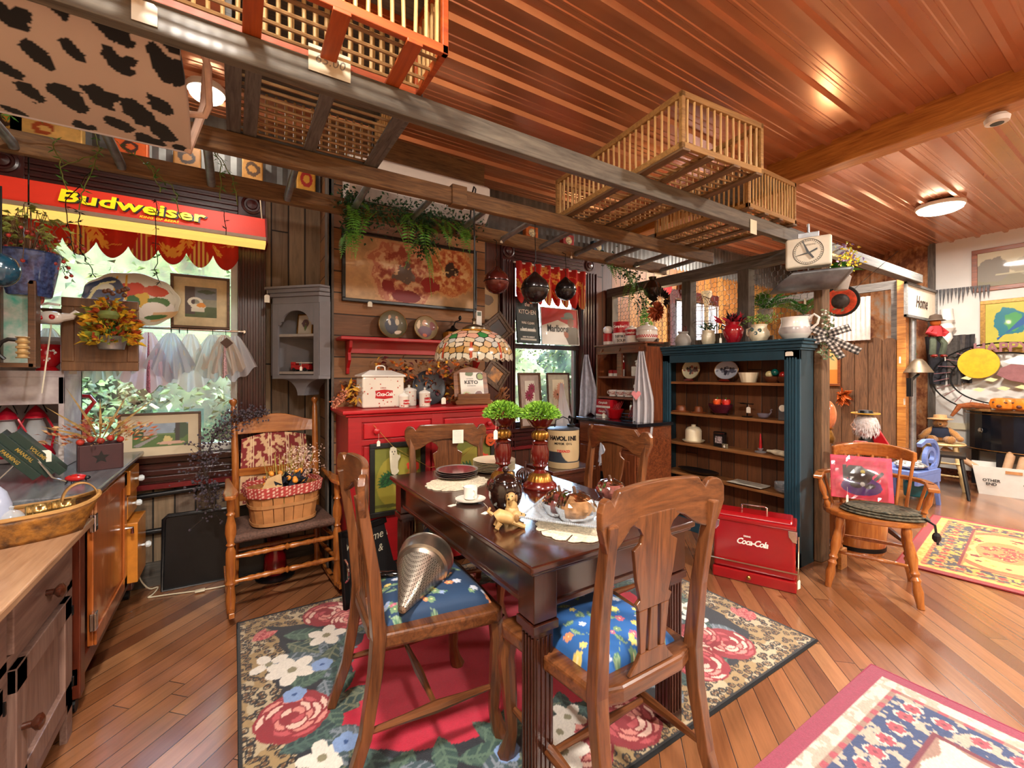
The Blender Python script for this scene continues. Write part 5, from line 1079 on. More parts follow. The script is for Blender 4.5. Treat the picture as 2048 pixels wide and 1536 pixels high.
def translucent_v():
    m,n,b = _new('valance cloth'); a = n.nodes.new('ShaderNodeAttribute'); a.attribute_name = 'Col'; n.links.new(a.outputs['Color'],b.inputs['Base Color']); b.inputs['Roughness'].default_value = .9; tr = n.nodes.new('ShaderNodeBsdfTranslucent'); n.links.new(a.outputs['Color'],tr.inputs[0]); x = n.nodes.new('ShaderNodeMixShader'); x.inputs[0].default_value = .35
    n.links.new(b.outputs[0],x.inputs[1]); n.links.new(tr.outputs[0],x.inputs[2]); n.links.new(x.outputs[0],n.nodes['Material Output'].inputs[0]); return m
valance('red and gold floral scalloped valance across the left window',-.95,.02,2.3,2.07,3.4,7,1,3)
valance('shorter red floral valance at the top of the second window',2.2,3.06,2.36,2.06,3.4,8,1,8)
# rod with handkerchiefs
t = thing('cafe_rod','chrome cafe rod with curtain rings across the left window','curtain rod',(-.45,3.38,1.585)); MB().tube([(-.5,0,0),(.5,0,0)],.008,10).build('rod',m_chrome,t,smooth=True); MB().tube([(.5,0,0),(.5,.06,0)],.01,8).build('bracket',m_chrome,t)
for x in (-.17,-.05,.12,.16,.2,.33,.4): MB().tube([(x,.016*cos(i*.7),-.01+.016*sin(i*.7)) for i in range(9)],.0018,5,True).build('ring_clip',m_blackm,t)
hk_c = ['e8ddd0','f0dcd8','dfe4d4','eaf0ea','f2d8dc','dcdfe8','ece6dc','e4eae6','f0e4d8','e8e8f0']
hx_ = [(-.86,.28,'peach white lace handkerchief at the left end of the rod'),(-.76,.3,'blush white handkerchief behind the cabinet door, left part'),(-.66,.3,'pale handkerchief below the cabinet door, middle'),(-.56,.28,'cream lace-edged handkerchief at the right below the cabinet door'),(-.435,.36,'white handkerchief with pink and blue embroidered strip, right of the flower bucket'),(-.33,.3,'white handkerchief with scalloped fold, second right of the flower bucket'),(-.235,.36,'greenish white handkerchief pinned in a wide fan'),(-.12,.3,'pink tinted handkerchief right of the greenish fan one'),(-.055,.27,'rose lace-edged handkerchief holding the brown diamond tag'),(.0,.3,'bluish white handkerchief at the right end of the rod')]
for i,(x,h,lb) in enumerate(hx_):
    t = thing('handkerchief',lb,'handkerchief',(x,3.37-.012*(i % 3),1.555),0,'handkerchiefs clipped along the cafe rod'); b = MB(); nf = 3+i % 3
    def hp(u,v,h=h,nf=nf,i=i): w_ = .018+.11*v**.8; z = -v*h*(1-.33*abs(u-.5)*2*(1 if i % 2 else .7))-.012*sin(u*nf*6.28)*v; return ((u-.5)*2*w_,.028*sin(u*nf*6.28+i)*v**.7,z)
    b.grid(28,14,hp); b.build('cloth',translucent('hanky %d' % i,hk_c[i],.95,.45),t,smooth=True)
    if i in (4,8): b = MB(); b.k = 0; b.grid(3,14,lambda u,v: (hp(.45+.1*u,v)[0],hp(.45+.1*u,v)[1]-.003,hp(.45+.1*u,v)[2])); b.build('embroidery',mat('embroidery %d' % i,'c07a90' if i == 4 else 'd8b0b8',.8,0,.5,120),t)
t = thing('diamond_tag','brown diamond-shaped tag hanging from the rod','tag',(-.045,3.33,1.545)); MB().prism([(0,-.005),(.035,-.04),(0,-.075),(-.035,-.04)],-.001,.001).build('card',mat('brown tag','5a4438',.7),t)
# platter, framed chair print, landscape, cabinet door with flowers
p = A(268,600,3.3); t = thing('platter','large oval scalloped platter painted with a rooster and red flowers in the left window','platter',p,0,rot=(R(4),0,0)); c = Cv(.42,.3,120,90,'d8d4c0')
c.ell(.3,.1,.1,.06,'e8e4da'); c.ell(.2,.2,.07,.05,'c8402e',wob=1,seed=2); c.ell(.31,.21,.06,.035,'c8503a',wob=1,seed=3); c.ell(.24,.15,.05,.04,'d8b04a',wob=1,seed=4); c.ell(.33,.15,.05,.03,'4f7a46',wob=1,seed=5); c.ell(.21,.14,.03,.03,'2f6a3e',wob=1,seed=6); c.ell(.3,.1,.06,.045,'f0ece2'); c.rect(.12,.13,.12,.28,'d8a02c'); c.rect(.17,.18,.15,.29,'d8a02c')
c.ell(.08,.19,.09,.09,'3a4660',ring=.55); c.ell(.09,.15,.08,.05,'4a5878',wob=.5,seed=7); c.line([(.02,.12),(.06,.24),(.12,.25)],.012,'e0d8a0'); c.rect(.3,.42,.02,.08,'d8a868',.8); c.ell(.32,.05,.06,.015,'4f7a46')
def plp(u,v):
    a = (u-.21)/.21; e = (v-.15)/.15; ca = a*np.sqrt(1-e*e/2); ce = e*np.sqrt(1-a*a/2); r = np.sqrt(ca**2+ce**2); k = 1+.02*np.sin(np.arctan2(ce,ca)*10)*(r > .9); return ca*.215*k,-.025*r**4,ce*.15*k
c.mesh('plate',vcol('platter glaze',.25,coat=.5),t,plp,solid=.004)
def p_chair(c,w,h):
    c.rect(0,w,0,h*.35,'4a5a34'); c.rect(0,w,h*.6,h,'6a7078'); c.rect(0,w*.3,h*.1,h,'4a3a38'); c.noise(.3,40,2); c.ell(w*.32,h*.5,w*.24,h*.16,'dcd8c8',ring=.55); c.ell(w*.42,h*.36,w*.24,h*.09,'d8d4c0'); c.rect(w*.2,w*.6,h*.18,h*.3,'d0ccba'); c.ell(w*.5,h*.4,w*.16,h*.07,'d88a2a',wob=.6,seed=3); c.ell(w*.7,h*.85,w*.3,h*.06,'3c4a34',wob=1,seed=4)
p = A(402,660,3.36); frame('framed print of a white wicker chair hanging at the right of the left window','picture',(p.x,3.385,p.z+.01),0,.305,.33,.016,m_fbrown,mat('tan mat board','cdbb95',.8),.055,p_chair,'8a8a78',rot=(R(3),0,R(0)))
def p_farm(c,w,h):
    c.rect(0,w,h*.55,h,'8fa0b0'); c.rect(0,w,0,h*.5,'4f6a34'); c.noise(.25,30,3); c.ell(w*.08,h*.62,w*.12,h*.2,'2f4a2a',wob=.6,seed=1); c.ell(w*.9,h*.7,w*.16,h*.35,'3a5038',wob=.6,seed=2); c.poly([(w*.2,h*.5),(w*.2,h*.66),(w*.3,h*.78),(w*.42,h*.66),(w*.42,h*.5)],'a89490'); c.poly([(0,h*.08),(w*.1,0),(w*.45,h*.45),(w*.42,h*.48)],'8f8a86'); c.ell(w*.62,h*.3,w*.08,h*.15,'c8b878',wob=.8,seed=3); c.ell(w*.7,h*.14,w*.26,h*.08,'c8a08a',wob=.5,seed=5); c.rect(w*.76,w*.84,h*.2,h,'3a3430')
p = A(322,918,3.36); frame('framed farm lane print standing on the sill of the left window','picture',(p.x,3.36,.803),R(2),.395,.27,.014,m_fbrown,m_matb,.052,p_farm,'6a8050',rot=(R(-6),0,R(2)))
p = A(201,742,2.9); t = thing('cabinet_door','loose brown panelled cabinet door hanging by the left window behind the flower bucket','door panel',(p.x,2.93,p.z)); b = MB(); w_,h_ = .142,.355; m_cd = wood('walnut cabinet door','4a2c18','7a5230','z',.8,.4,.2)
for (x0,x1,z0,z1) in ((-w_,w_,0,.045),(-w_,w_,h_-.045,h_),(-w_,-w_+.045,.045,h_-.045),(w_-.045,w_,.045,h_-.045)): b.box(x0,x1,-.02,0,z0,z1)
b.build('stiles',m_cd,t,bevel=.004); MB().box(-w_+.04,w_-.04,-.012,-.004,.04,h_-.04).build('panel',m_cd,t)
def bouquet(label,p,potm,potprof,cols,nl,spread,h,name='flower_bucket',cat='flowers',extra=None):
    t = thing(name,label,cat,p); MB().lathe(potprof,20).build('pot',potm,t,smooth=True); top = potprof[-1][1] if potprof[-1][0] > .01 else max(q[1] for q in potprof)
    bs = [MB() for _ in cols]; st = MB()
    for i in range(nl):
        a = random.uniform(0,6.28); r = spread*math.sqrt(random.random()); z = top+h*random.random()*(1-.5*(r/spread)**2); k = random.randrange(len(cols)); bs[k].leaf((r*cos(a),r*sin(a)*.7,z),(cos(a),sin(a),random.uniform(-.4,.9)),random.uniform(.03,.055),random.uniform(.018,.03))
        if i % 12 == 0: st.tube([(0,0,top-.03),(r*.5*cos(a),r*.4*sin(a),z)],.0016,4)
    for (nm,c_),b in zip(cols,bs): b.build(nm,mat(label[:12]+nm,c_,.6,0,.3,40),t)
    st.build('stems',m_green,t); return t
p = A(226,700,2.86); bk_p = [(.045,0),(.048,.002),(.06,.06),(.063,.065),(.058,.065),(.045,.03)]
t = bouquet('grey metal bucket of yellow and rust autumn flowers hung on the loose cabinet door',(p.x,2.83,p.z-.0),m_galv,bk_p,[('yellow_leaves','d89a1c'),('yellow_petals','e8c030'),('rust_leaves','a8441c'),('green_leaves','8a9a3a')],420,.09,.22)
b = MB(); b.lathe([(.0,-.02),(.03,-.018),(.042,0),(.03,.02),(0,.024)],24,(0,-.06,.16)); b.tube([(0,-.06,.18),(.01,-.06,.2)],.005,6); b.build('small_green_pumpkin',mat('green gourd','7a8a4a',.5,0,.3,20),t,smooth=True)
b = MB()
for i in range(9): b.ball((random.uniform(-.05,.07),-.03,random.uniform(.25,.31)),.011,8,6)
b.build('brown_pods',mat('brown pods','5a3420',.4),t,smooth=True)
# star box with dried flowers, pink-lidded dispenser, ladybug, books on counter z=.85
zc_ = .85; p = at(200,935,Z=zc_); t = thing('star_box','dark burgundy wooden box with a star cut-out holding dried flowers','box',(p.x,p.y,zc_),R(14)); m_bur = mat('burgundy box','3c1a1c',.5,0,.1,20); s5 = []
b = MB(); w_ = .075; h_ = .12
for s_ in (-1,1): b.box(-w_,w_,s_*w_-.005,s_*w_+.005,0,h_); b.box(s_*w_-.005,s_*w_+.005,-w_,w_,0,h_)
b.box(-w_,w_,-w_,w_,0,.008); b.build('box_body',m_bur,t,bevel=.002); s5 = [((.032 if k % 2 == 0 else .014)*sin(k*pi/5)+.0,(.032 if k % 2 == 0 else .014)*cos(k*pi/5)+.06) for k in range(10)]; MB().prism(s5,-w_-.0065,-w_-.004).build('star',m_black,t)
bb = [MB(),MB(),MB(),MB()]
for i in range(230):
    a = random.uniform(0,6.28); r = .2*random.random()**.7; z = .12+random.uniform(0,.1)*(1.4-r*4); bb[random.randrange(2)].leaf((r*cos(a)*1.1,r*sin(a)*.5,z),(cos(a),sin(a),random.uniform(0,.8)),.03,.011)
for i in range(7): a = -1.2+i*.4; bb[2].leaf((0,0,.12),(sin(a),-.1,cos(a)*.8+.2),.22+.04*(i % 3),.012,(0,-1,.3),.5)
m_gd = mat('star gourd','a02c1c',.6,0,.3,40)
for i in range(5): MB().ball((-.07+.035*i,-.05,.135+.01*(i % 2)),.015,12,8).build('small_gourd',m_gd,t,smooth=True)
for q,nm,c_ in zip(bb,('rust_sprigs','tan_sprigs','grass_blades'),('a85a34','c09a6a','8a6c34')): q.build(nm,mat('star '+nm,c_,.6,0,.3,40),t)['kind'] = 'stuff'
p = at(160,912,Z=zc_); t = thing('canister_dispenser','white cylindrical dispenser with red handle behind the star box','dispenser',(p.x+.0,p.y,zc_)); b = MB(); b.lathe([(.055,0),(.056,.01),(.05,.02),(.05,.09),(.053,.1),(0,.1)],24); b.build('base',m_white,t,smooth=True); b = MB(); b.lathe([(.046,.1),(.048,.19),(.04,.2),(0,.21)],24); b.build('glass_dome',mat('clear red glass','b84038',.05,0,0,alpha=.6),t,smooth=True); MB().tube([(0,0,.2),(.04,0,.27),(.06,0,.3),(.04,0,.33),(-.02,0,.335)],.011,8).build('handle',m_red,t,smooth=True)
p = at(152,965,Z=zc_); t = thing('ladybug_figurine','small red metal ladybug on the grey counter','figurine',(p.x,p.y,zc_),R(-5)); b = MB(); b.ball((0,0,.02),(.036,.022,.016),16,8); b.build('shell',mat('ladybug red','b01a1a',.2,0,.1,coat=.5),t,smooth=True); b = MB(); b.ball((.035,0,.018),(.012,.012,.009),10,6)
for x in (-.02,0,.02):
    for s_ in (-1,1): b.tube([(x,s_*.014,.012),(x*1.2,s_*.032,0)],.002,5)
for (x,y) in ((-.015,.012),(.01,-.012),(.01,.013),(-.012,-.01)): b.ball((x,y,.032),(.004,.004,.002),6,4)
b.build('head_and_legs',m_black,t,smooth=True)
# tilted dark green books on a stand
m_bk = mat('dark green book cloth','142a20',.45,0,.1,30); m_pg = mat('page edges','d8d0b8',.8,0,.1,200); m_gl = mat('gilt','b89a4a',.4,.6)
P0 = at(105,965,Z=zc_); 
for k,(lb,wd) in enumerate((('leftmost of the three leaning dark green gilt-lettered books on the counter','FARMING'),('middle of the three leaning dark green gilt-lettered books','MANUAL'),('rightmost of the three leaning dark green gilt-lettered books','VOLUME'))):
    t = thing('book',lb,'book',(P0.x-.045+.03*k,P0.y+.0+.035*k,zc_+.025),0,'leaning green books on the grey counter',rot=(0,R(-38),R(12))); b = MB(); b.box(-.014,.014,0,.14,0,.235); MB().box(-.011,.011,.004,.143,.004,.231).build('pages',m_pg,t); 
    b = MB(); b.box(-.015,-.012,0,.145,0,.235); b.box(.012,.015,0,.145,0,.235); b.box(-.015,.015,-.002,.003,0,.235); b.build('cover',m_bk,t,bevel=.001); text(wd,.018,(0,-.003,.12),(pi/2,R(90),0),m_gl,t,.0003,0,.0004,name='spine_title')
t = thing('book_stand','black metal easel stand holding the green books','stand',(P0.x,P0.y,zc_)); b = MB(); b.tube([(.05,-.03,.003),(.0,0,.02),(-.1,.06,.16)],.004,6); b.tube([(-.16,.0,.02),(-.1,.02,.1)],.004,6); b.build('wire',m_chrome,t,smooth=True)
tagcard('manila tag hanging on the green books',at(80,900,Z=.98)+V((.02,-.02,0)),.0,w=.04,h=.05)
# trug basket on the pine cupboard
zp = .76; p = at(75,1075,Z=zp); t = thing('trug_basket','boat-shaped bark-covered wooden basket with bentwood handle on the pine cupboard','basket',(p.x-.05,p.y-.0,zp),R(20)); m_bark2 = mat('yellow bark weave','9a6420',.6,0,.5,26,bump=.8,h2='4a2c10')
b = MB()
def tr(u,v): x = -.2+.4*u; e = (1-(abs(x)/.2)**2.6)**.5 if abs(x) < .2 else 0; w_ = (.1*e+.004)*(.75+.25*v); return (x,w_,.0)
def tg(u,v):
    a = u*2*pi; k = .78+.22*v; q = (abs(cos(a))**2.4+abs(sin(a))**2.4)**(-1/2.4); return (.2*k*cos(a)*q,.095*k*sin(a)*q,.0+.085*v+.03*abs(cos(a))**4*v)
b.grid(44,6,tg); b.add([tg(i/44,0) for i in range(44)],[tuple(range(44))]); b.build('bark_side',m_bark2,t,solid=.005,smooth=True)
b = MB(); b.tube([V(tg(i/44,1))+V((0,0,.004)) for i in range(44)],.007,6,True); b.build('rim',m_tanx,t,smooth=True)
MB().grid(14,1,lambda u,v: (.19-.04*sin(pi*u)+.0,-.03+.06*u*0+.03*v-.015*0,0)) ; b = MB(); b.grid(16,1,lambda u,v: (.15+.045*cos(pi*(1-u)),-.02+.03*v,.1+.06*sin(pi*u))); b.build('bentwood_handle',m_tanx,t,solid=.004,smooth=True)
TB = MX.Translation((p.x-.05,p.y-.0,zp)) @ MX.Rotation(R(20),4,'Z')
cut_l = ['gold scalloped cookie cutter in the trug basket, near the handle','ribbed tin cookie cutter in the trug basket','tall round-headed cookie cutter figure standing in the trug basket','clear glass lid in the trug basket','red-handled cookie cutter at the left in the trug basket','flat silver cookie cutter at the left end of the trug basket']
cut_s = [(.11,.01,.06,'wave'),(.05,.0,.06,'wave'),(-.07,.02,.03,'man'),(-.01,.01,.065,'dome'),(-.1,-.03,.075,'flat'),(-.14,.0,.078,'flat')]
for lb,(x,y,z,kd) in zip(cut_l,cut_s):
    q = TB @ V((x,y,z)); t = thing('cookie_cutter',lb,'cookie cutter',q,R(20),'cutters in the trug basket')
    if kd == 'wave': b = MB(); b.tube([(.028*cos(i*.35)*(1+.15*cos(i*1.4)),.02*sin(i*.35)*(1+.15*cos(i*1.4)),0) for i in range(18)],.002,4,True); b.grid(36,1,lambda u,v: (.028*cos(u*6.283)*(1+.12*cos(u*44)),.02*sin(u*6.283)*(1+.12*cos(u*44)),.045*v)); b.build('band',mat('gold tin '+lb[:5],'c8a86a',.2,.9),t,solid=.001,smooth=True)
    elif kd == 'man': b = MB(); b.ball((0,0,.14),(.022,.01,.024),12,8); b.tube([(0,0,.12),(0,0,.1),(-.02,0,.07),(-.026,0,.03)],.01,8); b.tube([(0,0,.11),(.025,0,.085),(.035,0,.03)],.008,8); b.build('body',mat('dark silver','8a8680',.15,1),t,smooth=True)
    elif kd == 'dome': MB().lathe([(.035,0),(.033,.015),(.02,.03),(.006,.036),(.009,.045),(0,.05)],20).build('glass',mat('glass lid','c8ccd0',.05,0,0,alpha=.5,coat=1),t,smooth=True)
    else: b = MB(); b.prism([(-.03,-.02),(.03,-.025),(.035,.01),(0,.025),(-.035,.015)],0,.008,'xy'); b.tube([(-.02,0,.01),(-.01,0,.03),(.02,0,.03),(.025,0,.01)],.004,6); b.build('plate',m_chrome if 'silver' in lb else mat('red tin','8a1a22',.3,.5),t,smooth=True)
p = at(-12,1085,Z=zp); t = thing('glass_bottle_rack','frosted bottle in a black wire rack at the left edge on the pine cupboard','bottle',(p.x+.0,p.y,zp)); MB().lathe([(.035,0),(.04,.01),(.04,.12),(.028,.16),(.012,.18)],20).build('bottle',mat('frosted glass','a8b0c8',.2,0,.1,10,coat=.5),t,smooth=True); b = MB()
for z in (.03,.07): b.tube([(-.05,-.045,z),(.05,-.045,z),(.05,.045,z),(-.05,.045,z)],.0025,5,True)
for x in (-.05,.05): b.tube([(x,-.045,0),(x,-.045,.07)],.0025,5)
b.build('wire_rack',m_blackm,t)
# chippy white cubby on the counter with things
m_chip = mat('chippy white paint','cfc6c4',.6,0,.0,6,h2='8f7f80'); t = thing('cubby_shelf','chippy white wooden cubby shelf on the grey counter at the far left','shelf',(-.93,3.1,.852)); M = Wd((-.93,3.1,.852)); b = MB(M)
b.box(-1.11,-.70,2.95,3.25,1.29,1.32); b.box(-1.11,-.70,2.95,2.965,1.16,1.29); b.box(-.72,-.70,2.95,3.25,.852,1.29); b.box(-1.11,-1.09,2.95,3.25,.852,1.29); b.box(-1.11,-.70,3.23,3.25,.852,1.5); b.box(-.725,-.70,3.0,3.25,1.32,1.62); b.build('boards',m_chip,t,bevel=.002)
b = MB(M); b.box(-1.11,-.70,3.0,3.25,1.6,1.625); b.build('top_rail',m_fbrown,t)
def lantern(label,px,py,Y,h,col):
    p = A(px,py,Y); t = thing('lantern',label,'lantern',p); b = MB(); b.lathe([(h*.25,0),(h*.27,.01),(h*.22,h*.18),(h*.12,h*.26)],16); b.lathe([(h*.08,h*.72),(h*.17,h*.76),(h*.12,h*.86),(h*.05,h*.95),(0,h)],16)
    for s_ in (-1,1): b.tube([(s_*h*.2,0,h*.1),(s_*h*.26,0,h*.5),(s_*h*.12,0,h*.82)],h*.02,6)
    b.build('metal_body',mat('lantern '+label[:8],col,.25,.2,.1,coat=.5),t,smooth=True); MB().lathe([(h*.12,h*.26),(h*.17,h*.45),(h*.1,h*.72)],16).build('globe',mat('lantern globe '+label[:4],'d8dce0',.05,0,0,alpha=.35),t,smooth=True); handle(t,[(-h*.15,0,h*.85),(0,0,h*1.25),(h*.15,0,h*.85)],h*.012,m_blackm)
lantern('red lantern inside the white cubby shelf',72,915,3.08,.26,'b8182c'); lantern('tall red lantern at the far left inside the cubby shelf',14,915,3.05,.24,'a8142a')
# things on top of the cubby
p = A(90,735,3.02); t = thing('watering_can','red enamel pitcher with white flowers on the cubby shelf','pitcher',(p.x,3.05,1.32)); MB().lathe([(.04,0),(.042,.006),(.03,.02),(.055,.05),(.062,.08),(.045,.115),(.05,.13)],24).build('body',m_red,t,smooth=True); handle(t,[(.05,0,.04),(.085,0,.06),(.11,0,.1),(.09,0,.135),(.04,0,.12)],.008,m_red)
b = MB()
for (x,z) in ((.01,.06),(.03,.09),(-.02,.1)):
    for k in range(5): b.ball((x+.01*cos(k*1.26),-.056+abs(x)*.3,z+.01*sin(k*1.26)),(.006,.003,.006),6,4)
b.build('flower_print',m_white,t); tagcard('white tag hanging off the red pitcher handle',V((p.x+.095,3.03,1.4)),.05)
t = thing('display_box','dark brown glass-fronted display box standing at the left edge above the cubby','display case',A(34,735,2.75)); b = MB(); 
for (x0,x1,z0,z1) in ((-.14,.06,0,.02),(-.14,.06,.36,.38),(.04,.065,0,.38),(-.06,-.04,0,.38)): b.box(x0,x1,-.03,.03,z0,z1)
b.build('frame',m_fbrown,t,bevel=.003); MB().box(-.14,.05,.0,.004,.02,.36).build('teal_back',mat('teal backing','3aa08f',.6,0,.3,12,h2='c8c4c0'),t)
p = A(102,635,2.85); t = thing('goose_planter','white ceramic swan-like pitcher with red accents standing before the window at left','figurine',p); b = MB(); b.ball((0,0,0),(.05,.035,.03),16,8); b.tube([(.04,0,.005),(.07,0,.01),(.085,0,.03),(.1,0,.022)],[.02,.016,.012,.006],8); b.tube([(-.03,0,.02),(-.05,0,.05),(-.01,0,.065),(.03,0,.06)],.006,6); b.build('body',m_whitegl,t,smooth=True); b = MB(); b.ball((.01,-.03,0),(.012,.008,.012),8,6); b.ball((-.03,-.03,-.005),(.012,.008,.012),8,6); b.tube([(-.035,0,.06),(-.028,0,.085)],[.01,.008],8); b.build('red_accents',m_red,t,smooth=True)
handle(t,[(0,0,-.028),(0,0,-.05),(-.03,0,-.35)],.003,m_string,'hanging_stem')
p = A(48,540,2.75); t = thing('enamel_bucket','blue speckled enamel bucket full of red berries and leaves at the top left','bucket',(p.x,2.8,p.z)); MB().lathe([(.07,-.11),(.075,-.105),(.105,.08),(.112,.085),(.1,.083),(.07,-.09)],28).build('pail',mat('blue enamel','20305c',.15,0,.3,60,coat=.8,h2='4a64a0'),t,smooth=True); b = MB(); lf = MB(); be = MB()
for i in range(60):
    a = random.uniform(0,6.28); r = random.uniform(.03,.2); z = .08+random.uniform(-.02,.16)*(1.3-r*3); b.tube([(0,0,.05),(r*.6*cos(a),r*.5*sin(a),z+.05),(r*cos(a),r*.8*sin(a),z-.06)],.0014,4); be.ball((r*cos(a),r*.8*sin(a),z-.06),.008,7,5); lf.leaf((r*.7*cos(a),r*.6*sin(a),z+.02),(cos(a),sin(a),-.4),.04,.02); lf.leaf((r*.5*cos(a),r*.5*sin(a),z+.05),(cos(a+1),sin(a+1),.1),.04,.02)
b.build('stems',m_brny,t); be.build('red_berries',mat('red berries','a83028',.35,0,.3,30),t,smooth=True); lf.build('leaves',mat('olive leaves','8a9440',.6,0,.3,30),t)
handle(t,[(0,0,.3),(0,0,.5),(.0,0,.62)],.003,m_blackm,'hanging_wire')
p = A(12,650,2.3); t = thing('enamel_kettle','dark teal speckled enamel pot at the left edge, hanging above the counter','pot',A(2,540,2.3)); MB().ball((0,0,0),(.05,.05,.06),20,12).build('body',mat('teal enamel','12384a',.15,0,.3,60,coat=.8),t,smooth=True); handle(t,[(0,0,.055),(0,0,.12),(0,0,.3)],.003,m_blackm,'hanging_wire')
p = A(30,700,2.35); t = thing('spool_toy','stack of carved wooden spools and dark metal toy on the left display','toy',p); b = MB()
for k in range(4): b.lathe([(.018,0),(.02,.003),(.014,.006),(.014,.014),(.02,.018),(.018,.02)],14,(.02,0,.02*k-.03))
b.build('spools',mat('spool wood','a88a5c',.3,.3,.2,30),t,smooth=True); b = MB(); b.tube([(-.01+.035*cos(i*.6),0,.0+.04*sin(i*.6)) for i in range(8)],.007,8); b.build('arch',m_blackm,t,smooth=True)
# outlet, pipes, cord
struct(MB().box(-.67,-.56,3.455,3.47,.50,.575).build('trim_11',m_white,bevel=.003))
struct(MB().tube([(-.56,3.43,.56),(.49,3.43,.61)],.016,10).build('trim_12',m_black,smooth=True)); struct(MB().tube([(-.66,3.43,.34),(.49,3.43,.36)],.016,10).build('trim_12',m_black,smooth=True))
pts = [at(272,1130,Y=3.4),at(280,1160,Y=3.35),at(298,1180,Z=.006),at(320,1172,Z=.006),at(305,1190,Z=.006),at(292,1196,Z=.006),at(330,1190,Z=.006),at(400,1181,Z=.006),at(450,1172,Z=.006),at(520,1150,Z=.006)]
t = thing('extension_cord','white extension cord looping on the floor beside the black tray','cord',pts[0]); b = MB(Wd(pts[0])); Q = []
for a_,b_ in zip(pts,pts[1:]): Q += [a_.lerp(b_,k/4) for k in range(4)]
for _ in range(2): Q = [Q[0]]+[(Q[i-1]+Q[i]*2+Q[i+1])/4 for i in range(1,len(Q)-1)]+[Q[-1]]
b.tube(Q,.004,6); b.build('cable',m_cream,t,smooth=True); q = at(400,1181,Z=.012); MB(Wd(pts[0])).cb(q,(.05,.025,.012)).build('switch',m_cream,t,bevel=.003)
t = thing('red_lamp_base','dark red glass lamp on a black base on the floor under the rocking chair','lamp',(.22,3.2,.0)); MB().lathe([(.11,0),(.115,.01),(.08,.02),(0,.022)],24).build('base',m_black,t,smooth=True); MB().lathe([(.05,.02),(.07,.06),(.06,.14),(.04,.2),(.045,.24)],24).build('red_glass',mat('ruby glass','8a0a18',.1,0,0,coat=1),t,smooth=True)
# ---------- chimney wall ----------
def p_flow(c,w,h):
    c.C[:] = hx('b8946a'); c.noise(.6,4/w,3); c.noise(.25,25/w,4); U,Vv = c.U,c.V
    def bloom(cx,cy,r,cols,seed):
        n1 = vnoise(U,Vv,4/r,seed,4); n2 = vnoise(U,Vv,7/r,seed+1,4); d = np.sqrt((U-cx)**2+(Vv-cy)**2)/r+.55*(n1-.5)
        c.put(d < 1.1,cols[1],.5); c.put(d < 1,cols[0],.7); c.put((d < .95) & (n2 > .5),cols[1],.7); c.put((d < .85) & (n2 > .56),cols[4],.6); c.put((d < .8) & (n2 < .4),cols[2],.7); c.put((d < .3),cols[3]); c.put((d < .55) & (n2 > .62),cols[4])
    bloom(w*.42,h*.48,h*.56,['b05a48','d8a880','8a2422','6a5c56','e0c09a'],3); bloom(w*.8,h*.62,h*.42,['c0602c','e0a868','a83a1c','3a2418','e8c890'],9)
    c.ell(w*.44,h*.1,w*.12,h*.1,'7a1418',wob=.7,seed=4); c.ell(w*.62,h*.35,w*.07,h*.13,'9a1a1a',-.6,wob=.8,seed=5); c.ell(w*.3,h*.25,w*.05,h*.1,'8a2020',wob=.8,seed=6)
p0,p1 = A(689,600,3.02),A(950,625,3.02); hh = (A(690,456,3.02)-p0).z; frame('wide framed painting of red and orange blooms on the plank wall','painting',((p0.x+p1.x)/2,3.045,(p0.z+p1.z)/2+.0),0,p1.x-p0.x+.03,hh,.022,m_black,None,0,p_flow,'b08a60',d=.03,name='flower_painting',nx=220)
tagcard('small paper tag hanging below the left part of the flower painting',A(740,603,3.0),.0,w=.03,h=.035)
# red wall shelf
t = thing('wall_shelf','red painted wall shelf with brackets on the plank wall, holding two plates','shelf',(1.12,3.05,1.5)); sx0 = A(676,672,3.0).x
M = Wd((1.12,3.05,1.5)); zsh = A(800,677,2.9).z; b = MB(M); b.box(.56,1.66,2.88,3.05,zsh-.022,zsh); b.build('board',m_wr,t,bevel=.005); b = MB(M); b.box(.62,1.6,3.03,3.05,zsh-.1,zsh-.022); b.build('back_rail',m_wr,t)
for x in (.63,1.58): b = MB(M); b.prism([(3.05,zsh-.022),(2.92,zsh-.022),(2.93,zsh-.07),(2.975,zsh-.1),(2.96,zsh-.15),(3.01,zsh-.2),(3.02,zsh-.24),(3.05,zsh-.24)],x-.01,x+.01,'yz'); b.build('bracket',m_wr,t,bevel=.003)
def plate(label,p,r,paint,rot,group=None,stand=None):
    t = thing('decorative_plate',label,'plate',p,0,group,rot=rot); c = Cv(2*r,2*r,50,50,'b8a888'); paint(c,2*r); 
    def pp(u,v):
        a,e = (u-r)/r,(v-r)/r; ca = a*np.sqrt(1-e*e/2); ce = e*np.sqrt(1-a*a/2); rr = np.sqrt(ca**2+ce**2); return ca*r,-.018*rr**4,ce*r+r
    c.mesh('plate_face',vcol('glazed plate',.45,coat=.15),t,pp,solid=.003); MB().tube([(r*cos(i*.2),-.018,r+r*sin(i*.2)) for i in range(32)],.002,5,True).build('gilt_rim',m_gold,t,smooth=True); return t
def scene1(c,w): c.put(c.U > -1,'5a5238'); c.noise(.3,20/w*.3,3); c.ell(w*.45,w*.45,w*.22,w*.28,'2a2a38',wob=.4,seed=1); c.ell(w*.4,w*.78,w*.06,w*.07,'b88a68'); c.ell(w*.68,w*.62,w*.07,w*.12,'c8b89a',wob=.3,seed=2); c.ell(w*.68,w*.78,w*.05,w*.05,'c09070'); c.ell(w*.7,w*.22,w*.13,w*.07,'d8c8b8'); c.ell(w*.4,w*.6,w*.05,w*.12,'c8c0b0',.3)
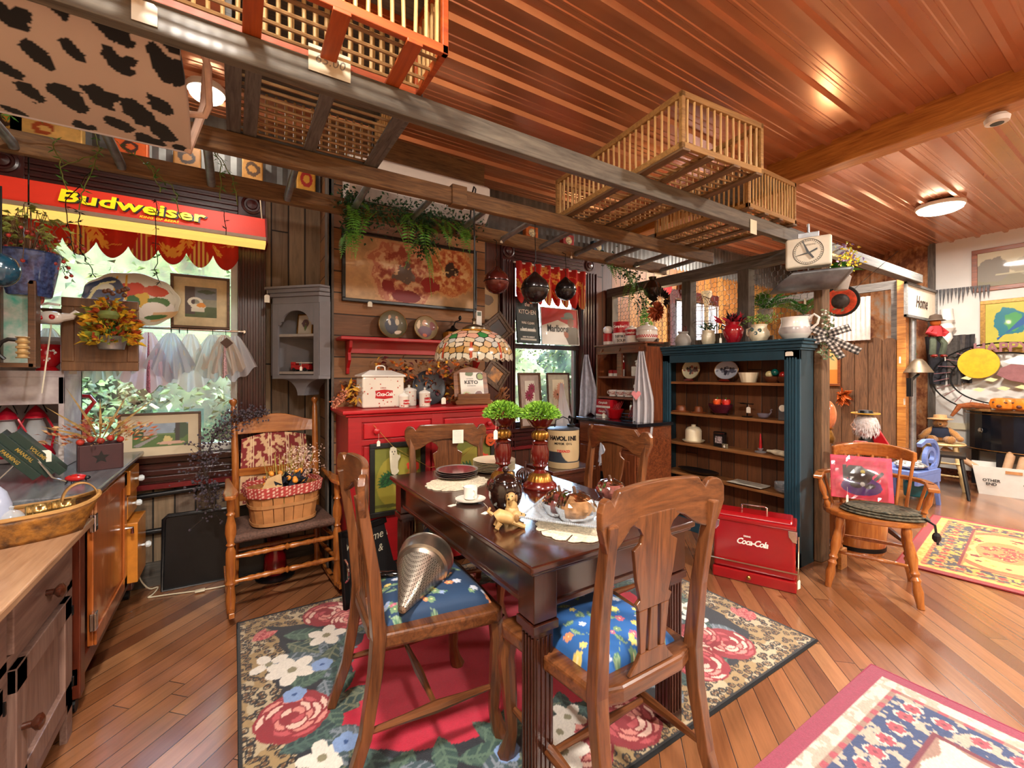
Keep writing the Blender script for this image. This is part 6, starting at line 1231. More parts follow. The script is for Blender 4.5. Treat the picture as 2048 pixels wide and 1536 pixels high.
def scene2(c,w): c.put(c.U > -1,'8a7858'); c.ell(w*.45,w*.35,w*.3,w*.22,'6a4a58',wob=.4,seed=1); c.ell(w*.47,w*.72,w*.1,w*.13,'c8987a'); c.ell(w*.2,w*.65,w*.08,w*.2,'d8c0a0',wob=.3,seed=3); c.ell(w*.8,w*.6,w*.12,w*.2,'7a3a3a',wob=.3,seed=4); c.ell(w*.45,w*.2,w*.1,w*.08,'c86a4a')
p = A(785,676,2.98); plate('left collector plate with a seated man in dark clothes on the red wall shelf',(p.x,2.97,zsh+.002),.098,scene1,(R(-8),0,0)); p = A(851,677,2.98); plate('right smaller collector plate with portraits on the red wall shelf',(p.x,2.97,zsh+.002),.088,scene2,(R(-8),0,0))
p = A(905,668,2.98); t = thing('coffee_grinder','small yellow box grinder with a crank on the wall shelf behind the stained-glass lamp','grinder',(p.x,2.97,zsh)); MB().box(-.06,.06,-.05,.05,0,.07).build('box',mat('yellow box','b87a1c',.5),t,bevel=.003); b = MB(); b.lathe([(.06,.07),(.05,.085),(.02,.1),(.01,.12)],16); b.tube([(0,0,.11),(.02,0,.15),(.05,-.01,.16)],.005,6); b.ball((.052,-.01,.178),(.012,.012,.018),10,8); b.build('crank',m_blackm,t,smooth=True)
# on the sideboard: z=1.09
ZB = 1.092; Rp = A(762,808,2.8)
t = thing('bread_box','white enamel bread box with red dots and cola emblem on the sideboard','bread box',(.80,2.86,ZB),R(3)); hw,hd,hh = .135,.07,.2; m_dots = None
def dotted(name):
    m,n,b = _new(name); v = _vec(n,(1,1,1)); vo = n.nodes.new('ShaderNodeTexVoronoi'); vo.inputs['Scale'].default_value = 38; n.links.new(v,vo.inputs['Vector']); f = _ramp(n,vo.outputs['Distance'],[(.16,0.),(.2,1.)]); n.links.new(_mix(n,hx('c05a4c'),hx('e6e0d2'),f),b.inputs['Base Color']); b.inputs['Roughness'].default_value = .15; b.inputs['Coat Weight'].default_value = .5; return m
m_dots = dotted('dotted white enamel')
b = MB(); b.box(-hw,hw,-hd,hd,0,hh); b.build('body',m_dots,t,bevel=.012,seg=4); b = MB(); b.box(-hw-.008,hw+.008,-hd-.008,hd+.008,hh-.004,hh+.008); b.add([(-hw-.006,-hd-.006,hh+.008),(hw+.006,-hd-.006,hh+.008),(hw+.006,hd+.006,hh+.008),(-hw-.006,hd+.006,hh+.008),(-hw*.5,0,hh+.04),(hw*.5,0,hh+.04)],[(0,1,5,4),(1,2,5),(2,3,4,5),(3,0,4)]); l = b.build('lid',m_whitegl,t,bevel=.003); handle(l,[(-.03,0,hh+.035),(-.028,0,hh+.06),(-.015,0,hh+.068),(.015,0,hh+.068),(.028,0,hh+.06),(.03,0,hh+.035)],.005,m_whitegl)
b = MB(); b.tube([(-hw-.003,-.03,.13),(-hw-.02,-.03,.13),(-hw-.02,.03,.13),(-hw-.003,.03,.13)],.006,6); b.build('side_handle',m_whitegl,t)
def emblem(t,y,z,w,h,tx=True,nm='Coca-Cola'):
    b = MB(); n = 10; P = [(-w/2+w*i/n,z+h/2-h*.12*sin(pi*i/n)*-1*0-h*.1*(1-abs(2*i/n-1))*0) for i in range(n+1)]
    top = [(-w/2+w*i/n,z+h*.5-h*.12*sin(pi*i/n)) for i in range(n+1)]; bot = [(w/2-w*i/n,z-h*.5+h*.12*sin(pi*i/n)) for i in range(n+1)]; top = [(x,q+h*.16*sin(pi*(x/w+.5))) for x,q in top]
    b.prism([(-w*.5,z-h*.42),(-w*.46,z),(-w*.5,z+h*.42),(0,z+h*.55),(w*.5,z+h*.42),(w*.46,z),(w*.5,z-h*.42),(0,z-h*.55)],y-.001,y); b.build('emblem',m_rl,t); text(nm,h*.62,(0,y-.0015,z),FR,m_wl,t,.0003,.35,.0004 if w < .08 else .001,sp=.82,sx=.85 if w > .08 else .75)
emblem(t,-hd-.001,.085,.115,.055); text('DRINK',.013,(-.005,-hd-.0015,.125),FR,m_rl,t,.0003)
def canister(label,x,y,r,h,em=True):
    t = thing('canister',label,'canister',(x,y,ZB),R(8),'dotted white cola canisters on the sideboard'); MB().lathe([(r*.97,0),(r,.004),(r,h)],24).build('body',m_dots,t,smooth=True); MB().lathe([(r*1.06,h),(r*1.06,h+.006),(r*.9,h+.014),(r*.3,h+.022),(r*.12,h+.026),(r*.22,h+.036),(0,h+.042)],24).build('lid',m_whitegl,t,smooth=True)
    if em: emblem(t,-r-.0005,h*.5,r*1.3,h*.4)
p = A(806,806,2.78); canister('smallest dotted white cola canister, front left on the sideboard',p.x,2.76,.032,.068); p = A(847,805,2.78); canister('middle-sized dotted white cola canister, right on the sideboard',p.x+.005,2.77,.036,.085); canister('largest dotted white canister, behind the two small ones',A(818,800,2.9).x,2.9,.05,.1,False)
# autumn leaf garland
t = thing('autumn_garland','garland of orange, yellow and burgundy autumn leaves behind the sideboard canisters','garland',(1.05,2.98,ZB)); bs = [MB() for _ in range(4)]
for i in range(420):
    x = random.uniform(-.47,.5); z = random.uniform(.0,.3)*(.5 if x < -.25 else 1)+.02; bs[random.choice((0,0,1,1,2,3))].leaf((x,random.uniform(-.04,.03),z),(random.uniform(-1,1),random.uniform(-.8,-.1),random.uniform(-1,.8)),random.uniform(.03,.06),random.uniform(.018,.032))
for q,nm,c_ in zip(bs,('orange_leaves','brown_leaves','yellow_leaves','burgundy_leaves'),('c8641c','5a3018','d8a02c','5a1420')): q.build(nm,mat('autumn '+nm,c_,.6,0,.35,40),t)
t = thing('dried_spray','rusty pink dried spray with yellow leaves at the left corner of the sideboard','dried flowers',(.60,2.78,ZB)); b = MB(); b2 = MB()
for i in range(170): k = random.random(); b.leaf((-.02-.08*k+random.gauss(0,.008),random.gauss(0,.01),.1-.07*k+random.gauss(0,.012)),(random.uniform(-1,.2),-.4,random.uniform(-.6,.4)),.022,.01)
for i in range(26): b2.leaf((random.uniform(-.04,.05),random.uniform(-.02,.02),random.uniform(.06,.15)),(random.uniform(-1,1),-.3,random.uniform(-1,1)),.05,.018)
b.tube([(.06,0,.02),(0,0,.1),(-.08,0,.04)],.002,5); b.build('rust_seeds',mat('rust seeds','c07a5c',.8,0,.3,60),t); b2.build('ochre_leaves',mat('ochre leaves','b8861c',.6,0,.3,20),t)
t = thing('dark_tray','dark round tray plate leaning behind the canisters','tray',(1.17,2.93,ZB),0,rot=(R(-12),0,0)); MB(MX.Translation((0,0,.12)) @ MX.Rotation(pi/2,4,'X')).lathe([(0,0),(.1,.002),(.12,.015),(.124,.013),(.1,-.004),(0,-.006)],30).build('plate',mat('charcoal plate','24242a',.4),t,smooth=True); tagcard('paper tag on the dark round tray',V((1.2,2.76,ZB+.055)),.0)
# cookbook on wooden stand
cbp = at(945,795,Z=1.13); t = thing('cookbook_stand','carved wooden cookbook easel on the right end of the sideboard','stand',(1.44,2.82,ZB),R(-10)); m_st = wood('stand wood','5a3014','9a6030','x',1,.35,.3)
b = MB(); b.prism([(-.13,0),(.13,0),(.14,.02),(.13,.032),(-.13,.032),(-.14,.02)],-.08,.06); b.build('base',m_st,t,bevel=.004); b = MB(); b.box(-.12,.12,-.075,-.06,.03,.075); b.build('ledge',m_st,t,bevel=.004); b = MB(MX.Translation((0,-.03,.03)) @ MX.Rotation(R(-16),4,'X')); b.prism([(-.13,0),(.13,0),(.125,.2),(.06,.235),(0,.25),(-.06,.235),(-.125,.2)],0,.014); b.build('back_board',m_st,t,bevel=.003)
SM = MX.Translation((1.44,2.82,ZB)) @ MX.Rotation(R(-10),4,'Z'); t = thing('cookbook','white keto cookbook with food photos standing on the wooden easel','book',SM @ V((0,-.052,.034)),0,rot=(R(-16),0,R(-10))); MB().box(-.085,.085,0,.016,0,.2).build('book_block',m_pg,t,bevel=.001)
c = Cv(.17,.2,60,70,'e4ddd0'); c.ell(.04,.03,.032,.028,'c8d8a0',wob=.2,seed=2); c.ell(.04,.03,.022,.02,'b8642c',wob=.6,seed=3); c.ell(.13,.04,.034,.03,'f0ece4'); c.ell(.13,.04,.024,.022,'7a3a24',wob=.6,seed=4); c.ell(.15,.17,.03,.03,'3a2418'); c.ell(.15,.17,.022,.022,'8a9a5a',wob=.5,seed=5); c.ell(.07,.19,.03,.018,'6a7a5a',wob=.5,seed=6); c.mesh('cover',vcol('cookbook cover',.3,coat=.4),t,lambda u,v: (u-.085,-.001+0*u,v)); text('KETO',.036,(-.005,-.002,.125),FR,mat('charcoal print','22201e',.6),t,.0003,0,.001,sx=1.1); text('ULTIMATE',.011,(-.015,-.002,.152),FR,m_black,t,.0003); text('COOKBOOK',.011,(-.005,-.002,.1),FR,m_black,t,.0003)
def dframe(label,p,sz,ang,cc,rot):
    t = thing('ornate_frame',label,'picture',p,rot=rot); b = MB(MX.Rotation(R(ang),4,'Y')); 
    for (f0,f1,d) in ((1,.8,.02),(.82,.55,.014)):
        a,c_ = sz*f0/2,sz*f1/2
        for (x0,x1,z0,z1) in ((-a,a,-a,-c_),(-a,a,c_,a),(-a,-c_,-c_,c_),(c_,a,-c_,c_)): b.box(x0,x1,-d,0,z0,z1)
    b.build('frame',mat('dark bronze '+label[:8],'4a3626',.3,.4,.4,60),t,bevel=.003); MB(MX.Rotation(R(ang),4,'Y')).box(-sz*.27,sz*.27,-.008,-.004,-sz*.27,sz*.27).build('picture',mat('dark still life '+label[:8],cc,.4,0,.9,16,h2='1a140e'),t)
dframe('dark ornate square frame turned on its corner, lower one right of the lamp',(1.66,2.86,1.30),.19,38,'b8741c',(R(-8),0,0)); dframe('dark beaded square frame turned on its corner, upper one half behind the lamp',(1.75,2.97,1.66),.21,52,'3a1c14',(R(-4),0,0))
b = MB(); t = thing('driftwood_figure','twiggy driftwood and pod figure at the right end of the sideboard','ornament',(1.66,2.76,ZB))
for i in range(14): b.tube([(random.uniform(-.05,.04),random.uniform(-.03,.03),random.uniform(0,.05)),(random.uniform(-.02,.07),random.uniform(-.04,.02),random.uniform(.04,.12))],random.uniform(.003,.008),5)
b.build('sticks',mat('driftwood','7a4a24',.6,0,.4,20),t)
# small framed print right of the chimney, remote
p = A(983,615,3.44); frame('small framed print hanging between plank wall and second window','picture',(1.93,3.465,1.79),0,.25,.42,.014,m_fbrown,m_matb,.03,lambda c,w,h: (c.ell(w*.5,h*.45,w*.4,h*.14,'8a8078',wob=.6,seed=3)),'d0b890')
# ---------- second window ----------
def p_sign(c,w,h):
    c.noise(.15,10,2)
    for (z0,z1) in ((.26,.31),(.06,.1)): c.rect(w*.15,w*.85,h*z0,h*z1,'b8b4a8')
zt = 1.6
t = frame('dark teal kitchen sign standing on the sash of the second window','sign',(2.36,3.43,zt),R(0),.28,.44,.004,m_black,None,0,p_sign,'1c2a2c',name='kitchen_sign',rot=(R(-5),0,R(5)))
for s_,z,q,sh in (('the',.375,.055,.2),('KITCHEN',.3,.06,0),('WAS CLEAN',.195,.033,0),('last week',.135,.05,.3),('SORRY YOU MISSED IT',.06,.017,0)): text(s_,q,(0,-.013,z),FR,m_wl,t,.0004,sh,.0006,sx=.85)
t = frame('red and white cowboy cigarette sign standing on the sash of the second window','sign',(2.75,3.43,zt),0,.46,.37,.004,m_white,None,0,lambda c,w,h: (c.poly([(0,h*.5),(0,h),(w,h),(w,h*.45),(w*.45,h*.68)],'b01c24'),c.ell(w*.75,h*.82,w*.13,h*.1,'6a7a78'),c.ell(w*.72,h*.74,w*.2,h*.035,'5a6a68'),c.ell(w*.8,h*.62,w*.09,h*.13,'8a5a44'),c.poly([(w*.72,0),(w*.62,h*.25),(w*.7,h*.5),(w*.98,h*.5),(w,0)],'6a6258'),c.ell(w*.66,h*.28,w*.06,h*.1,'9a5a40',.5)),'d8d4cc',name='cowboy_sign',nx=110,rot=(R(-5),0,R(-2)))
text('Marlboro',.095,(-.03,-.013,.16),FR,m_black,t,.0004,0,.002,sx=.72)
def p_daisy(col):
    def f(c,w,h): c.noise(.06,20,2); c.line([(w*.5,0),(w*.45,h*.6)],.006,'7a7a5a'); c.line([(w*.45,h*.3),(w*.75,h*.8)],.005,'7a7a5a'); c.petals(w*.4,h*.62,.055,12,col,'5a3a20',0,.25); c.petals(w*.72,h*.8,.05,12,col,'5a3a20',.1,.25); c.petals(w*.68,h*.3,.05,12,col,'5a3a20',.2,.25)
    return f
frame('tall framed red daisy print standing on the second window sill, left one','picture',(2.36,3.38,.803),0,.27,.52,.022,m_fbrown,mat('grey rose mat','a89488',.7),.055,p_daisy('8a2a44'),'d8cdbd',rot=(R(-5),0,R(4)))
frame('tall framed pale lily print on the second window sill, right one behind the lace','picture',(2.70,3.38,.803),0,.27,.52,.018,m_dkwood,mat('tan grey mat','a8a08c',.7),.05,p_daisy('c8886a'),'d8c8a8',rot=(R(-5),0,R(-6)))
t = thing('lace_cloth','white lace cloth draped down over the lily print','cloth',(2.66,3.3,1.22)); b = MB(); b.grid(12,18,lambda u,v: ((u-.5)*(.02+.22*v)+.05*v,.012*sin(u*14),-.42*v)); b.build('lace',translucent('lace','e8e8f0',.75,.5),t,smooth=True)
# gas can on a small table before the second window
t = thing('side_table','small dark wood table holding the oil can below the second window','table',(2.05,2.56,0)); b = MB(); b.box(-.2,.2,-.17,.17,.6,.63); b.box(-.18,.18,-.15,.15,.52,.6); b.build('top',m_dkwood,t,bevel=.004)
for (x,y) in ((-.165,-.135),(.165,-.135),(-.165,.135),(.165,.135)): MB().box(x-.018,x+.018,y-.018,y+.018,0,.52).build('leg',m_dkwood,t)
c = Cv(1,.27,200,60,'b8a078'); c.noise(.15,14,2); c.rect(0,1,0,.04,'a8906a'); c.rect(0,1,.045,.12,'2a323a'); xx = np.abs(np.mod(c.U,1)-.75); c.put((c.V > .05) & (c.V < .13) & (xx < .13*np.sqrt(np.clip(1-((c.V-.13)/.09)**2,0,1))),'b8a078'); c.put((c.V > .1) & (c.V < .11),'2a323a',.0)
p = at(1128,935,Z=.63); t = thing('oil_can','vintage tan motor oil can with spout on the small dark table','oil can',(2.04,2.51,.632),R(0)); r = .115
c.mesh('body',vcol('oil can paint',.45),t,lambda u,v: (r*np.cos(u*2*pi),r*np.sin(u*2*pi),v)); b = MB(); b.lathe([(r,.27),(r+.004,.275),(r-.004,.28),(.03,.29),(0,.29)],28); b.build('top',m_galvd,t,smooth=True); b = MB(); b.lathe([(.03,.29),(.032,.305),(0,.31)],14,(.05,-.03,0)); b.tube([(.05,-.03,.3),(.06,-.03,.35),(.03,-.03,.36)],.012,8); b.build('spout',m_blackm,t,smooth=True); handle(t,[(-.08,0,.29),(-.07,0,.34),(0,0,.36),(.05,0,.34),(.07,0,.29)],.004,m_blackm)
va = math.atan2(-2.51,-2.04); 
def curved_text(s,size,R_,z,m,t,spacing,a0,bold=.001):
    n = len(s)
    for i,ch in enumerate(s):
        if ch == ' ': continue
        a = a0+(i-(n-1)/2)*spacing/R_; o = text(ch,size,(R_*cos(a),R_*sin(a),z),(pi/2,0,a+pi/2),m,t,.0004,0,bold)
curved_text('HAVOLINE',.042,r+.001,.215,m_black,t,.0265,va,.0022); curved_text('MOTOR OIL',.02,r+.001,.178,m_black,t,.0145,va); curved_text('TEXACO',.024,r+.001,.125,m_rl,t,.0155,va)
# ---------- on the dining table ----------
ZT = .7605
def on(px,py,z=ZT): p = at(px,py,Z=z); return V((p.x,p.y,z))
m_mah = mat('mahogany lacquer','5a120c',.18,0,.3,8,coat=.6); m_flg = mat('burnished gold flutes','9a6a2a',.3,.8,.4,30)
def candle(label,p):
    t = thing('candle_holder',label,'candle holder',p,0,'turned red candle holders topped with moss balls'); b = MB(); b.k = 0
    b.lathe([(.07,0),(.073,.006),(.07,.014),(.058,.022),(.054,.026)],28); b.k = 1; b.lathe([(.054,.026,.02),(.05,.036,.035),(.042,.046,.03),(.03,.052)],64,nf=22); b.k = 0
    b.lathe([(.03,.052),(.02,.062),(.026,.07),(.034,.076),(.031,.082),(.038,.1),(.038,.125),(.03,.146),(.034,.15),(.034,.155),(.024,.158)],28); b.k = 1; b.lathe([(.02,.158,.02),(.034,.168,.05),(.036,.176,.05),(.033,.186,.05),(.02,.194,.02)],64,nf=16); b.k = 0
    b.lathe([(.02,.194),(.018,.2),(.04,.208),(.06,.232),(.062,.236),(.055,.238),(.03,.225),(0,.222)],28); b.build('turned_stand',[m_mah,m_flg],t,smooth=True).scale = (1.12,1.12,1.42); b = [MB(),MB()]
    for i in range(1500):
        u = random.random()*6.283; w_ = random.random()**.6; th = w_*1.5; q = V((cos(u)*sin(th),sin(u)*sin(th),cos(th)*.8)); b[i % 2].leaf(V((0,0,.33))+q*.088*random.uniform(.75,1),q+V((random.uniform(-.5,.5),random.uniform(-.5,.5),random.uniform(-.3,.5))),.024,.008)
    b[0].build('moss_ball',m_lime,t); b[1].build('moss_ball_mid',mat('moss mid','6a9a2c',.7,0,.3,50),t); return t  # two moss greens alternate tuft by tuft over the ball
c1 = candle('right red and gold turned candle holder with green moss ball, nearer one',on(1080,975)); dup(c1,on(1006,970),label='left red and gold turned candle holder with green moss ball, further one')
tagcard('white tag on string hanging from the left candle holder',on(985,975)+V((0,-.03,.33)),.05,w=.022,h=.045)
t = pot('cookie_jar','glossy dark brown ribbed lidded cookie jar on the dining table','jar',on(1011,1020),[(.035,0),(.04,.005),(.058,.03,.01),(.066,.06,.012),(.064,.09,.012),(.052,.115,.005),(.048,.12)],mat('brown black glaze','1e0d0a',.1,0,.5,12,coat=1),n=72)
MB().lathe([(.052,.12),(.048,.128),(.03,.14),(.01,.146),(.006,.15),(.012,.156),(.013,.164),(.008,.172),(0,.174)],28).build('lid',bpy.data.materials['brown black glaze'],t,smooth=True)
for s_ in (-1,1): handle(t,[(s_*.05,0,.11),(s_*.07,0,.115),(s_*.074,0,.095),(s_*.06,0,.08)],.006,bpy.data.materials['brown black glaze'])
m_porc = mat('white porcelain','ece6da',.12,0,.02,coat=.6)
pot('saucer','white porcelain saucer under the teacup','saucer',on(941,1003),[(.025,0),(.03,.002),(.064,.012),(.065,.014),(.03,.006),(0,.005)],m_porc,n=32)
t = pot('teacup','white straight-sided porcelain teacup on its saucer','cup',on(941,1001)+V((0,0,.006)),[(.02,0),(.028,.006),(.031,.055),(.029,.055),(.026,.008),(0,.006)],m_porc,n=32); handle(t,[(.0,-.03,.045),(.002,-.047,.045),(.002,-.05,.03),(.0,-.03,.018)],.003,m_porc)
def flat_tag(label,p,rz): t = thing('price_tag',label,'tag',p,rz); MB().prism([(-.018,-.01),(.012,-.01),(.02,0),(.012,.01),(-.018,.01)],0,.0012,'xy').build('card',m_tag,t); MB().tube([(.018,0,.002),(.04,.015,.01),(.05,.04,.02)],.0007,4).build('string',m_string,t)
flat_tag('paper tag lying left of the teacup saucer',on(905,1011),.3); flat_tag('paper tag lying beside the puppy figurines, tied to the jar',on(971,1026),.5)
m_doily = mat('crochet doily','d8cab0',.9,0,.25,120,bump=.4)
def doily(label,p,rx,ry,rz):
    t = thing('crochet_doily',label,'doily',p,rz); b = MB(); n = 120; vs = [(0,0,.002)]
    def q(a,k): rr = k*(1+.07*abs(sin(a*9))*(k > .8)); return (rx*rr*cos(a),ry*rr*sin(a),.002)
    for k in (.25,.5,.68,1): vs += [q(2*pi*i/n,k) for i in range(n)]
    fs = [(0,1+i,1+(i+1) % n) for i in range(n)]
    for r_ in range(3):
        for i in range(n):
            if r_ == 2 and i % 15 == 7: continue
            a,c_ = 1+r_*n+i,1+r_*n+(i+1) % n; fs.append((a,c_,c_+n,a+n))
    b.add(vs,fs); b.build('lace',m_doily,t,solid=.002); return t
doily('cream crochet doily under the plum-coloured plates',on(915,966),.16,.13,.3); doily('cream crochet doily under the glass tray, its fringe showing in front',on(1165,1050),.17,.15,.2)
p = on(913,955); m_grey = mat('grey silver rim plate','9a9490',.2,.4,.1,20)
for k in range(4):
    t = thing('salad_plate',('bottom','second from the bottom','third from the bottom','topmost')[k]+' plum and silver-rimmed plate of the stack on the doily','plate',p+V((.004*(k % 2),0,.005+.009*k)),0,'silver-rimmed plates on the doily'); b = MB(); b.k = 0; b.lathe([(.05,0),(.075,.003),(.108,.012),(.11,.014),(.075,.008)],36); b.k = 1; b.lathe([(.098,.0118),(.075,.008),(0,.006)],36); b.build('plate',[m_grey,mat('plum glaze %d' % k,'7a2030',.15,coat=.6)],t,smooth=True)
p = on(992,942)
for k in range(7): pot('dinner_plate',('lowest','second','third','fourth','fifth','sixth','topmost')[k]+' cream dinner plate, counted upward in the stack by the candle holders','plate',p+V((0,.02,.0085*k)),[(.06,0),(.085,.003),(.118,.011),(.12,.013),(.085,.007),(0,.006)],m_cream,group='stacked cream dinner plates',n=32)
# puppies
m_pup = mat('tan puppy resin','b8935c',.5,0,.25,18); 
def puppy(label,p,rz,sit):
    t = thing('puppy_figurine',label,'figurine',p,rz); b = MB()
    if sit: b.ball((0,0,.022),(.026,.022,.024),14,10); b.tube([(0,0,.03),(-.004,0,.05),(-.006,0,.062)],[.02,.016,.012],10); b.ball((-.008,0,.068),(.016,.014,.014),14,10); b.tube([(-.018,0,.066),(-.03,0,.064)],[.009,.006],8)
    else: b.tube([(.03,0,.03),(.02,0,.036),(0,0,.03),(-.02,0,.02)],[.016,.02,.018,.014],12); b.ball((-.03,0,.034),(.015,.013,.013),14,10); b.tube([(-.04,0,.034),(-.052,0,.032)],[.009,.006],8); b.tube([(.04,0,.04),(.052,0,.05),(.046,0,.06)],[.006,.005,.003],6)
    for (x,y,x2) in (((.02,.014,.03),(.02,-.014,.03),(-.016,.01,-.045),(-.016,-.01,-.045)) if not sit else ((-.016,.01,-.022),(-.016,-.01,-.022),(.01,.018,-.01),(.01,-.018,-.01))): b.tube([(x,y,.02),(x2,y,.006),(x2-.006,y,.005)],[.008,.006,.007],8)
    b.build('body',m_pup,t,smooth=True); b = MB(); hx0 = -.008 if sit else -.03; hz = .068 if sit else .034
    for s_ in (-1,1): b.ball((hx0+.004,s_*.015,hz-.004),(.007,.004,.012),8,6)
    b.build('ears',mat('darker ears','8a6438',.6),t,smooth=True); b = MB(); b.ball((hx0-.024,0,hz),(.003,.003,.003),6,5)
    for s_ in (-1,1): b.ball((hx0-.012,s_*.007,hz+.006),(.002,.002,.002),6,4)
    b.build('nose_and_eyes',m_black,t,smooth=True); return t
puppy('crouching tan puppy figurine in front of the brown jar',on(1013,1056),R(158),False).scale = (1.25,)*3; puppy('sitting tan puppy figurine behind the crouching one',on(1024,1038),R(40),True).scale = (1.25,)*3
# pressed glass tray with wrapped pumpkins
m_pg2 = mat('pressed glass','c4ccd4',.08,.1,.15,60,coat=1,alpha=.55); tp = on(1140,1042)+V((0,0,.004)); t = thing('glass_tray','square pressed-glass tray with beaded rim holding the wrapped pumpkin','tray',tp,R(35)); b = MB()
def gt(u,v): x,y = (u-.5)*.27,(v-.5)*.27; e = max(abs(x),abs(y))/.135; return (x*(1+.06*e),y*(1+.06*e),.006+.03*e**3+.002*sin(u*60)*sin(v*60))
b.grid(30,30,gt); b.build('tray',m_pg2,t,smooth=True,solid=.003); b = MB()
for k in range(40): 
    for (u,v) in ((k/40,0),(k/40,1),(0,k/40),(1,k/40)): q = gt(u,v); b.ball(q,.0045,6,4)
b.build('beaded_rim',m_pg2,t,smooth=True)
def wrapped(label,p,s_,col,tilt=0):
    t = thing('wrapped_pumpkin',label,'pumpkin ornament',p); b = MB()
    b.lathe([(0,0),(.04*s_,.005*s_,.06),(.058*s_,.035*s_,.08),(.05*s_,.065*s_,.08),(.02*s_,.078*s_,.05),(0,.074*s_)],60,nf=8); b.build('pumpkin',mat(label[:10],col,.6,0,.4,30),t,smooth=True); MB().tube([(0,0,.07*s_),(-.004,0,.09*s_),(-.01,0,.11*s_)],.006*s_,6).build('stem',mat('stem brown'+label[:3],'5a4030',.8),t)
    b = MB()
    def cel(u,v): th = .2+v*2.4; r = .074*s_*(1+.04*sin(u*25)+.03*sin(v*17+u*12)); return (r*sin(th)*cos(u*6.283),r*sin(th)*sin(u*6.283),.036*s_+r*cos(th)*.75)
    b.grid(36,14,cel); b.build('cellophane',glass('cellophane '+label[:5],'f4f4f6',.06,.05),t)
wrapped('large cellophane-wrapped straw pumpkin lying on the glass tray',tp+V((.01,-.02,.012)),1.05,'a87a4c'); wrapped('second wrapped reddish pumpkin behind, on the glass tray',tp+V((.0,.055,.012)),.95,'6a2a28'); wrapped('third wrapped pumpkin at the right behind the near chair crest',on(1222,995),.9,'8a4a40')
t = thing('twig_pumpkin','dark grapevine pumpkin with stem between the candle holders','pumpkin ornament',on(1050,962)); b = MB()
for k in range(9): a = k*pi/9; b.tube([(.045*cos(a)*sin(j*.5236),.045*sin(a)*sin(j*.5236),.032-.032*cos(j*.5236)) for j in range(13)],.004,5)
b.tube([(0,0,.06),(.004,0,.1)],.006,6); b.build('vines',mat('dark vine','3a1c14',.5,0,.4,40),t,smooth=True)
# strainer and pestle on the left chair
m_st2 = mat('brushed aluminium','b0a698',.3,.95,.12,30)
def perforated():
    m,n,b = _new('perforated aluminium'); v = _vec(n); vo = n.nodes.new('ShaderNodeTexVoronoi'); vo.inputs['Scale'].default_value = 190; vo.inputs['Randomness'].default_value = 0; n.links.new(v,vo.inputs['Vector']); f = _ramp(n,vo.outputs['Distance'],[(.3,0.),(.4,1.)]); n.links.new(_mix(n,(.05,.04,.03),hx('b0a698'),f),b.inputs['Base Color']); b.inputs['Metallic'].default_value = .85; b.inputs['Roughness'].default_value = .35; return m
tipp = at(803,1222,Z=.53); top = at(860,1100,Z=.60); d = (top-tipp).normalized(); q = d.to_track_quat('Z','Y'); t = thing('cone_strainer','aluminium cone strainer lying on the left dining chair seat','strainer',tipp+V((0,0,.0))); t.rotation_euler = q.to_euler(); t.scale = (1.2,1.2,1.12)
MB().lathe([(.001,0),(.012,.004),(.07,.175)],40).build('perforated_cone',perforated(),t,smooth=True); MB().lathe([(.07,.175),(.076,.185),(.074,.195),(.082,.2),(.088,.235),(.086,.25),(.089,.255),(.084,.257),(.08,.235),(.07,.19)],40).build('rim_band',m_st2,t,smooth=True)
q = at(775,1150,Z=.53); t = thing('strainer_pestle','black wooden pestle with steel ring beside the cone strainer','pestle',q,R(-30)); MB().tube([(-.05,0,0),(-.03,0,0),(0,0,0),(.02,0,0),(.05,0,.0)],[.008,.016,.014,.017,.01],12).build('handle',mat('black lacquer','08080a',.12,coat=1),t,smooth=True); MB().tube([(.05,0,0),(.065,0,0)],.011,10).build('ferrule',m_chrome,t,smooth=True)
# note and tag on the far chair
q = at(916,873,Y=2.385); t = thing('handwritten_note','handwritten white note taped on the far chair crest','note',q,R(-14)); MB().box(-.033,.033,-.001,.0,-.04,.04).build('paper',m_tag,t); b = MB()
for k in range(9): b.tube([(-.028,-.002,.032-.008*k)]+[(-.028+.0035*j,-.002,.032-.008*k+.0012*((j*7+k) % 3-1)) for j in range(1,15)],.0004,3)
b.build('handwriting',mat('blue ink','5a5a6a',.8),t)
# ghost and pumpkin garland on the sideboard
gp = [at(747,850,Y=2.655),at(786,893,Y=2.65),at(860,935,Y=2.65),at(912,925,Y=2.65),at(975,868,Y=2.655)]; t = thing('felt_garland_string','jute string slung between sideboard knobs carrying the ghost and pumpkin cut-outs','string',gp[0]); MB(Wd(gp[0])).tube(gp,.0015,5).build('jute',mat('jute','a8853c',.9),t)
q = gp[1]; t = thing('ghost_ornament','cream ceramic ghost ornament hanging before the left sideboard door','ornament',q); o = [(-.02,-.005),(0,0),(.022,-.012),(.027,-.05),(.045,-.06),(.045,-.045),(.052,-.07),(.035,-.095),(.032,-.14),(.04,-.16),(.028,-.175),(.01,-.185),(-.012,-.175),(-.022,-.14),(-.026,-.07),(-.028,-.03)]
MB().prism([(x*.85,z*.95) for x,z in o],-.012,-.002).build('body',mat('cream ceramic','dcd3b8',.4,0,.05,20),t,bevel=.004,seg=3); b = MB()
for x in (-.008,.008): b.ball((x,-.012,-.03),(.003,.002,.005),6,4)
b.ball((0,-.012,-.045),(.003,.002,.004),6,4); b.build('face',m_black,t)
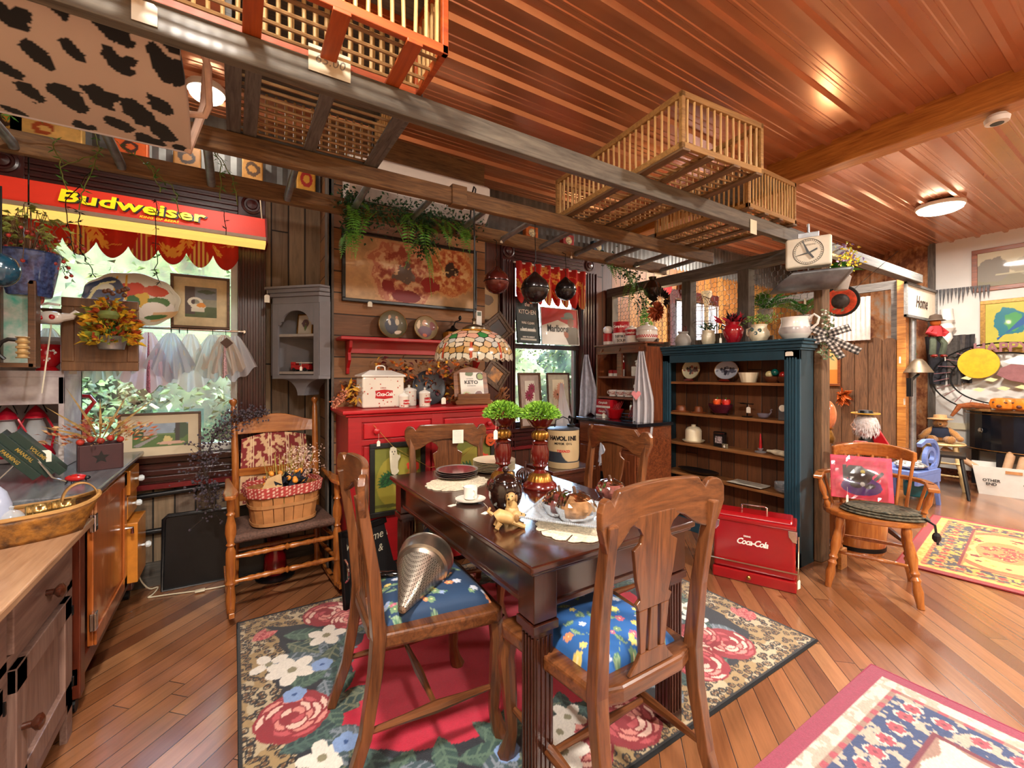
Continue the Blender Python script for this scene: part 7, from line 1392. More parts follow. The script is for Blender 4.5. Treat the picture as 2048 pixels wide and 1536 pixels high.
q = gp[4]+V((.02,-.0,0)); t = thing('pumpkin_ornament','orange pumpkin-face cut-out hanging at the right sideboard door','ornament',q); MB().prism([(.04*cos(k*.45)*(1+.07*cos(k*2.3)),-.04+.045*sin(k*.45)) for k in range(14)],-.01,-.002).build('body',mat('orange felt','c8501c',.8,0,.1),t,bevel=.003); b = MB(); b.prism([(-.018,-.03),(-.008,-.03),(-.013,-.02)],-.012,-.01); b.prism([(.008,-.03),(.018,-.03),(.013,-.02)],-.012,-.01); b.prism([(-.02,-.05),(0,-.06),(.02,-.05),(0,-.068)],-.012,-.01); b.build('face',m_black,t)
tagcard('small paper tag hanging from the left sideboard knob',at(757,866,Y=2.65),.045,w=.02,h=.035)
# ---------- kitchen hutch contents ----------
m_wm = mat('white mug glaze','e4dcd4',.2,coat=.5); m_sr = mat('soup red','a8141f',.3,coat=.3); m_wl2 = m_wl
def soupcan(label,p,r,h,split=.5,lid=None,grp='soup-can collectibles on the kitchen hutch'):
    t = thing('soup_canister',label,'canister',p,HR,grp); b = MB(); b.k = 0; b.lathe([(r*.98,0),(r,.004),(r,h*split)],24); b.k = 1; b.lathe([(r,h*split),(r,h-.004),(r*1.03,h)],24); b.build('body',[m_wm,m_sr],t,smooth=True)
    if lid: MB().lathe(lid,24,(0,0,h)).build('lid',m_wm,t,smooth=True)
    else: MB().lathe([(r*1.03,0),(r*.95,.002),(0,.001)],24,(0,0,h)).build('rim',m_chrome,t,smooth=True)
    return t
def band(t,s,r,z,sz,m,sp,sh=.3): a0 = math.atan2(-p_.y-0,-p_.x)-HR; curved_text(s,sz,r+.001,z,m,t,sp,a0,.0005)
ztop = 1.592; p_ = hk(-.13,.3,ztop); t = soupcan('large tomato soup canister, tallest on top of the kitchen hutch',p_,.075,.21,.5); band(t,'tomato',.075,.075,.045,m_black,.022); band(t,'SOUP',.075,.03,.035,m_black,.022); band(t,'Campbells',.075,.165,.034,m_wl,.018)
p_ = hk(.05,.26,ztop); t = soupcan('medium lidded soup canister on top of the kitchen hutch, right of the largest',p_,.058,.12,.55,[(.061,0),(.061,.008),(.04,.022),(.012,.028),(.014,.036),(0,.04)]); band(t,'Campbells',.058,.09,.024,m_wl,.0125)
p_ = hk(-.27,.26,ztop); soupcan('small figural soup canister at the left end on top of the kitchen hutch',p_,.045,.11,.3,[(.03,0),(.045,.02),(.046,.05),(.03,.07),(0,.075)])
t = pot('soup_tureen','white lidded tureen with red check band on top of the kitchen hutch','tureen',hk(.19,.3,ztop),[(.05,0),(.06,.006),(.088,.03),(.093,.07),(.09,.1)],m_wm,n=32); MB().lathe([(.094,.1),(.096,.108),(.08,.135),(.04,.15),(.012,.155),(.016,.168),(.01,.178),(0,.18)],32).build('lid',m_wm,t,smooth=True); b = MB()
for i in range(28):
    for k in range(2): a = 2*pi*(i+.5*k)/28; b.lathe
    a = 2*pi*i/28; r_ = .0915; b.add([(r_*cos(a),r_*sin(a),.05),(r_*cos(a+.11),r_*sin(a+.11),.05),(r_*cos(a+.11),r_*sin(a+.11),.062),(r_*cos(a),r_*sin(a),.062)],[(0,1,2,3)]); a += .112; b.add([(r_*cos(a),r_*sin(a),.038),(r_*cos(a+.11),r_*sin(a+.11),.038),(r_*cos(a+.11),r_*sin(a+.11),.05),(r_*cos(a),r_*sin(a),.05)],[(0,1,2,3)])
b.build('check_band',m_rl,t,solid=.002)
t = thing('small_lamp_shade','little red and white lamp shade at the back left on the kitchen hutch','lamp',hk(-.22,.36,ztop)); MB().lathe([(.03,0),(.02,.02),(.01,.1),(.01,.14)],16).build('base',m_wm,t,smooth=True); MB().lathe([(.07,.12),(.04,.22)],20).build('shade',mat('plum shade','6a2a38',.6),t,smooth=True)
zs = 1.289
for (x,y,r,h,lb) in ((-.27,.3,.027,.06,'left small soup tumbler on the upper hutch shelf'),(-.2,.3,.025,.06,'second small soup tumbler on the upper hutch shelf')): soupcan(lb,hk(x,y,zs),r,h,.45)
soupcan('slim chef-topped soup shaker beside the hutch divider',hk(-.12,.3,zs),.027,.13,.5,[(.02,0),(.02,.02),(.012,.03),(.024,.05),(.02,.065),(0,.07)])
t = thing('chef_cookie_box','white square kitchen box with two chef figures in the upper right hutch cubby','canister',hk(.1,.31,zs),HR); MB().box(-.06,.06,-.05,.05,0,.09).build('box',m_wm,t,bevel=.006)
for x in (-.03,.025): b = MB(); b.ball((x,0,.11),(.022,.02,.022),12,8); b.ball((x,0,.135),(.026,.024,.014),12,8); b.build('chef',m_wm,t,smooth=True)
m_soupm = mat('mug picture band','9a2a2c',.3,0,.8,90,h2='d8c8b8')
def mug(label,x,z,y=.29,fl=1):
    t = thing('soup_mug',label,'mug',hk(x,y,z),HR,'wide soup mugs on the hutch shelf'); MB().lathe([(.03,0),(.038,.004),(.042,.03),(.043,.062),(.04,.062),(.036,.01),(0,.008)],24).build('bowl',m_wm,t,smooth=True); MB().lathe([(.0425,.016),(.0436,.048)],24).build('picture_band',m_soupm,t,smooth=True); handle(t,[(-.04,-.01,.05),(-.062,-.012,.05),(-.066,-.012,.03),(-.04,-.01,.015)],.005,m_wm)
zs2 = 1.094
for (x,z,lb) in ((-.23,zs2,'leftmost wide soup mug on the middle hutch shelf'),(-.12,zs2,'second wide soup mug on the middle hutch shelf'),(-.02,zs2,'third wide soup mug on the middle hutch shelf'),(.12,zs2,'lower soup mug of the right pair on the middle hutch shelf'),(.12,zs2+.064,'upper stacked soup mug of the right pair on the middle hutch shelf')): mug(lb,x,z)
for k,(z,lb) in enumerate(((.902,'lower red soup gift box on the hutch counter'),(.985,'upper red soup gift box stacked on the hutch counter'))):
    t = thing('gift_box',lb,'box',hk(-.24,.22,z),HR,'stacked red soup boxes'); MB().box(-.1,.1,-.05,.08,0,.08).build('carton',m_sr,t,bevel=.002); MB().box(-.1,.1,-.0515,-.05,.0,.02).build('white_band',m_wm,t); text('Campbells',.03,(0,-.053,.05),FR,m_wl,t,.0004,.3,.0005)
t = pot('red_bowl','red mixing bowl full of utensils on the hutch counter','bowl',hk(-.05,.14,.902),[(.05,0),(.06,.01),(.085,.08),(.09,.086),(.08,.086),(.05,.02),(0,.015)],m_red,n=32)
b = MB()
for i in range(5): b.tube([(-.03+.02*i,0,.05),(.03+.03*i,.02,.12+.012*i)],.005,6)
b.build('utensil_handles',mat('red wooden handles','8a2a28',.4),t,smooth=True); tagcard('paper tag on the red mixing bowl',hk(-.08,.04,.98),.03)
t = thing('wire_basket','small dark wire basket of red-handled utensils at the right on the hutch counter','basket',hk(.17,.14,.902),HR); b = MB()
for z in (0,.03,.06): b.tube([(-.07,-.05,z),(.07,-.05,z),(.07,.05,z),(-.07,.05,z)],.002,4,True)
for x in (-.07,-.035,0,.035,.07): b.tube([(x,-.05,.06),(x,-.05,0),(x,.05,0),(x,.05,.06)],.0015,4)
b.build('wires',m_blackm,t); b = MB()
for i in range(5): b.tube([(-.04+.02*i,0,.02),(-.0+.025*i,.01,.13)],.006,6)
b.build('utensils',mat('red utensil handles','7a1f22',.35),t,smooth=True); tagcard('left paper tag hanging above the wire utensil basket',hk(.1,.2,1.06),.03); tagcard('right paper tag hanging above the wire utensil basket',hk(.15,.2,1.07),.03)
def towel(label,name,p,L,W_,m,n=5,rz=0,yy=.03,grow=1.0,**k):
    t = thing(name,label,'towel',p,rz); b = MB(); b.grid(24,20,lambda u,v: ((u-.5)*W_*(.25+.75*min(1,v*1.8)*grow)+.03*v*sin(v*3),yy*sin(u*n*6.28)*(.4+v*.6),-L*v-.03*sin(u*6.28*n/2)*v)); b.build('cloth',m,t,smooth=True,solid=.002); return t
towel('white and pink heart kitchen towel hanging off the right side of the kitchen hutch','kitchen_towel',hk(.30,.12,1.50),.72,.17,mat('white towel','bcb8bc',.9,0,.03),3,R(-60)); t = thing('heart_applique','pink heart patch on the hanging kitchen towel','patch',hk(.30,.07,1.13),R(-60)); MB().prism([(0,-.04),(.04,.01),(.03,.035),(.01,.035),(0,.02),(-.01,.035),(-.03,.035),(-.04,.01)],-.03,-.027).build('heart',mat('pink cloth','d8888c',.9),t)
towel('grey and white apron hanging at the left side of the kitchen hutch','apron',hk(-.40,.1,1.5),.6,.16,mat('grey white apron','a8a8b4',.9,0,.15,30),2,R(-50)); towel('folded blue and white towel over the hutch drawer','dish_towel',hk(.0,-.05,.86),.1,.26,mat('plaid towel','a8b4c4',.9,0,.5,60),6,HR,.012,1.6)
towel('small white towel hanging lower on the hutch door','dish_towel',hk(.0,-.05,.72),.2,.12,mat('pale towel','c4c8d4',.9),2,HR)
# ---------- bookcase contents ----------
def sh(px,k,dx=.08): # on shelf k at pixel column px
    z = SZ[k]+.001; X = HX+dx; a = (px-1024)/F_; d0,d1 = a*_c+_s,-a*_s+_c; return V((X,X*d1/d0,z))
FC = -pi/2   # faces -X
def wplate(label,p,rx,rz_,base,blob,cols):
    t = thing('decorative_plate',label,'plate',p,0,None,rot=(R(-10),0,FC)); c = Cv(2*rx,2*rz_,50,40,base); r = random.Random(3)
    for k in range(26): c.ell(rx+r.gauss(0,rx*.35),rz_+r.gauss(0,rz_*.2),rx*.12,rz_*.14,r.choice(cols),r.random()*3,wob=.5,seed=k)
    def pp(u,v):
        a,e = (u-rx)/rx,(v-rz_)/rz_; ca = a*np.sqrt(1-e*e/2); ce = e*np.sqrt(1-a*a/2); rr = np.sqrt(ca**2+ce**2); return ca*rx,-.016*rr**4,ce*rz_+rz_+.02
    c.mesh('plate_face',vcol('wall plate',.4,coat=.2),t,pp,solid=.003); MB().tube([(rx*cos(i*.2),-.016,rz_+.02+rz_*sin(i*.2)) for i in range(32)],.0022,5,True).build('rim',m_gold,t,smooth=True); b = MB(); b.prism([(-.05,0),(.05,0),(.04,.012),(.02,.02),(-.02,.02),(-.04,.012)],-.03,-.018); b.build('stand',m_mah,t)
wplate('round plate with hunting scene at the left of the top bookcase shelf',sh(1381,0,.1),.085,.085,'c8c0a0',1,['5a3a30','8a4a3a','3a3a3a']); wplate('oval plate with winter woodland scene, second on the top bookcase shelf',sh(1452,0,.1),.1,.075,'b0b4c0',1,['4a4a5a','6a7080','2a2a3a'])
t = thing('loaf_basket','cream ceramic berry-basket planter wrapped in plastic on the top bookcase shelf','planter',sh(1497,0,.07),FC); MB().lathe([(.05,0),(.052,.003),(.068,.075,.03),(.066,.075),(.048,.008)],60,nf=14).build('body',m_cream,t,smooth=True)
t = thing('wooden_bowl','left small wooden bowl holding shiny balls on the top bookcase shelf','bowl',sh(1544,0,.08)); m_wb = mat('wood bowl','5a301c',.4,0,.2,20); MB().lathe([(.03,0),(.05,.02),(.06,.045),(.055,.045),(.03,.01),(0,.008)],24).build('bowl',m_wb,t,smooth=True)
for (dy,dz,c_,lb) in ((.02,.06,'d8c890','cream ball in the left wooden bowl'),(-.02,.075,'0e5a50','teal glossy ball in the left wooden bowl'),(-.075,.055,'b8241c','red ball at the right in the second wooden bowl')): t = thing('ornament_ball',lb,'ball',sh(1544,0,.08)+V((0,dy,dz))); MB().ball((0,0,0),.026,16,10).build('ball',mat('ball '+lb[:5],c_,.15,coat=.6),t,smooth=True)
t = thing('wooden_bowl','right small wooden bowl partly behind the bookcase stile','bowl',sh(1570,0,.09)); MB().lathe([(.03,0),(.05,.02),(.055,.045),(.05,.045),(.03,.01),(0,.008)],24).build('bowl',m_wb,t,smooth=True)
# shelf 2: hats, wire basket with peppers, scale, glass swan, clock
for (px,s_,lb) in ((1362,1,'left brown leather hat on the second bookcase shelf'),(1397,.8,'smaller brown hat on the second bookcase shelf')):
    t = thing('leather_hat',lb,'hat',sh(px,1)); b = MB(); b.lathe([(.075*s_,.0),(.078*s_,.006),(.045*s_,.012),(.042*s_,.04),(.03*s_,.055),(.008,.045),(0,.042)],24); b.build('hat',mat('brown leather '+lb[:4],'7a3f1c',.5,0,.2,12),t,smooth=True)
t = thing('red_wire_basket','red woven wire basket holding peppers on the second bookcase shelf','basket',sh(1441,1,.08)); b = MB()
for k in range(8): r = .05+.035*sin(k/7*1.4); b.tube([(r*.85*cos(i*.33),r*1.15*sin(i*.33),.02+.009*k) for i in range(19)],.003,5,True)
for k in range(12): a = k*.5236; b.tube([(.045*.85*cos(a),.045*1.15*sin(a),.02),(.085*.85*cos(a),.085*1.15*sin(a),.085)],.002,4)
b.build('weave',mat('dark red wire','5a1a2c',.3,.3),t,smooth=True); b = MB()
for s_ in (-1,1): b.tube([(0,s_*.05,.02),(0,s_*.07,.008),(0,s_*.055,.002)],.004,6)
b.build('feet',m_blackm,t)
for (dy,m_,lb) in ((.03,mat('orange red pepper','d8501c',.15,0,.4,12,coat=.6),'orange and red pepper in the wire basket, left'),(-.045,mat('red tomato','b81c14',.15,0,.2,12,coat=.6),'red round fruit in the wire basket, right')):
    t = thing('pepper',lb,'vegetable',sh(1441,1,.06)+V((0,dy,.105))); b = MB(); b.lathe([(0,-.03),(.025,-.028,.05),(.036,0,.08),(.03,.022,.06),(.006,.02),(0,.018)],36,nf=4); b.build('body',m_,t,smooth=True); MB().tube([(0,0,.018),(.004,0,.035)],.004,5).build('stem',m_green,t)
t = thing('toy_scale','little dark metal balance scale with a tag on the second bookcase shelf','scale',sh(1494,1,.08)); b = MB(); b.tube([(0,0,0),(0,0,.1)],.004,6); b.tube([(0,-.05,.1),(0,.05,.1)],.004,6); b.box(-.02,.02,-.03,.03,0,.006); b.lathe([(.0,0),(.035,.006)],16,(0,.04,.1)); b.build('scale',m_blackm,t); tagcard('white tag on the little balance scale',sh(1497,1,.04)+V((0,0,.1)),.02,nrm=FC)
t = thing('glass_swan','clear glass bird-shaped dish on the second bookcase shelf','dish',sh(1527,1,.07),FC); b = MB(); b.lathe([(.02,0),(.035,.012),(.045,.035),(.042,.035),(.03,.012)],20); b.tube([(.04,0,.03),(.055,0,.05),(.05,0,.065),(.062,0,.07)],.005,6); b.build('glass',mat('smoky glass','8a8494',.05,0,0,alpha=.5,coat=1),t,smooth=True)
t = thing('shelf_clock','small arched silver clock at the right of the second bookcase shelf','clock',sh(1568,1,.06),FC); b = MB(); b.prism([(-.03,0),(.03,0),(.03,.08)]+[(.03*cos(k*.3),.08+.03*sin(k*.3)) for k in range(11)]+[(-.03,.08)],-.02,.02); b.build('case',m_galvd,t,bevel=.003); MB(MX.Translation((0,-.021,.085)) @ MX.Rotation(pi/2,4,'X')).lathe([(.024,0),(.022,.002),(0,.002)],20).build('dial',m_dial,t)
# shelf 3
t = thing('butter_dome','cream ceramic cheese dome on its plate on the third bookcase shelf','dish',sh(1387,2,.09)); MB().lathe([(.05,0),(.075,.004),(.088,.018),(.09,.022),(.083,.022),(.06,.012),(0,.01)],32).build('plate',m_cream,t,smooth=True); MB().lathe([(.066,.02),(.066,.1),(.06,.115),(.045,.13),(.02,.138),(.016,.145),(.02,.152),(0,.156)],32).build('dome',m_cream,t,smooth=True)
t = thing('photo_box','black boxed picture ornament standing on the third bookcase shelf','box',sh(1440,2,.07),FC); MB().box(-.045,.045,-.02,.02,0,.12).build('box',m_black,t,bevel=.002); MB().box(-.03,.03,-.0215,-.02,.03,.085).build('picture',mat('bw picture','9a8c8c',.4,0,.7,60),t); MB().box(-.045,.045,-.022,.022,.105,.112).build('silver_band',m_chrome,t)
t = thing('number_block','small square block with a white 6 in front of the black boxed picture','block',sh(1450,2,.03),FC); MB().box(-.02,.02,-.01,.01,0,.035).build('block',mat('khaki block','6a5f48',.6),t,bevel=.002); text('6',.03,(0,-.0105,.017),FR,m_wl,t,.0004,0,.001)
for (px,dx,lb) in ((1521,.09,'red taper candle in a glass holder, left on the third bookcase shelf'),(1571,.09,'red taper candle at the right edge of the third bookcase shelf')):
    t = thing('taper_candle',lb,'candle',sh(px,2,dx)); MB().lathe([(.04,0),(.042,.006),(.012,.012),(.02,.03),(.013,.032)],16).build('glass_holder',mat('clear holder '+str(px),'c8ccd0',.05,0,0,alpha=.4,coat=1),t,smooth=True); MB().lathe([(.012,.02),(.009,.08),(.004,.135),(0,.14)],12).build('candle',mat('red wax','b8141c',.4),t,smooth=True)
t = thing('wine_bottle','paper-wrapped bottle lying at the right of the third bookcase shelf','bottle',sh(1556,2,.05)+V((0,0,.022)),0,rot=(R(90),0,R(-16))); MB().lathe([(.008,-.09),(.012,-.05),(.021,-.02),(.021,.08)],16).build('paper_wrap',mat('parchment','d0c4a8',.6,0,.3,20),t,smooth=True); MB().lathe([(.0215,.08),(.0205,.1),(0,.1)],16).build('black_end',m_black,t,smooth=True)
# shelf 4
t = thing('black_platter','large black oval platter on the fourth bookcase shelf','platter',sh(1400,3,.09)+V((0,.02,0))); b = MB(); b.lathe([(.08,0),(.12,.012),(.15,.03),(.155,.033),(.12,.018),(0,.008)],32); o = b.build('platter',m_black,t,smooth=True); o.scale = (.55,1.2,1)
t = thing('newspaper_tray','grey old-newspaper print tray lying at the front of the fourth bookcase shelf','tray',sh(1495,3,.05),FC); c = Cv(.26,.14,80,44,'b8b0a0'); c.noise(.2,60,3); c.rect(.02,.2,.11,.12,'4a4640'); c.rect(.06,.15,.03,.08,'8a8478')
for k in range(10): c.rect(.01,.25,.012*k,.012*k+.003,'8a857a',.6)
c.mesh('print',vcol('newsprint',.6),t,lambda u,v: (u-.13,v-.06,.012+.15*np.abs(v-.07)**1.5),solid=.003)
for k in range(5): pot('glass_bowl',('lowest','second','third','fourth','topmost')[k]+' clear glass bowl, counted upward in the nested stack on the fourth shelf','bowl',sh(1567,3,.07)+V((0,0,.011*k)),[(.03,0),(.045,.006),(.058,.025),(.056,.025),(.04,.008),(0,.006)],bpy.data.materials['clear holder 1521'],group='nested clear glass bowls')
t = thing('dark_jug','black lidded pot on the bottom shelf behind the cooler','pot',V((3.28,2.35,.101))); MB().lathe([(.06,0),(.09,.03),(.1,.08),(.07,.13),(.04,.15),(0,.15)],24).build('body',m_black,t,smooth=True)
tagcard('square white tag on the upper right bookcase stile',V((3.19,1.5,1.46)),.0,w=.05,h=.03,nrm=FC)
# ---------- on top of the bookcase ----------
ZK = 1.547
def top(px,dx=.08): X = HX+dx; a = (px-1024)/F_; d0,d1 = a*_c+_s,-a*_s+_c; return V((X,X*d1/d0,ZK))
m_stone = mat('grey stoneware','9a928a',.6,0,.1,12); m_greyb = mat('grey white enamel','b0aaa8',.25,coat=.5)
m_br = mat('red glaze jug','9a1220',.15,0,.05,coat=.8)
t = pot('stone_pitcher','plain grey stoneware pitcher at the left on the bookcase top','pitcher',top(1366),[(.05,0),(.06,.01),(.068,.05),(.055,.09),(.035,.11),(.045,.13),(.04,.128),(.03,.108)],m_stone,n=28); handle(t,[(.0,-.03,.12),(0,-.03,.17),(.01,-.0,.18),(.03,.02,.14)],.005,m_mah)
t = pot('cream_vase','cream ribbed vase holding small greenery on the bookcase top','vase',top(1417),[(.04,0),(.045,.006),(.055,.04,.02),(.052,.08,.02),(.045,.1),(.052,.118),(.046,.116),(.04,.1)],m_cream,n=48,nf=9)
b = MB()
for i in range(60): b.leaf((random.gauss(0,.02),random.gauss(0,.03),.12+random.random()*.05),(random.uniform(-1,1),random.uniform(-1,1),random.uniform(0,1)),.04,.012)
b.build('sprigs',m_dkgreen,t)
t = pot('red_vase','tall glossy red jug with red and black feathers, centre of the bookcase top','vase',top(1466),[(.04,0),(.045,.005),(.07,.06),(.078,.1),(.066,.13),(.05,.145),(.058,.165),(.05,.163),(.044,.145)],m_br,n=32); handle(t,[(0,.06,.14),(0,.09,.155),(.0,.1,.13),(0,.07,.1)],.007,m_black)
b = MB(); b2 = MB()
for i in range(80): (b if i % 2 else b2).leaf((random.gauss(0,.015),random.gauss(0,.03),.16),(random.uniform(-.8,.8),random.uniform(-1,1),random.uniform(.2,1)),random.uniform(.06,.12),.025)
b.build('red_feathers',mat('red feathers','a8102a',.7,0,.3,30),t); b2.build('black_feathers',mat('black feathers','14101c',.7),t)
t = pot('floral_pitcher','cream pitcher with blue and green flowers and greenery on the bookcase top','pitcher',top(1518),[(.045,0),(.05,.005),(.07,.04),(.07,.07),(.052,.1),(.05,.115),(.058,.128),(.05,.125)],m_cream,n=32); handle(t,[(0,.05,.11),(0,.09,.1),(0,.09,.06),(0,.065,.04)],.007,m_cream); b = MB()
for (a,z) in ((3.3,.06),(3.7,.08),(2.9,.09)):
    for k in range(6): b.ball((.068*cos(a)+0,.068*sin(a)+.01*cos(k),z+.01*sin(k)),(.004,.006,.006),6,4)
b.build('painted_flowers',mat('blue flowers','4a5a80',.4,0,.3,50,h2='3a6a3a'),t); b = MB()
for i in range(150): b.leaf((random.gauss(0,.03),random.gauss(0,.06),.13+random.random()*.06),(random.uniform(-1,1),random.uniform(-1,1),random.uniform(-.2,1)),.035,.01)
b.build('greenery',mat('loose greenery','6a8a3a',.6,0,.5,30),t)
t = pot('enamel_pitcher','large white and grey banded pitcher with a loop handle, right on the bookcase top','pitcher',top(1590,.09),[(.06,0),(.07,.005),(.095,.04)],m_whitegl,n=36); MB().lathe([(.095,.04),(.1,.06),(.094,.085)],36).build('grey_band',m_greyb,t,smooth=True); MB().lathe([(.094,.085),(.082,.12),(.085,.145),(.09,.155),(.084,.153),(.078,.12)],36).build('neck',m_whitegl,t,smooth=True); handle(t,[(.0,-.085,.14),(.0,-.12,.165),(0,-.15,.14),(0,-.14,.1),(0,-.1,.07)],.008,m_whitegl)
# fern and foliage behind
def fernplant(label,p,n,L,name='potted_fern'):
    t = thing(name,label,'plant',p); b = MB()
    for i in range(n): a = random.uniform(0,6.28); frond(b,(0,0,0),(cos(a),sin(a),random.uniform(.3,1.6)),L*random.uniform(.7,1.1),.06,.45)
    b.build('fronds',mat('fern '+label[:8],'3f8a2c',.55,0,.4,20),t); MB().lathe([(.04,-.1),(.06,-.01),(.05,0)],16).build('pot',m_stone,t,smooth=True); return t
fernplant('bushy green fern behind the bookcase top and chicken wire',V((3.75,1.95,1.85)),22,.34); fernplant('bright green broad fern lit from behind, right of the bushy one',V((3.85,1.7,1.78)),9,.3); fernplant('green fern sprays by the scale at the partition post',V((3.62,1.36,2.0)),7,.22)
t = thing('autumn_wreath','copper poinsettia and black ribbon wreath hanging above the kitchen hutch','wreath',hk(.3,.35,1.85)); bs = [MB(),MB()]
for i in range(110): a = random.uniform(0,6.28); bs[0].leaf((-.02,0,0),(-.5,cos(a),sin(a)),random.uniform(.06,.12),.035); bs[1].leaf((0,.03*cos(a),.1+.03*sin(a)),(-.2,cos(a),sin(a)),.09,.03) if i % 3 == 0 else None
bs[0].build('copper_petals',mat('copper petals','a84c28',.4,.3,.3,20),t); bs[1].build('black_ribbon',mat('black ribbon','1c1414',.4),t)
t = thing('wire_cloche','rusty wire birdcage cloche behind the grey pitcher','cloche',V((3.62,2.45,1.66))); b = MB()
for k in range(10): a = k*.628; b.tube([(.13*cos(a),.13*sin(a),0),(.13*cos(a),.13*sin(a),.25),(.08*cos(a),.08*sin(a),.33),(0,0,.37)],.003,5)
for z in (0,.12,.25): b.tube([(.13*cos(i*.4),.13*sin(i*.4),z) for i in range(16)],.003,5,True)
b.build('wires',mat('rusty wire','8a6a48',.6,.4),t)
t = thing('pantry_cupboard','amber-lit tan cupboard in the room behind the partition','cabinet',V((4.2,3.1,0))); MB().box(-.35,.35,-.2,.25,0,1.5).build('body',m_orange,t,bevel=.005); MB().box(-.38,.38,-.23,.27,1.5,1.54).build('top',m_orange,t)
for (x,y,z,lb) in ((3.5,2.9,2.08,'small glowing string bulb behind the partition by the red wreath'),(4.35,1.72,2.22,'bright bare string bulb under the beam near the hanging hat')): t = thing('string_bulb',lb,'bulb',(x,y,z)); MB().ball((0,0,0),.014,10,8).build('bulb',mat('glowing bulb'+lb[:6],'ffd890',.5,0,0,emit=60),t,smooth=True); MB().tube([(0,0,.012),(0,0,.04),(0,0,.075),(0,-.03,.12)],[.008,.008,.002,.002],8).build('socket',m_black,t); lamp('POINT','bulb_light',(x-.03,y,z-.03),4,(1,.75,.45),.02)
# checked bow, ribbon
t = thing('gingham_bow','black and white checked bow with greenery tied to the partition post','bow',V((3.38,1.35,1.56)),R(-68)); m_chk = vcol('gingham',.8)
for (a,L_,dz) in ((150,.13,.05),(20,.13,.05),(195,.14,-.02),(-30,.2,-.04),(-60,.16,-.05)):
    c = Cv(L_,.05,28,10,'d8d0c8'); k1 = (np.mod(c.U*40,1) < .5); k2 = (np.mod(c.V*40,1) < .5); c.put(k1 ^ k2,'6a645e'); c.put(k1 & k2,'1a181a'); aa = R(a)
    c.mesh('ribbon',m_chk,t,lambda u,v: (u*cos(aa)-(v-.025)*sin(aa),-.02-.02*np.sin(u*30),u*sin(aa)+(v-.025)*cos(aa)+dz*.2),solid=.002)
b = MB()
for i in range(90): b.leaf((random.gauss(0,.02),-.01,random.uniform(-.16,.18)),(random.uniform(-1,1),-.5,random.uniform(-1,1)),.035,.018)
b.build('eucalyptus',mat('sage leaves','6a7a58',.7,0,.3,30),t); b = MB()
for i in range(12): b.ball((random.gauss(0,.02),-.03,random.uniform(.05,.18)),.006,8,6)
b.build('white_berries',m_white,t,smooth=True)
# hat hanging
t = thing('hanging_hat','black felt hat with orange band seen from below, hanging before the rusty wall','hat',V((4.3,1.62,1.92))); t.rotation_euler = V((.9,.3,.25)).to_track_quat('Z','Y').to_euler(); t.scale = (.85,)*3; b = MB(); b.lathe([(.06,.1),(.075,.09),(.085,.01),(.15,0),(.155,.008),(.09,.016)],32); b.build('felt',mat('dark felt','1c1814',.8),t,smooth=True,solid=.003); MB().lathe([(.088,.0),(.12,-.008),(.13,-.004),(.1,.008)],32).build('band',mat('orange red band','c0401c',.6,0,.4,20),t,smooth=True); MB().lathe([(0,-.02),(.05,-.022),(.062,-.014),(.075,-.002)],24).build('lining',mat('grey hat lining','3a3634',.5,.3,.5,20),t,smooth=True); MB().tube([(-.1,.1,.0),(-.3,.3,-.06),(-.42,.42,-.12)],.002,4).build('hook',m_blackm,t)
MBt = thing('wavy_panel','white wavy metal panel leaning above the fence boards','panel',V((6.38,2.32,1.72))); b = MB(); b.grid(40,12,lambda u,v: (.01*sin(u*60),-.0+.44*(u-.5),.52*v)); b.build('sheet',mat('pinkish white sheet','d8c4bc',.6),MBt,solid=.004)
# ---------- fence corner, gnome, table ----------
ZN = .72; q = at(1740,893,Z=ZN); t = thing('pedestal_table','dark round wooden side table behind the captain chair, against the fence','table',(q.x,q.y,0)); MB().lathe([(.25,ZN-.025),(.26,ZN-.015),(.25,ZN)],32).build('top',m_dkwood,t,smooth=True); MB().lathe([(.03,.1),(.04,.25),(.025,.4),(.045,.55),(.06,ZN-.025)],16).build('pedestal',m_dkwood,t,smooth=True)
for k in range(3): a = k*2.09+.4; MB().tube([(0,0,.14),(.14*cos(a),.14*sin(a),.08),(.24*cos(a),.24*sin(a),.015)],[.03,.024,.014],8).build('leg',m_dkwood,t,smooth=True)
g = V((q.x,q.y,ZN+.001))+V((-.02,.02,0)); t = thing('gnome_figure','white-bearded figure with flat black hat, red cape and spectacles on the pedestal table','figurine',g,R(-90)); b = MB(); b.ball((0,0,.17),(.085,.075,.1),20,14)
b.build('furry_head',mat('white fur','d4c8c4',.95,0,.25,40,bump=.8),t,smooth=True); b = MB()
for i in range(500): a = random.uniform(0,6.28); z = random.uniform(-.8,.8); r = math.sqrt(1-z*z); p = V((.083*r*cos(a),.073*r*sin(a),.17+.098*z)); b.leaf(p,V((r*cos(a)*.4,r*sin(a)*.4,-1)),.035,.006,(cos(a),sin(a),0),.1)
b.build('beard_tufts',mat('white tufts','dcd4d4',.95,0,.15,30),t); MB().lathe([(.09,0),(.095,.004),(.05,.01),(.045,.03),(0,.036)],24,(0,-.01,.262)).build('hat',m_black,t,smooth=True); MB().tube([(.092*cos(i*.3),-.01+.092*sin(i*.3),.268) for i in range(21)],.005,5,True).build('hat_trim',mat('yellow trim','d8a02c',.5),t,smooth=True)
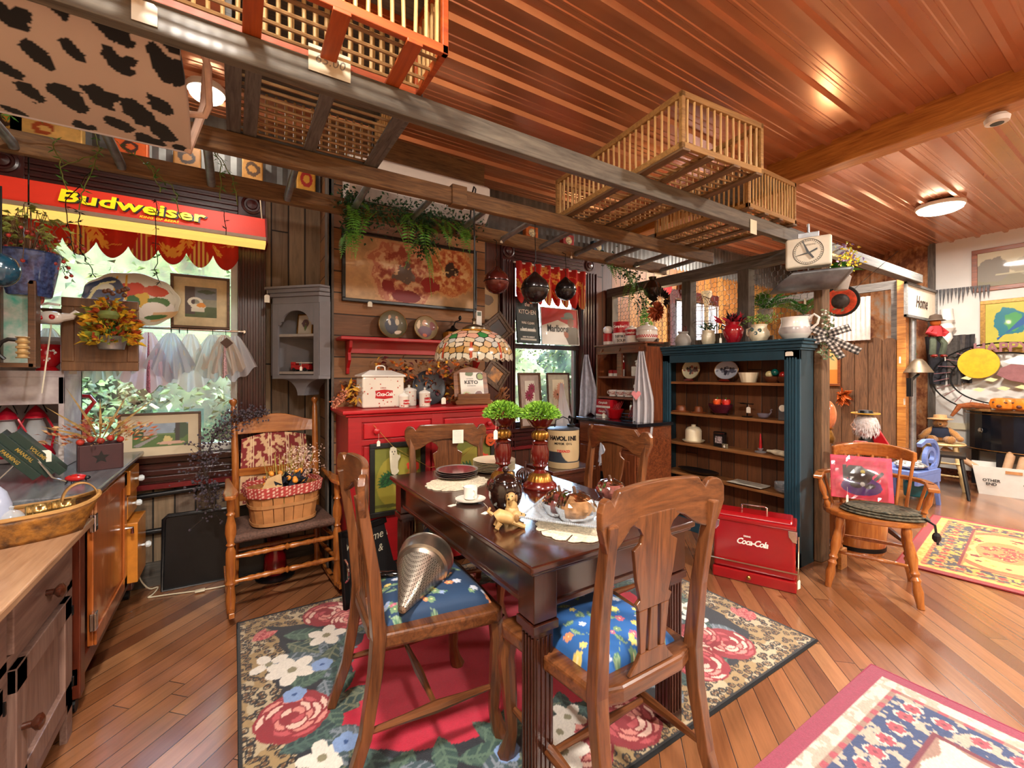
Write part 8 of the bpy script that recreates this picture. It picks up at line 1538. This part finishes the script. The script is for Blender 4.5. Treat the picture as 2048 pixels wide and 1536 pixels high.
b = MB(); b.prism([(.04,.22),(.16,.0),(.02,.02)],.01,.03); b.prism([(.03,.22),(.1,.0),(-.0,.02)],.04,.06); b.build('red_cape',mat('red satin','b8101c',.35),t,bevel=.004); b = MB(); b.tube([(-.06,-.075,.2),(-.08,-.07,.17),(-.06,-.085,.15),(-.04,-.085,.17),(-.06,-.075,.2)],.003,5); b.ball((-.05,-.085,.14),(.012,.012,.01),8,6); b.build('spectacles_and_nose',mat('pinkish','c89a84',.6),t,smooth=True); MB().lathe([(.05,0),(.055,.03),(.04,.08)],16).build('black_base',m_black,t,smooth=True)
t = thing('velvet_pumpkin','small red-orange velvet pumpkin in front of the bearded figure','pumpkin ornament',g+V((-.1,-.0,0))); MB().lathe([(0,0),(.04,.004,.06),(.055,.028,.1),(.04,.05,.08),(.008,.046),(0,.042)],60,nf=9).build('body',mat('red velvet','b82814',.9,0,.1,sheen=.6),t,smooth=True)
t = thing('wine_cask','small oak cask standing on the floor behind the captain chair','barrel',(q.x-.45,q.y-.06,0)); MB().lathe([(.16,0),(.175,.03),(.185,.2),(.175,.4),(.16,.43),(.155,.425),(0,.42)],32).build('staves',m_maple,t,smooth=True); MB().lathe([(.178,.04),(.18,.07)],32).build('hoop',m_blackm,t,smooth=True)
t = thing('orange_balloon_lamp','orange crackle glass globe half behind the brown post','lamp',A(1654,830,1.75)); b = MB(); b.ball((0,0,0),(.07,.07,.13),20,14); b.build('globe',mat('orange glass','d87a4a',.2,0,.2,12,coat=.5),t,smooth=True); MB().lathe([(.05,-.24),(.06,-.2),(.035,-.13),(.05,-.11)],16).build('base',m_gold,t,smooth=True)
t = thing('gold_bow','red and gold ribbon bow pinned above the orange globe','bow',at(1680,790,X=6.38)); b = MB()
for i in range(40): b.leaf((0,0,0),(random.uniform(-1,1),random.uniform(-1,.2),random.uniform(-1,.6)),.16,.05)
b.build('loops',mat('red gold ribbon','b8561c',.4,.3,.7,30),t)
frame('small framed orange cottage print on the fence beside the checked bow','picture',(6.41,A(1672,760,2.4).y+.22,1.16),FC,.42,.56,.03,m_fred,None,0,lambda c,w,h: (c.rect(0,w,0,h*.35,'c87a2a'),c.rect(w*.2,w*.7,h*.4,h*.6,'e0b898')),'d8a060')
# ---------- doorway, sign and corner ----------
def pixX(px,X): a = (px-1024)/F_; d0,d1 = a*_c+_s,-a*_s+_c; return X*d1/d0
t = thing('home_sign','framed white Home sign hanging out from the fence end','sign',(7.0,1.72,0)); zt_,zb_ = at(1845,573,Y=1.7).z,at(1845,640,Y=1.7).z; x0,x1 = at(1812,600,Y=1.7).x,at(1873,600,Y=1.7).x; b = MB(Wd((7.0,1.72,0)))
for (a,c_,e,f_) in ((x0,x1,zb_,zb_+.03),(x0,x1,zt_-.03,zt_),(x0,x0+.03,zb_,zt_),(x1-.03,x1,zb_,zt_)): b.box(a,c_,1.69,1.72,e,f_)
b.build('frame',m_grayw,t,bevel=.003); MB(Wd((7.0,1.72,0))).box(x0+.03,x1-.03,1.705,1.715,zb_+.03,zt_-.03).build('board',mat('white washed board','d8ccb8',.7,0,.05),t); text('Home',.19,((x0+x1)/2-7.0,-.018,(zt_+zb_)/2),FR,mat('dark brown ink','3a2a20',.7),t,.002,.25,.0,sx=.8)
def onR(px,py,X=XR-.02): return at(px,py,X=X)
def wallpic(label,px0,px1,py0,py1,fm,fw,paint,base,**k):
    p,q_ = onR(px0,py0),onR(px1,py1); y0,y1 = p.y,q_.y; W_ = abs(y0-y1); zz = at(px0,py0,X=XR).z,at(px0,py1,X=XR).z; frame(label,'painting',(XR-.003,(y0+y1)/2,zz[1]),FC,W_,zz[0]-zz[1],fw,fm,None,0,paint,base,**k)
wallpic('wide framed misty landscape, upper painting on the white wall',1943,2100,503,586,m_fred,.05,lambda c,w,h: (c.noise(.2,3,2),c.rect(0,w,0,h*.35,'7a7258'),c.ell(w*.25,h*.45,w*.3,h*.35,'7a7264',wob=.6,seed=2),c.ell(w*.85,h*.5,w*.3,h*.3,'989078',wob=.6,seed=3),c.rect(w*.3,w*.8,h*.3,h*.34,'b0a888')),'b8ae90')
def p_bird(c,w,h):
    c.noise(.12,14,2); c.ell(w*.42,h*.6,w*.27,h*.27,'0f6a78',wob=.8,seed=4); c.ell(w*.5,h*.6,w*.15,h*.18,'3a8a4a',wob=.9,seed=6); c.poly([(w*.2,h*.25),(w*.75,h*.55),(w*.98,h*.8),(w*.9,h*.85),(w*.7,h*.72),(w*.5,h*.5),(w*.22,h*.2)],'14508a')
wallpic('painting of a turquoise bird on yellow, below the misty landscape',1960,2100,603,708,m_fgold,.045,p_bird,'b0a83a',nx=110)
# oval sign, low: witch
p = onR(2010,757); t = thing('oval_witch_sign','large oval wire sign with flying witch and moon leaning on the white wall','sign',(XR-.1,p.y,p.z),FC); m_pk = mat('dusty mauve metal','8a5a5c',.5); ry,rz_ = .62,.42
b = MB()
for k in (1,.72): b.tube([(ry*k*cos(i*.1309),0,rz_*k*sin(i*.1309)) for i in range(48)],.008,6,True)
b.build('rings',m_blackm,t,smooth=True); b = MB()
for i in range(26): a = i*.2417; b.bar((ry*.74*cos(a),0,rz_*.74*sin(a)),(ry*.97*cos(a+.1),0,rz_*.97*sin(a+.1)),.016,.006)
b.build('letter_bars',m_pk,t); MB(MX.Translation((-.2,-.02,.18)) @ MX.Rotation(pi/2,4,'X')).lathe([(.18,0),(.178,.008),(0,.01)],28).build('yellow_moon',mat('moon yellow','d8a81c',.5),t); b = MB(); b.prism([(-.02,.12),(.12,.2),(.2,.1),(.3,.02),(.2,-.06),(.05,-.02),(-.05,.04)],-.03,-.015); b.build('witch_robe',m_pk,t,bevel=.003); b = MB(); b.prism([(0,.2),(.12,.26),(.25,.22),(.2,.15),(.05,.17)],-.035,-.02); b.build('white_hair',m_white,t); text('HAPPY',.15,(-.02,-.01,rz_*.86),FR,m_pk,t,.004,0,.004)
b = MB(); 
for (x,z) in ((-.3,0),(-.1,-.02),(-.2,-.14),(0,-.12),(.14,-.1)): b.prism([(x-.05,z),(x,z+.03),(x+.06,z+.01),(x+.02,z-.02)],-.02,-.012)
b.build('white_bats',mat('pale yellow leaves','e0dca0',.5),t)
# demilune cabinet
dc = at(2040,900,X=7.2); t = thing('demilune_cabinet','black half-round painted cabinet against the white wall with jack-o-lanterns on it','cabinet',(XR-.02,dc.y-.05,0),FC); m_dl = mat('black lacquer cabinet','0c0f16',.25,coat=.4); HZ = .30; TZ_ = .93
def half(r,z0,z1,yo=0): return [(r*cos(pi+k*pi/18),yo+r*.8*sin(pi+k*pi/18)) for k in range(19)]
MB().prism(half(.55,0,0),.42,.88,'xy').build('body',m_dl,t,bevel=.006); MB().prism(half(.58,0,0),.88,.91,'xy').build('top',wood('tan cabinet top','6a4a28','9a7040','x',1,.4,.2),t,bevel=.005); b = MB()
for z in (.44,.85): b.tube([(.555*cos(pi+k*pi/18),.8*.555*sin(pi+k*pi/18),z) for k in range(19)],.004,4)
b.build('gold_lines',m_gold,t)
for (x,y) in ((-.45,-.1),(.45,-.1),(-.2,-.38),(.2,-.38)): MB().box(x-.03,x+.03,y-.03,y+.03,0,.42).build('leg',m_dl,t)
b = MB(MX.Translation((-.36,-.36,.66)) @ MX.Rotation(R(-40),4,'Z') @ MX.Rotation(pi/2,4,'X')); b.lathe([(.03,0),(.03,.006),(.02,.01),(0,.008)],16); b.build('pull',m_chrome,t,smooth=True)
def jack(label,px,py,X):
    q = at(px,py,X=X); q.z = .912; t = thing('ceramic_pumpkin',label,'pumpkin ornament',q,R(-100)); MB().lathe([(.06,0),(.1,.02,.03),(.115,.07,.05),(.1,.12,.04),(.07,.13),(.06,.12)],60,nf=10).build('body',mat('orange ceramic','c8701c',.3,0,.15,10,coat=.4),t,smooth=True); b = MB()
    for x in (-.045,.045): b.ball((x,-.1,.085),(.018,.012,.01),10,6)
    b.ball((0,-.112,.045),(.022,.01,.018),10,6); b.build('face',mat('dark face','4a2010',.5),t,smooth=True)
jack('left orange jack-o-lantern bowl on the half-round cabinet',2008,800,7.2); jack('right jack-o-lantern bowl at the picture edge on the half-round cabinet',2048,800,7.2)
t = thing('fox_tail_scarf','russet fur piece draped on the left end of the half-round cabinet','ornament',at(1945,815,X=7.3)); t.location.z = .93; b = MB(); b.tube([(0,-.15,.0),(0,0,.02),(-.05,.1,0),(-.08,.16,-.12)],[.03,.035,.03,.015],8); b.build('fur',mat('russet fur','8a4a20',.9,0,.3,30),t,smooth=True)
# mail crate with tubes
ca,cb_ = at(1950,980,Z=0),at(2022,979,Z=0); cx = V(((ca.x+cb_.x)/2,(ca.y+cb_.y)/2,0)); t = thing('mail_tote','white corrugated mail tote full of cardboard tubes under the black cabinet','crate',(7.12,1.08,0),R(-78)); b = MB(); w0,w1,d0,d1,hz = .26,.31,.17,.2,.31
for (s0,s1) in (((-w0,-d0),(w0,-d0)),((w0,-d0),(w0,d0)),((w0,d0),(-w0,d0)),((-w0,d0),(-w0,-d0))): f = lambda p: (p[0]*w1/w0,p[1]*d1/d0,hz); b.add([(s0[0],s0[1],0),(s1[0],s1[1],0),f(s1),f(s0)],[(0,1,2,3)])
b.add([(-w0,-d0,0),(w0,-d0,0),(w0,d0,0),(-w0,d0,0)],[(3,2,1,0)]); b.build('box',mat('white corrugated plastic','d4d0c8',.5,0,.03),t,solid=.006); t0 = R(90)-math.atan2(.03,hz)
for (x,z,s_,q_) in ((-.17,.16,'LABEL\nOTHER\nEND',.04),(.12,.14,'LABEL\nOTHER\nEND',.04)): text(s_,q_,(x,-d0-.03*z/hz-.006,z),(R(90)-math.atan2(-.03,hz)*-1,0,0),m_black,t,.0005,0,.001)
text('UNITED STATES\nPOSTAL SERVICE',.04,(w0+.05*.5+.006,0,.15),(pi/2,0,pi/2),m_black,t,.0005,0,.001); MB().prism([(-.07,.25),(.05,.25),(.05,.28),(-.07,.28)],-d0-.034,-d0-.026).build('hand_slot',mat('brown slot','b07a4a',.7),t)
m_tube = mat('kraft tube','b08a68',.7,0,.1)
TM = MX.Translation((7.12,1.08,0)) @ MX.Rotation(R(-78),4,'Z')
for k,lb in enumerate(('first kraft mailing tube from the left, standing in the mail tote','second kraft mailing tube from the left in the mail tote','third kraft mailing tube from the left in the mail tote','rightmost kraft mailing tube in the mail tote')): x = -.1+.1*k; p = TM @ V((x,-.08,.03)); t = thing('mailing_tube',lb,'cardboard tube',p,R(-78),'kraft tubes in the mail tote'); MB().tube([(0,0,0),(.1,.22,.45)],.037,16).build('tube',m_tube,t,smooth=True)
p = TM @ V((-.05,-.12,.12)); t = thing('mailing_tube','long kraft mailing tube leaning out of the tote to the left','cardboard tube',p,R(-78)); MB().tube([(0,0,0),(-.5,.03,.34)],.032,16).build('tube',m_tube,t,smooth=True)
# spindle chair with bear
SB = at(1898,970,Z=0); m_bl = wood('blond worn wood','a88a54','d8be8a','z',1,.5,.1); t = thing('spindle_stool','blond wooden spindle-leg chair holding the teddy bear','stool',(6.95,1.62,0),R(-80)); sz_ = .52
MB().lathe([(.2,sz_-.03),(.215,sz_-.015),(.2,sz_)],28).build('seat',m_bl,t,smooth=True)
for (x,y) in ((-.2,-.18),(.2,-.18),(-.2,.18),(.2,.18)): b = MB(); turned(b,(x,y,0),(x*.6,y*.6,sz_-.03),.022,LP); b.build('leg',m_bl,t,smooth=True)
for z in (.16,.3): b = MB(); turned(b,(-.18,-.16,z),(.18,-.16,z),.012); b.build('rung',m_bl,t,smooth=True)
bp = V((6.93,1.62,sz_+.001)); t = thing('teddy_bear','brown teddy bear in straw hat and navy vest sitting on the blond stool','teddy bear',bp,R(-75)); m_fur = mat('honey fur','9a6a34',.95,0,.2,60,bump=.5,sheen=.4)
b = MB(); b.ball((0,0,.1),(.085,.07,.1),18,12); b.ball((0,-.01,.22),(.065,.06,.058),18,12); b.ball((0,-.065,.21),(.03,.025,.024),12,8)
for s_ in (-1,1): b.tube([(s_*.06,0,.15),(s_*.12,-.03,.1),(s_*.15,-.07,.06)],[.032,.034,.03],10); b.ball((s_*.16,-.08,.055),.032,10,8); b.tube([(s_*.05,-.03,.04),(s_*.08,-.12,.035)],[.042,.038],10); b.ball((s_*.085,-.15,.045),(.038,.025,.044),12,8); b.ball((s_*.05,0,.265),(.02,.012,.02),8,6)
b.build('body',m_fur,t,smooth=True); MB().lathe([(.088,.06),(.094,.1),(.08,.16),(.06,.175)],20).build('vest',mat('navy vest','161c30',.9),t,smooth=True).scale = (1,.86,1); MB().lathe([(.11,0),(.112,.006),(.06,.014),(.055,.05),(0,.056)],28,(0,0,.265)).build('straw_hat',mat('straw hat','c89a6a',.8,0,.1,60),t,smooth=True); b = MB(); b.ball((0,-.09,.215),(.011,.007,.008),8,6)
for s_ in (-1,1): b.ball((s_*.022,-.06,.235),.005,6,5)
b.build('nose_and_eyes',m_black,t,smooth=True)
# blue scroll bench
m_blue = mat('periwinkle blue paint','6d84c4',.45,0,.05); q = at(1872,1010,Z=0); t = thing('scroll_bench','periwinkle blue bench with a big scroll arm by the galvanized pole','bench',(q.x,q.y,0),R(-6)); b = MB(); P = []
for i in range(44): a = i*.235; r = .15-.0026*i; P.append((-.14+r*cos(a+2.2)*-1,r*sin(a+2.2)))
P = [(-.35,.62),(-.25,.655)]+[(-.13+(.165-.0028*i)*cos(pi/2-i*.22),.49+(.165-.0028*i)*sin(pi/2-i*.22)) for i in range(1,42)]
b.tube([(x,0,z) for x,z in P],.027,4,sq=True); o = b.build('scroll_arm',m_blue,t,bevel=.003); b = MB(); b.box(-.45,.02,-.03,.35,.33,.37); b.box(-.45,.02,-.03,.0,.24,.33); b.build('seat',m_blue,t,bevel=.004)
for y in (-.01,.33): MB().tube([(.01,y,.36),(-.02,y,.25),(.0,y,.1),(.03,y,0)],[.028,.026,.024,.022],4,sq=True).build('leg',m_blue,t,bevel=.003)
t = thing('zebra_cushion','black and white patterned cushion on the blue bench','cushion',(q.x-.22,q.y+.13,.37)); MB().ball((0,0,.04),(.18,.13,.04),18,8).build('cushion',mat('black white print','d8d4cc',.9,0,0,30,h2='202024'),t,smooth=True)
q2 = at(1830,880,Z=.5); t = thing('white_side_table','white painted table behind the galvanized pole','table',(6.8,2.06,0)); MB().box(-.2,.2,-.16,.16,.5,.54).build('top',m_white,t,bevel=.004); MB().box(-.18,.18,-.14,.14,.35,.5).build('apron',m_white,t)
for (x,y) in ((-.17,-.13),(.17,-.13),(-.17,.13),(.17,.13)): MB().box(x-.02,x+.02,y-.02,y+.02,0,.35).build('leg',m_white,t)
t = thing('black_folding_stool','dark spindle stool legs beside the blue bench','stool',(6.55,1.45,0),.2); MB().box(-.16,.16,-.12,.12,.42,.45).build('seat',m_black,t,bevel=.004)
for (x,y) in ((-.14,-.1),(.14,-.1),(-.14,.1),(.14,.1)): MB().tube([(x*1.4,y*1.4,0),(x*.8,y*.8,.42)],.014,8).build('leg',m_black,t)
t = thing('teal_vacuum','teal and dark green appliance on the floor behind the blue bench','vacuum cleaner',(6.05,1.6,0),.3); b = MB(); b.box(-.14,.14,-.1,.1,.04,.2); b.prism([(-.14,.2),(.14,.2),(.05,.3),(-.12,.3)],-.09,.09); b.build('body',mat('teal plastic','14606a',.35),t,bevel=.02,seg=3)
for x in (-.1,.1): MB().tube([(x,-.12,.06),(x,-.09,.06)],.06,16).build('wheel',m_black,t,smooth=True)
# armoire
t = thing('cream_armoire','tall cream painted cabinet in the far corner behind the pole','cabinet',(7.3,2.5,0)); b = MB(); b.box(-.2,.3,-.25,.3,.55,1.38); b.box(-.23,.32,-.28,.32,.5,.56); b.build('body',mat('cream cabinet paint','d8ccb0',.5,0,.05),t,bevel=.01)
for (x,y) in ((-.18,-.22),(.26,-.22),(-.18,.26),(.26,.26)): MB().box(x-.03,x+.03,y-.03,y+.03,0,.5).build('leg',bpy.data.materials['cream cabinet paint'],t)
t = thing('steel_pot','shiny steel lidded stock pot on the cream cabinet','pot',(7.15,2.42,1.381)); MB().lathe([(.15,0),(.155,.01),(.155,.3),(.16,.305),(.1,.33),(.02,.34),(.02,.36),(0,.362)],32).build('body',m_chrome,t,smooth=True)
# bell lamp, scarecrow, drape
q = at(1828,745,Y=1.68); t = thing('wall_bell','rusty iron farm bell on a bracket at the galvanized pole','bell',q); b = MB(); b.lathe([(.13,0),(.1,.05),(.06,.12),(.03,.15),(0,.155)],20,(.14,0,-.0)); b.build('bell',mat('rusty iron','6a5a48',.5,.6,.3,12),t,smooth=True); MB().tube([(-.12,0,-.1),(.0,0,-.06),(.14,0,-.02)],.014,8).build('bracket',m_blackm,t); MB().box(-.16,-.1,-.02,.02,-.26,-.06).build('mount',m_blackm,t)
q = at(1871,645,Y=1.6); t = thing('scarecrow_doll','small pumpkin-faced scarecrow doll in red shirt hanging from the Home sign','doll',q,R(-35)); b = MB(); b.ball((0,0,0),(.05,.045,.045),14,10); b.build('pumpkin_head',mat('orange doll head','c86a24',.7),t,smooth=True); MB().lathe([(.09,.02),(.06,.035),(.05,.08),(0,.1)],18).build('hat',mat('brown hat','3a2a1c',.9),t,smooth=True); b = MB(); b.tube([(0,0,-.04),(0,0,-.16)],[.05,.06],12)
for s_ in (-1,1): b.tube([(s_*.04,0,-.06),(s_*.1,-.02,-.12),(s_*.04,-.05,-.14)],.026,8)
b.build('red_shirt',mat('red plaid shirt','a01c20',.9,0,.2,50),t,smooth=True); b = MB()
for s_ in (-1,1): b.tube([(s_*.03,0,-.16),(s_*.06,-.04,-.24),(s_*.05,-.02,-.36)],.03,8)
b.build('trousers',mat('olive trousers','3a4030',.9,0,.2,40),t,smooth=True); b = MB()
for s_ in (-1,1): b.ball((s_*.05,-.04,-.38),(.028,.045,.02),8,6)
b.build('boots',m_mah,t,smooth=True); tagcard('white tag hanging below the scarecrow doll',q+V((0,-.08,-.38)),.01)
q = at(1880,680,X=7.62); t = thing('gauze_drape','tattered charcoal gauze drape hanging by the corner','drape',q,FC); 
for (x,L_,w_,c_) in ((-.02,.62,.12,'2c2c32'),(.14,.62,.1,'4a4440'),(.25,.6,.07,'3a3638')): b = MB(); b.grid(10,16,lambda u,v: (x+(u-.5)*w_*2*(1-.4*v),-.02-.03*sin(u*9),.05-L_*v)); b.build('strip',mat('gauze '+c_,c_,.95,0,.3,20),t,solid=.003)
t = thing('cobweb_bunting','grey tattered cobweb bunting strung behind the Home sign','bunting',at(1885,585,X=7.62),FC); b = MB()
for k in range(22): x = -.35+.035*k; b.prism([(x,.05-.001*k),(x+.03,.05-.001*k),(x+.015+random.uniform(-.01,.01),-.08-random.random()*.1)],-.004,.0)
b.build('tatters',mat('grey cobweb','5a5a5c',.9,0,.3,30),t)
t = thing('porch_finial','white turned wooden post hanging point down beside the scarecrow','ornament',at(1893,660,X=7.58)); MB().lathe([(.0,-.2),(.03,-.17),(.06,-.1),(.045,-.04),(.085,.02),(.05,.08),(.075,.12),(.06,.2),(.06,.26)],20).build('turning',m_white,t,smooth=True)
t = thing('smoke_detector','round white ceiling detector on the amber beam','detector',at(1994,230,Z=2.80)); MB().lathe([(.04,0),(.055,-.02),(.05,-.045),(.03,-.05),(0,-.048)],24).build('body',m_white,t,smooth=True); MB().lathe([(.03,-.0485),(.028,-.052),(0,-.052)],20).build('grille',m_black,t,smooth=True)
t = thing('flower_sprig','yellow and purple flower sprig tied on the beam right of the scale','flowers',at(1690,505,Y=1.62)); bs = [MB(),MB(),MB()]
for i in range(130): bs[i % 3 if i % 6 else 1].leaf((random.gauss(.06,.09),random.gauss(0,.03),random.gauss(-.03,.05)),(random.uniform(-1,1),random.uniform(-1,1),random.uniform(-1,1)),.04,.02)
for b,nm,c_ in zip(bs,('yellow_green_leaves','yellow_petals','purple_petals'),('a8b83a','e0c83a','7a6090')): b.build(nm,mat('sprig '+nm,c_,.6,0,.3,30),t)
t = thing('ivy_strand','autumn ivy strand hanging down the galvanized pole','garland',at(1820,610,Y=1.84)); bs = [MB(),MB()]
for i in range(320): bs[i % 2].leaf((random.gauss(.0,.035),random.gauss(0,.02),-random.random()*.75+.1),(random.uniform(-1,1),random.uniform(-1,1),random.uniform(-1,.3)),.04,.022)
bs[0].build('green_leaves',m_green,t); bs[1].build('rust_leaves',mat('ivy rust','a87a3a',.6,0,.4,30),t)
tagcard('white price tag on the galvanized pole, upper',at(1800,712,Y=1.775),.01,w=.05,h=.07); tagcard('white price tag on the galvanized pole, lower',at(1809,795,Y=1.73),.01,w=.05,h=.07)
for lb,px,py,kw,w_,h_ in (('white tag hanging at the upper left corner of the grey corner cabinet',534,580,dict(Y=3.2),.03,.05),('white tag hanging in front of the red glossy jug on the bookcase top',1441,668,dict(X=3.2),.03,.04),('white tag on the toy fire engine',602,722,dict(Y=2.98),.014,.03),('white tag hanging from the left ladder rung hook before the second window',1003,472,dict(Y=2.64),.02,.02),('white tag on the right ladder rung above the smallest ball canister',1143,504,dict(Y=2.64),.02,.02),('white tag hanging from the right end of the large white pitcher',1622,668,dict(Y=1.42),.02,.05),('white tag hanging on the armchair-side red cooler bail',1598,1150,dict(Y=1.22),.03,.05)): tagcard(lb,at(px,py,**kw),.03,w=w_,h=h_)
t = thing('remote_control','small white remote control in a wall holder above the stained-glass lamp','remote control',A(956,640,3.03)); MB().box(-.024,.024,-.02,.015,-.06,.07).build('case',m_white,t,bevel=.004); MB().box(-.016,.016,-.0215,-.02,.03,.06).build('display',mat('grey green display','5a6a5c',.3),t)
for (px,py,r_,lb) in ((1331,572,.11,'left red oval tin sign hanging behind the chicken wire'),(1376,574,.11,'right red oval tin sign hanging behind the chicken wire')): t = thing('tin_sign',lb,'sign',at(px,py,Y=3.4)); MB(MX.Rotation(pi/2,4,'X')).lathe([(r_,0),(r_*.98,.01),(0,.012)],32).build('disc',m_red,t,smooth=True); MB(MX.Rotation(pi/2,4,'X')).tube([(r_*.7*cos(i*.3),r_*.7*sin(i*.3),.012) for i in range(21)],.006,6,True).build('wire_ring',mat('red neon wire','d83a34',.4),t)
t = thing('lace_curtain','white lace-edged bright curtain in the third window beyond the partition','curtain',(4.95,3.4,2.2)); b = MB(); b.grid(40,8,lambda u,v: ((u-.5)*.85,.015*sin(u*60),-.55*v-.03*abs(sin(u*25))*v)); b.build('cloth',translucent('white lace','e8e0e4',.9,.6),t,smooth=True)
t = thing('turned_column','slim cream turned column standing behind the partition wire','column',at(1413,570,X=4.0)); t.location.z = 0; MB().lathe([(.035,0),(.035,1.5),(.02,1.53),(.03,1.58),(.022,1.7),(.022,2.0),(.035,2.06),(.05,2.1),(.05,2.14)],16).build('shaft',m_cream,t,smooth=True)
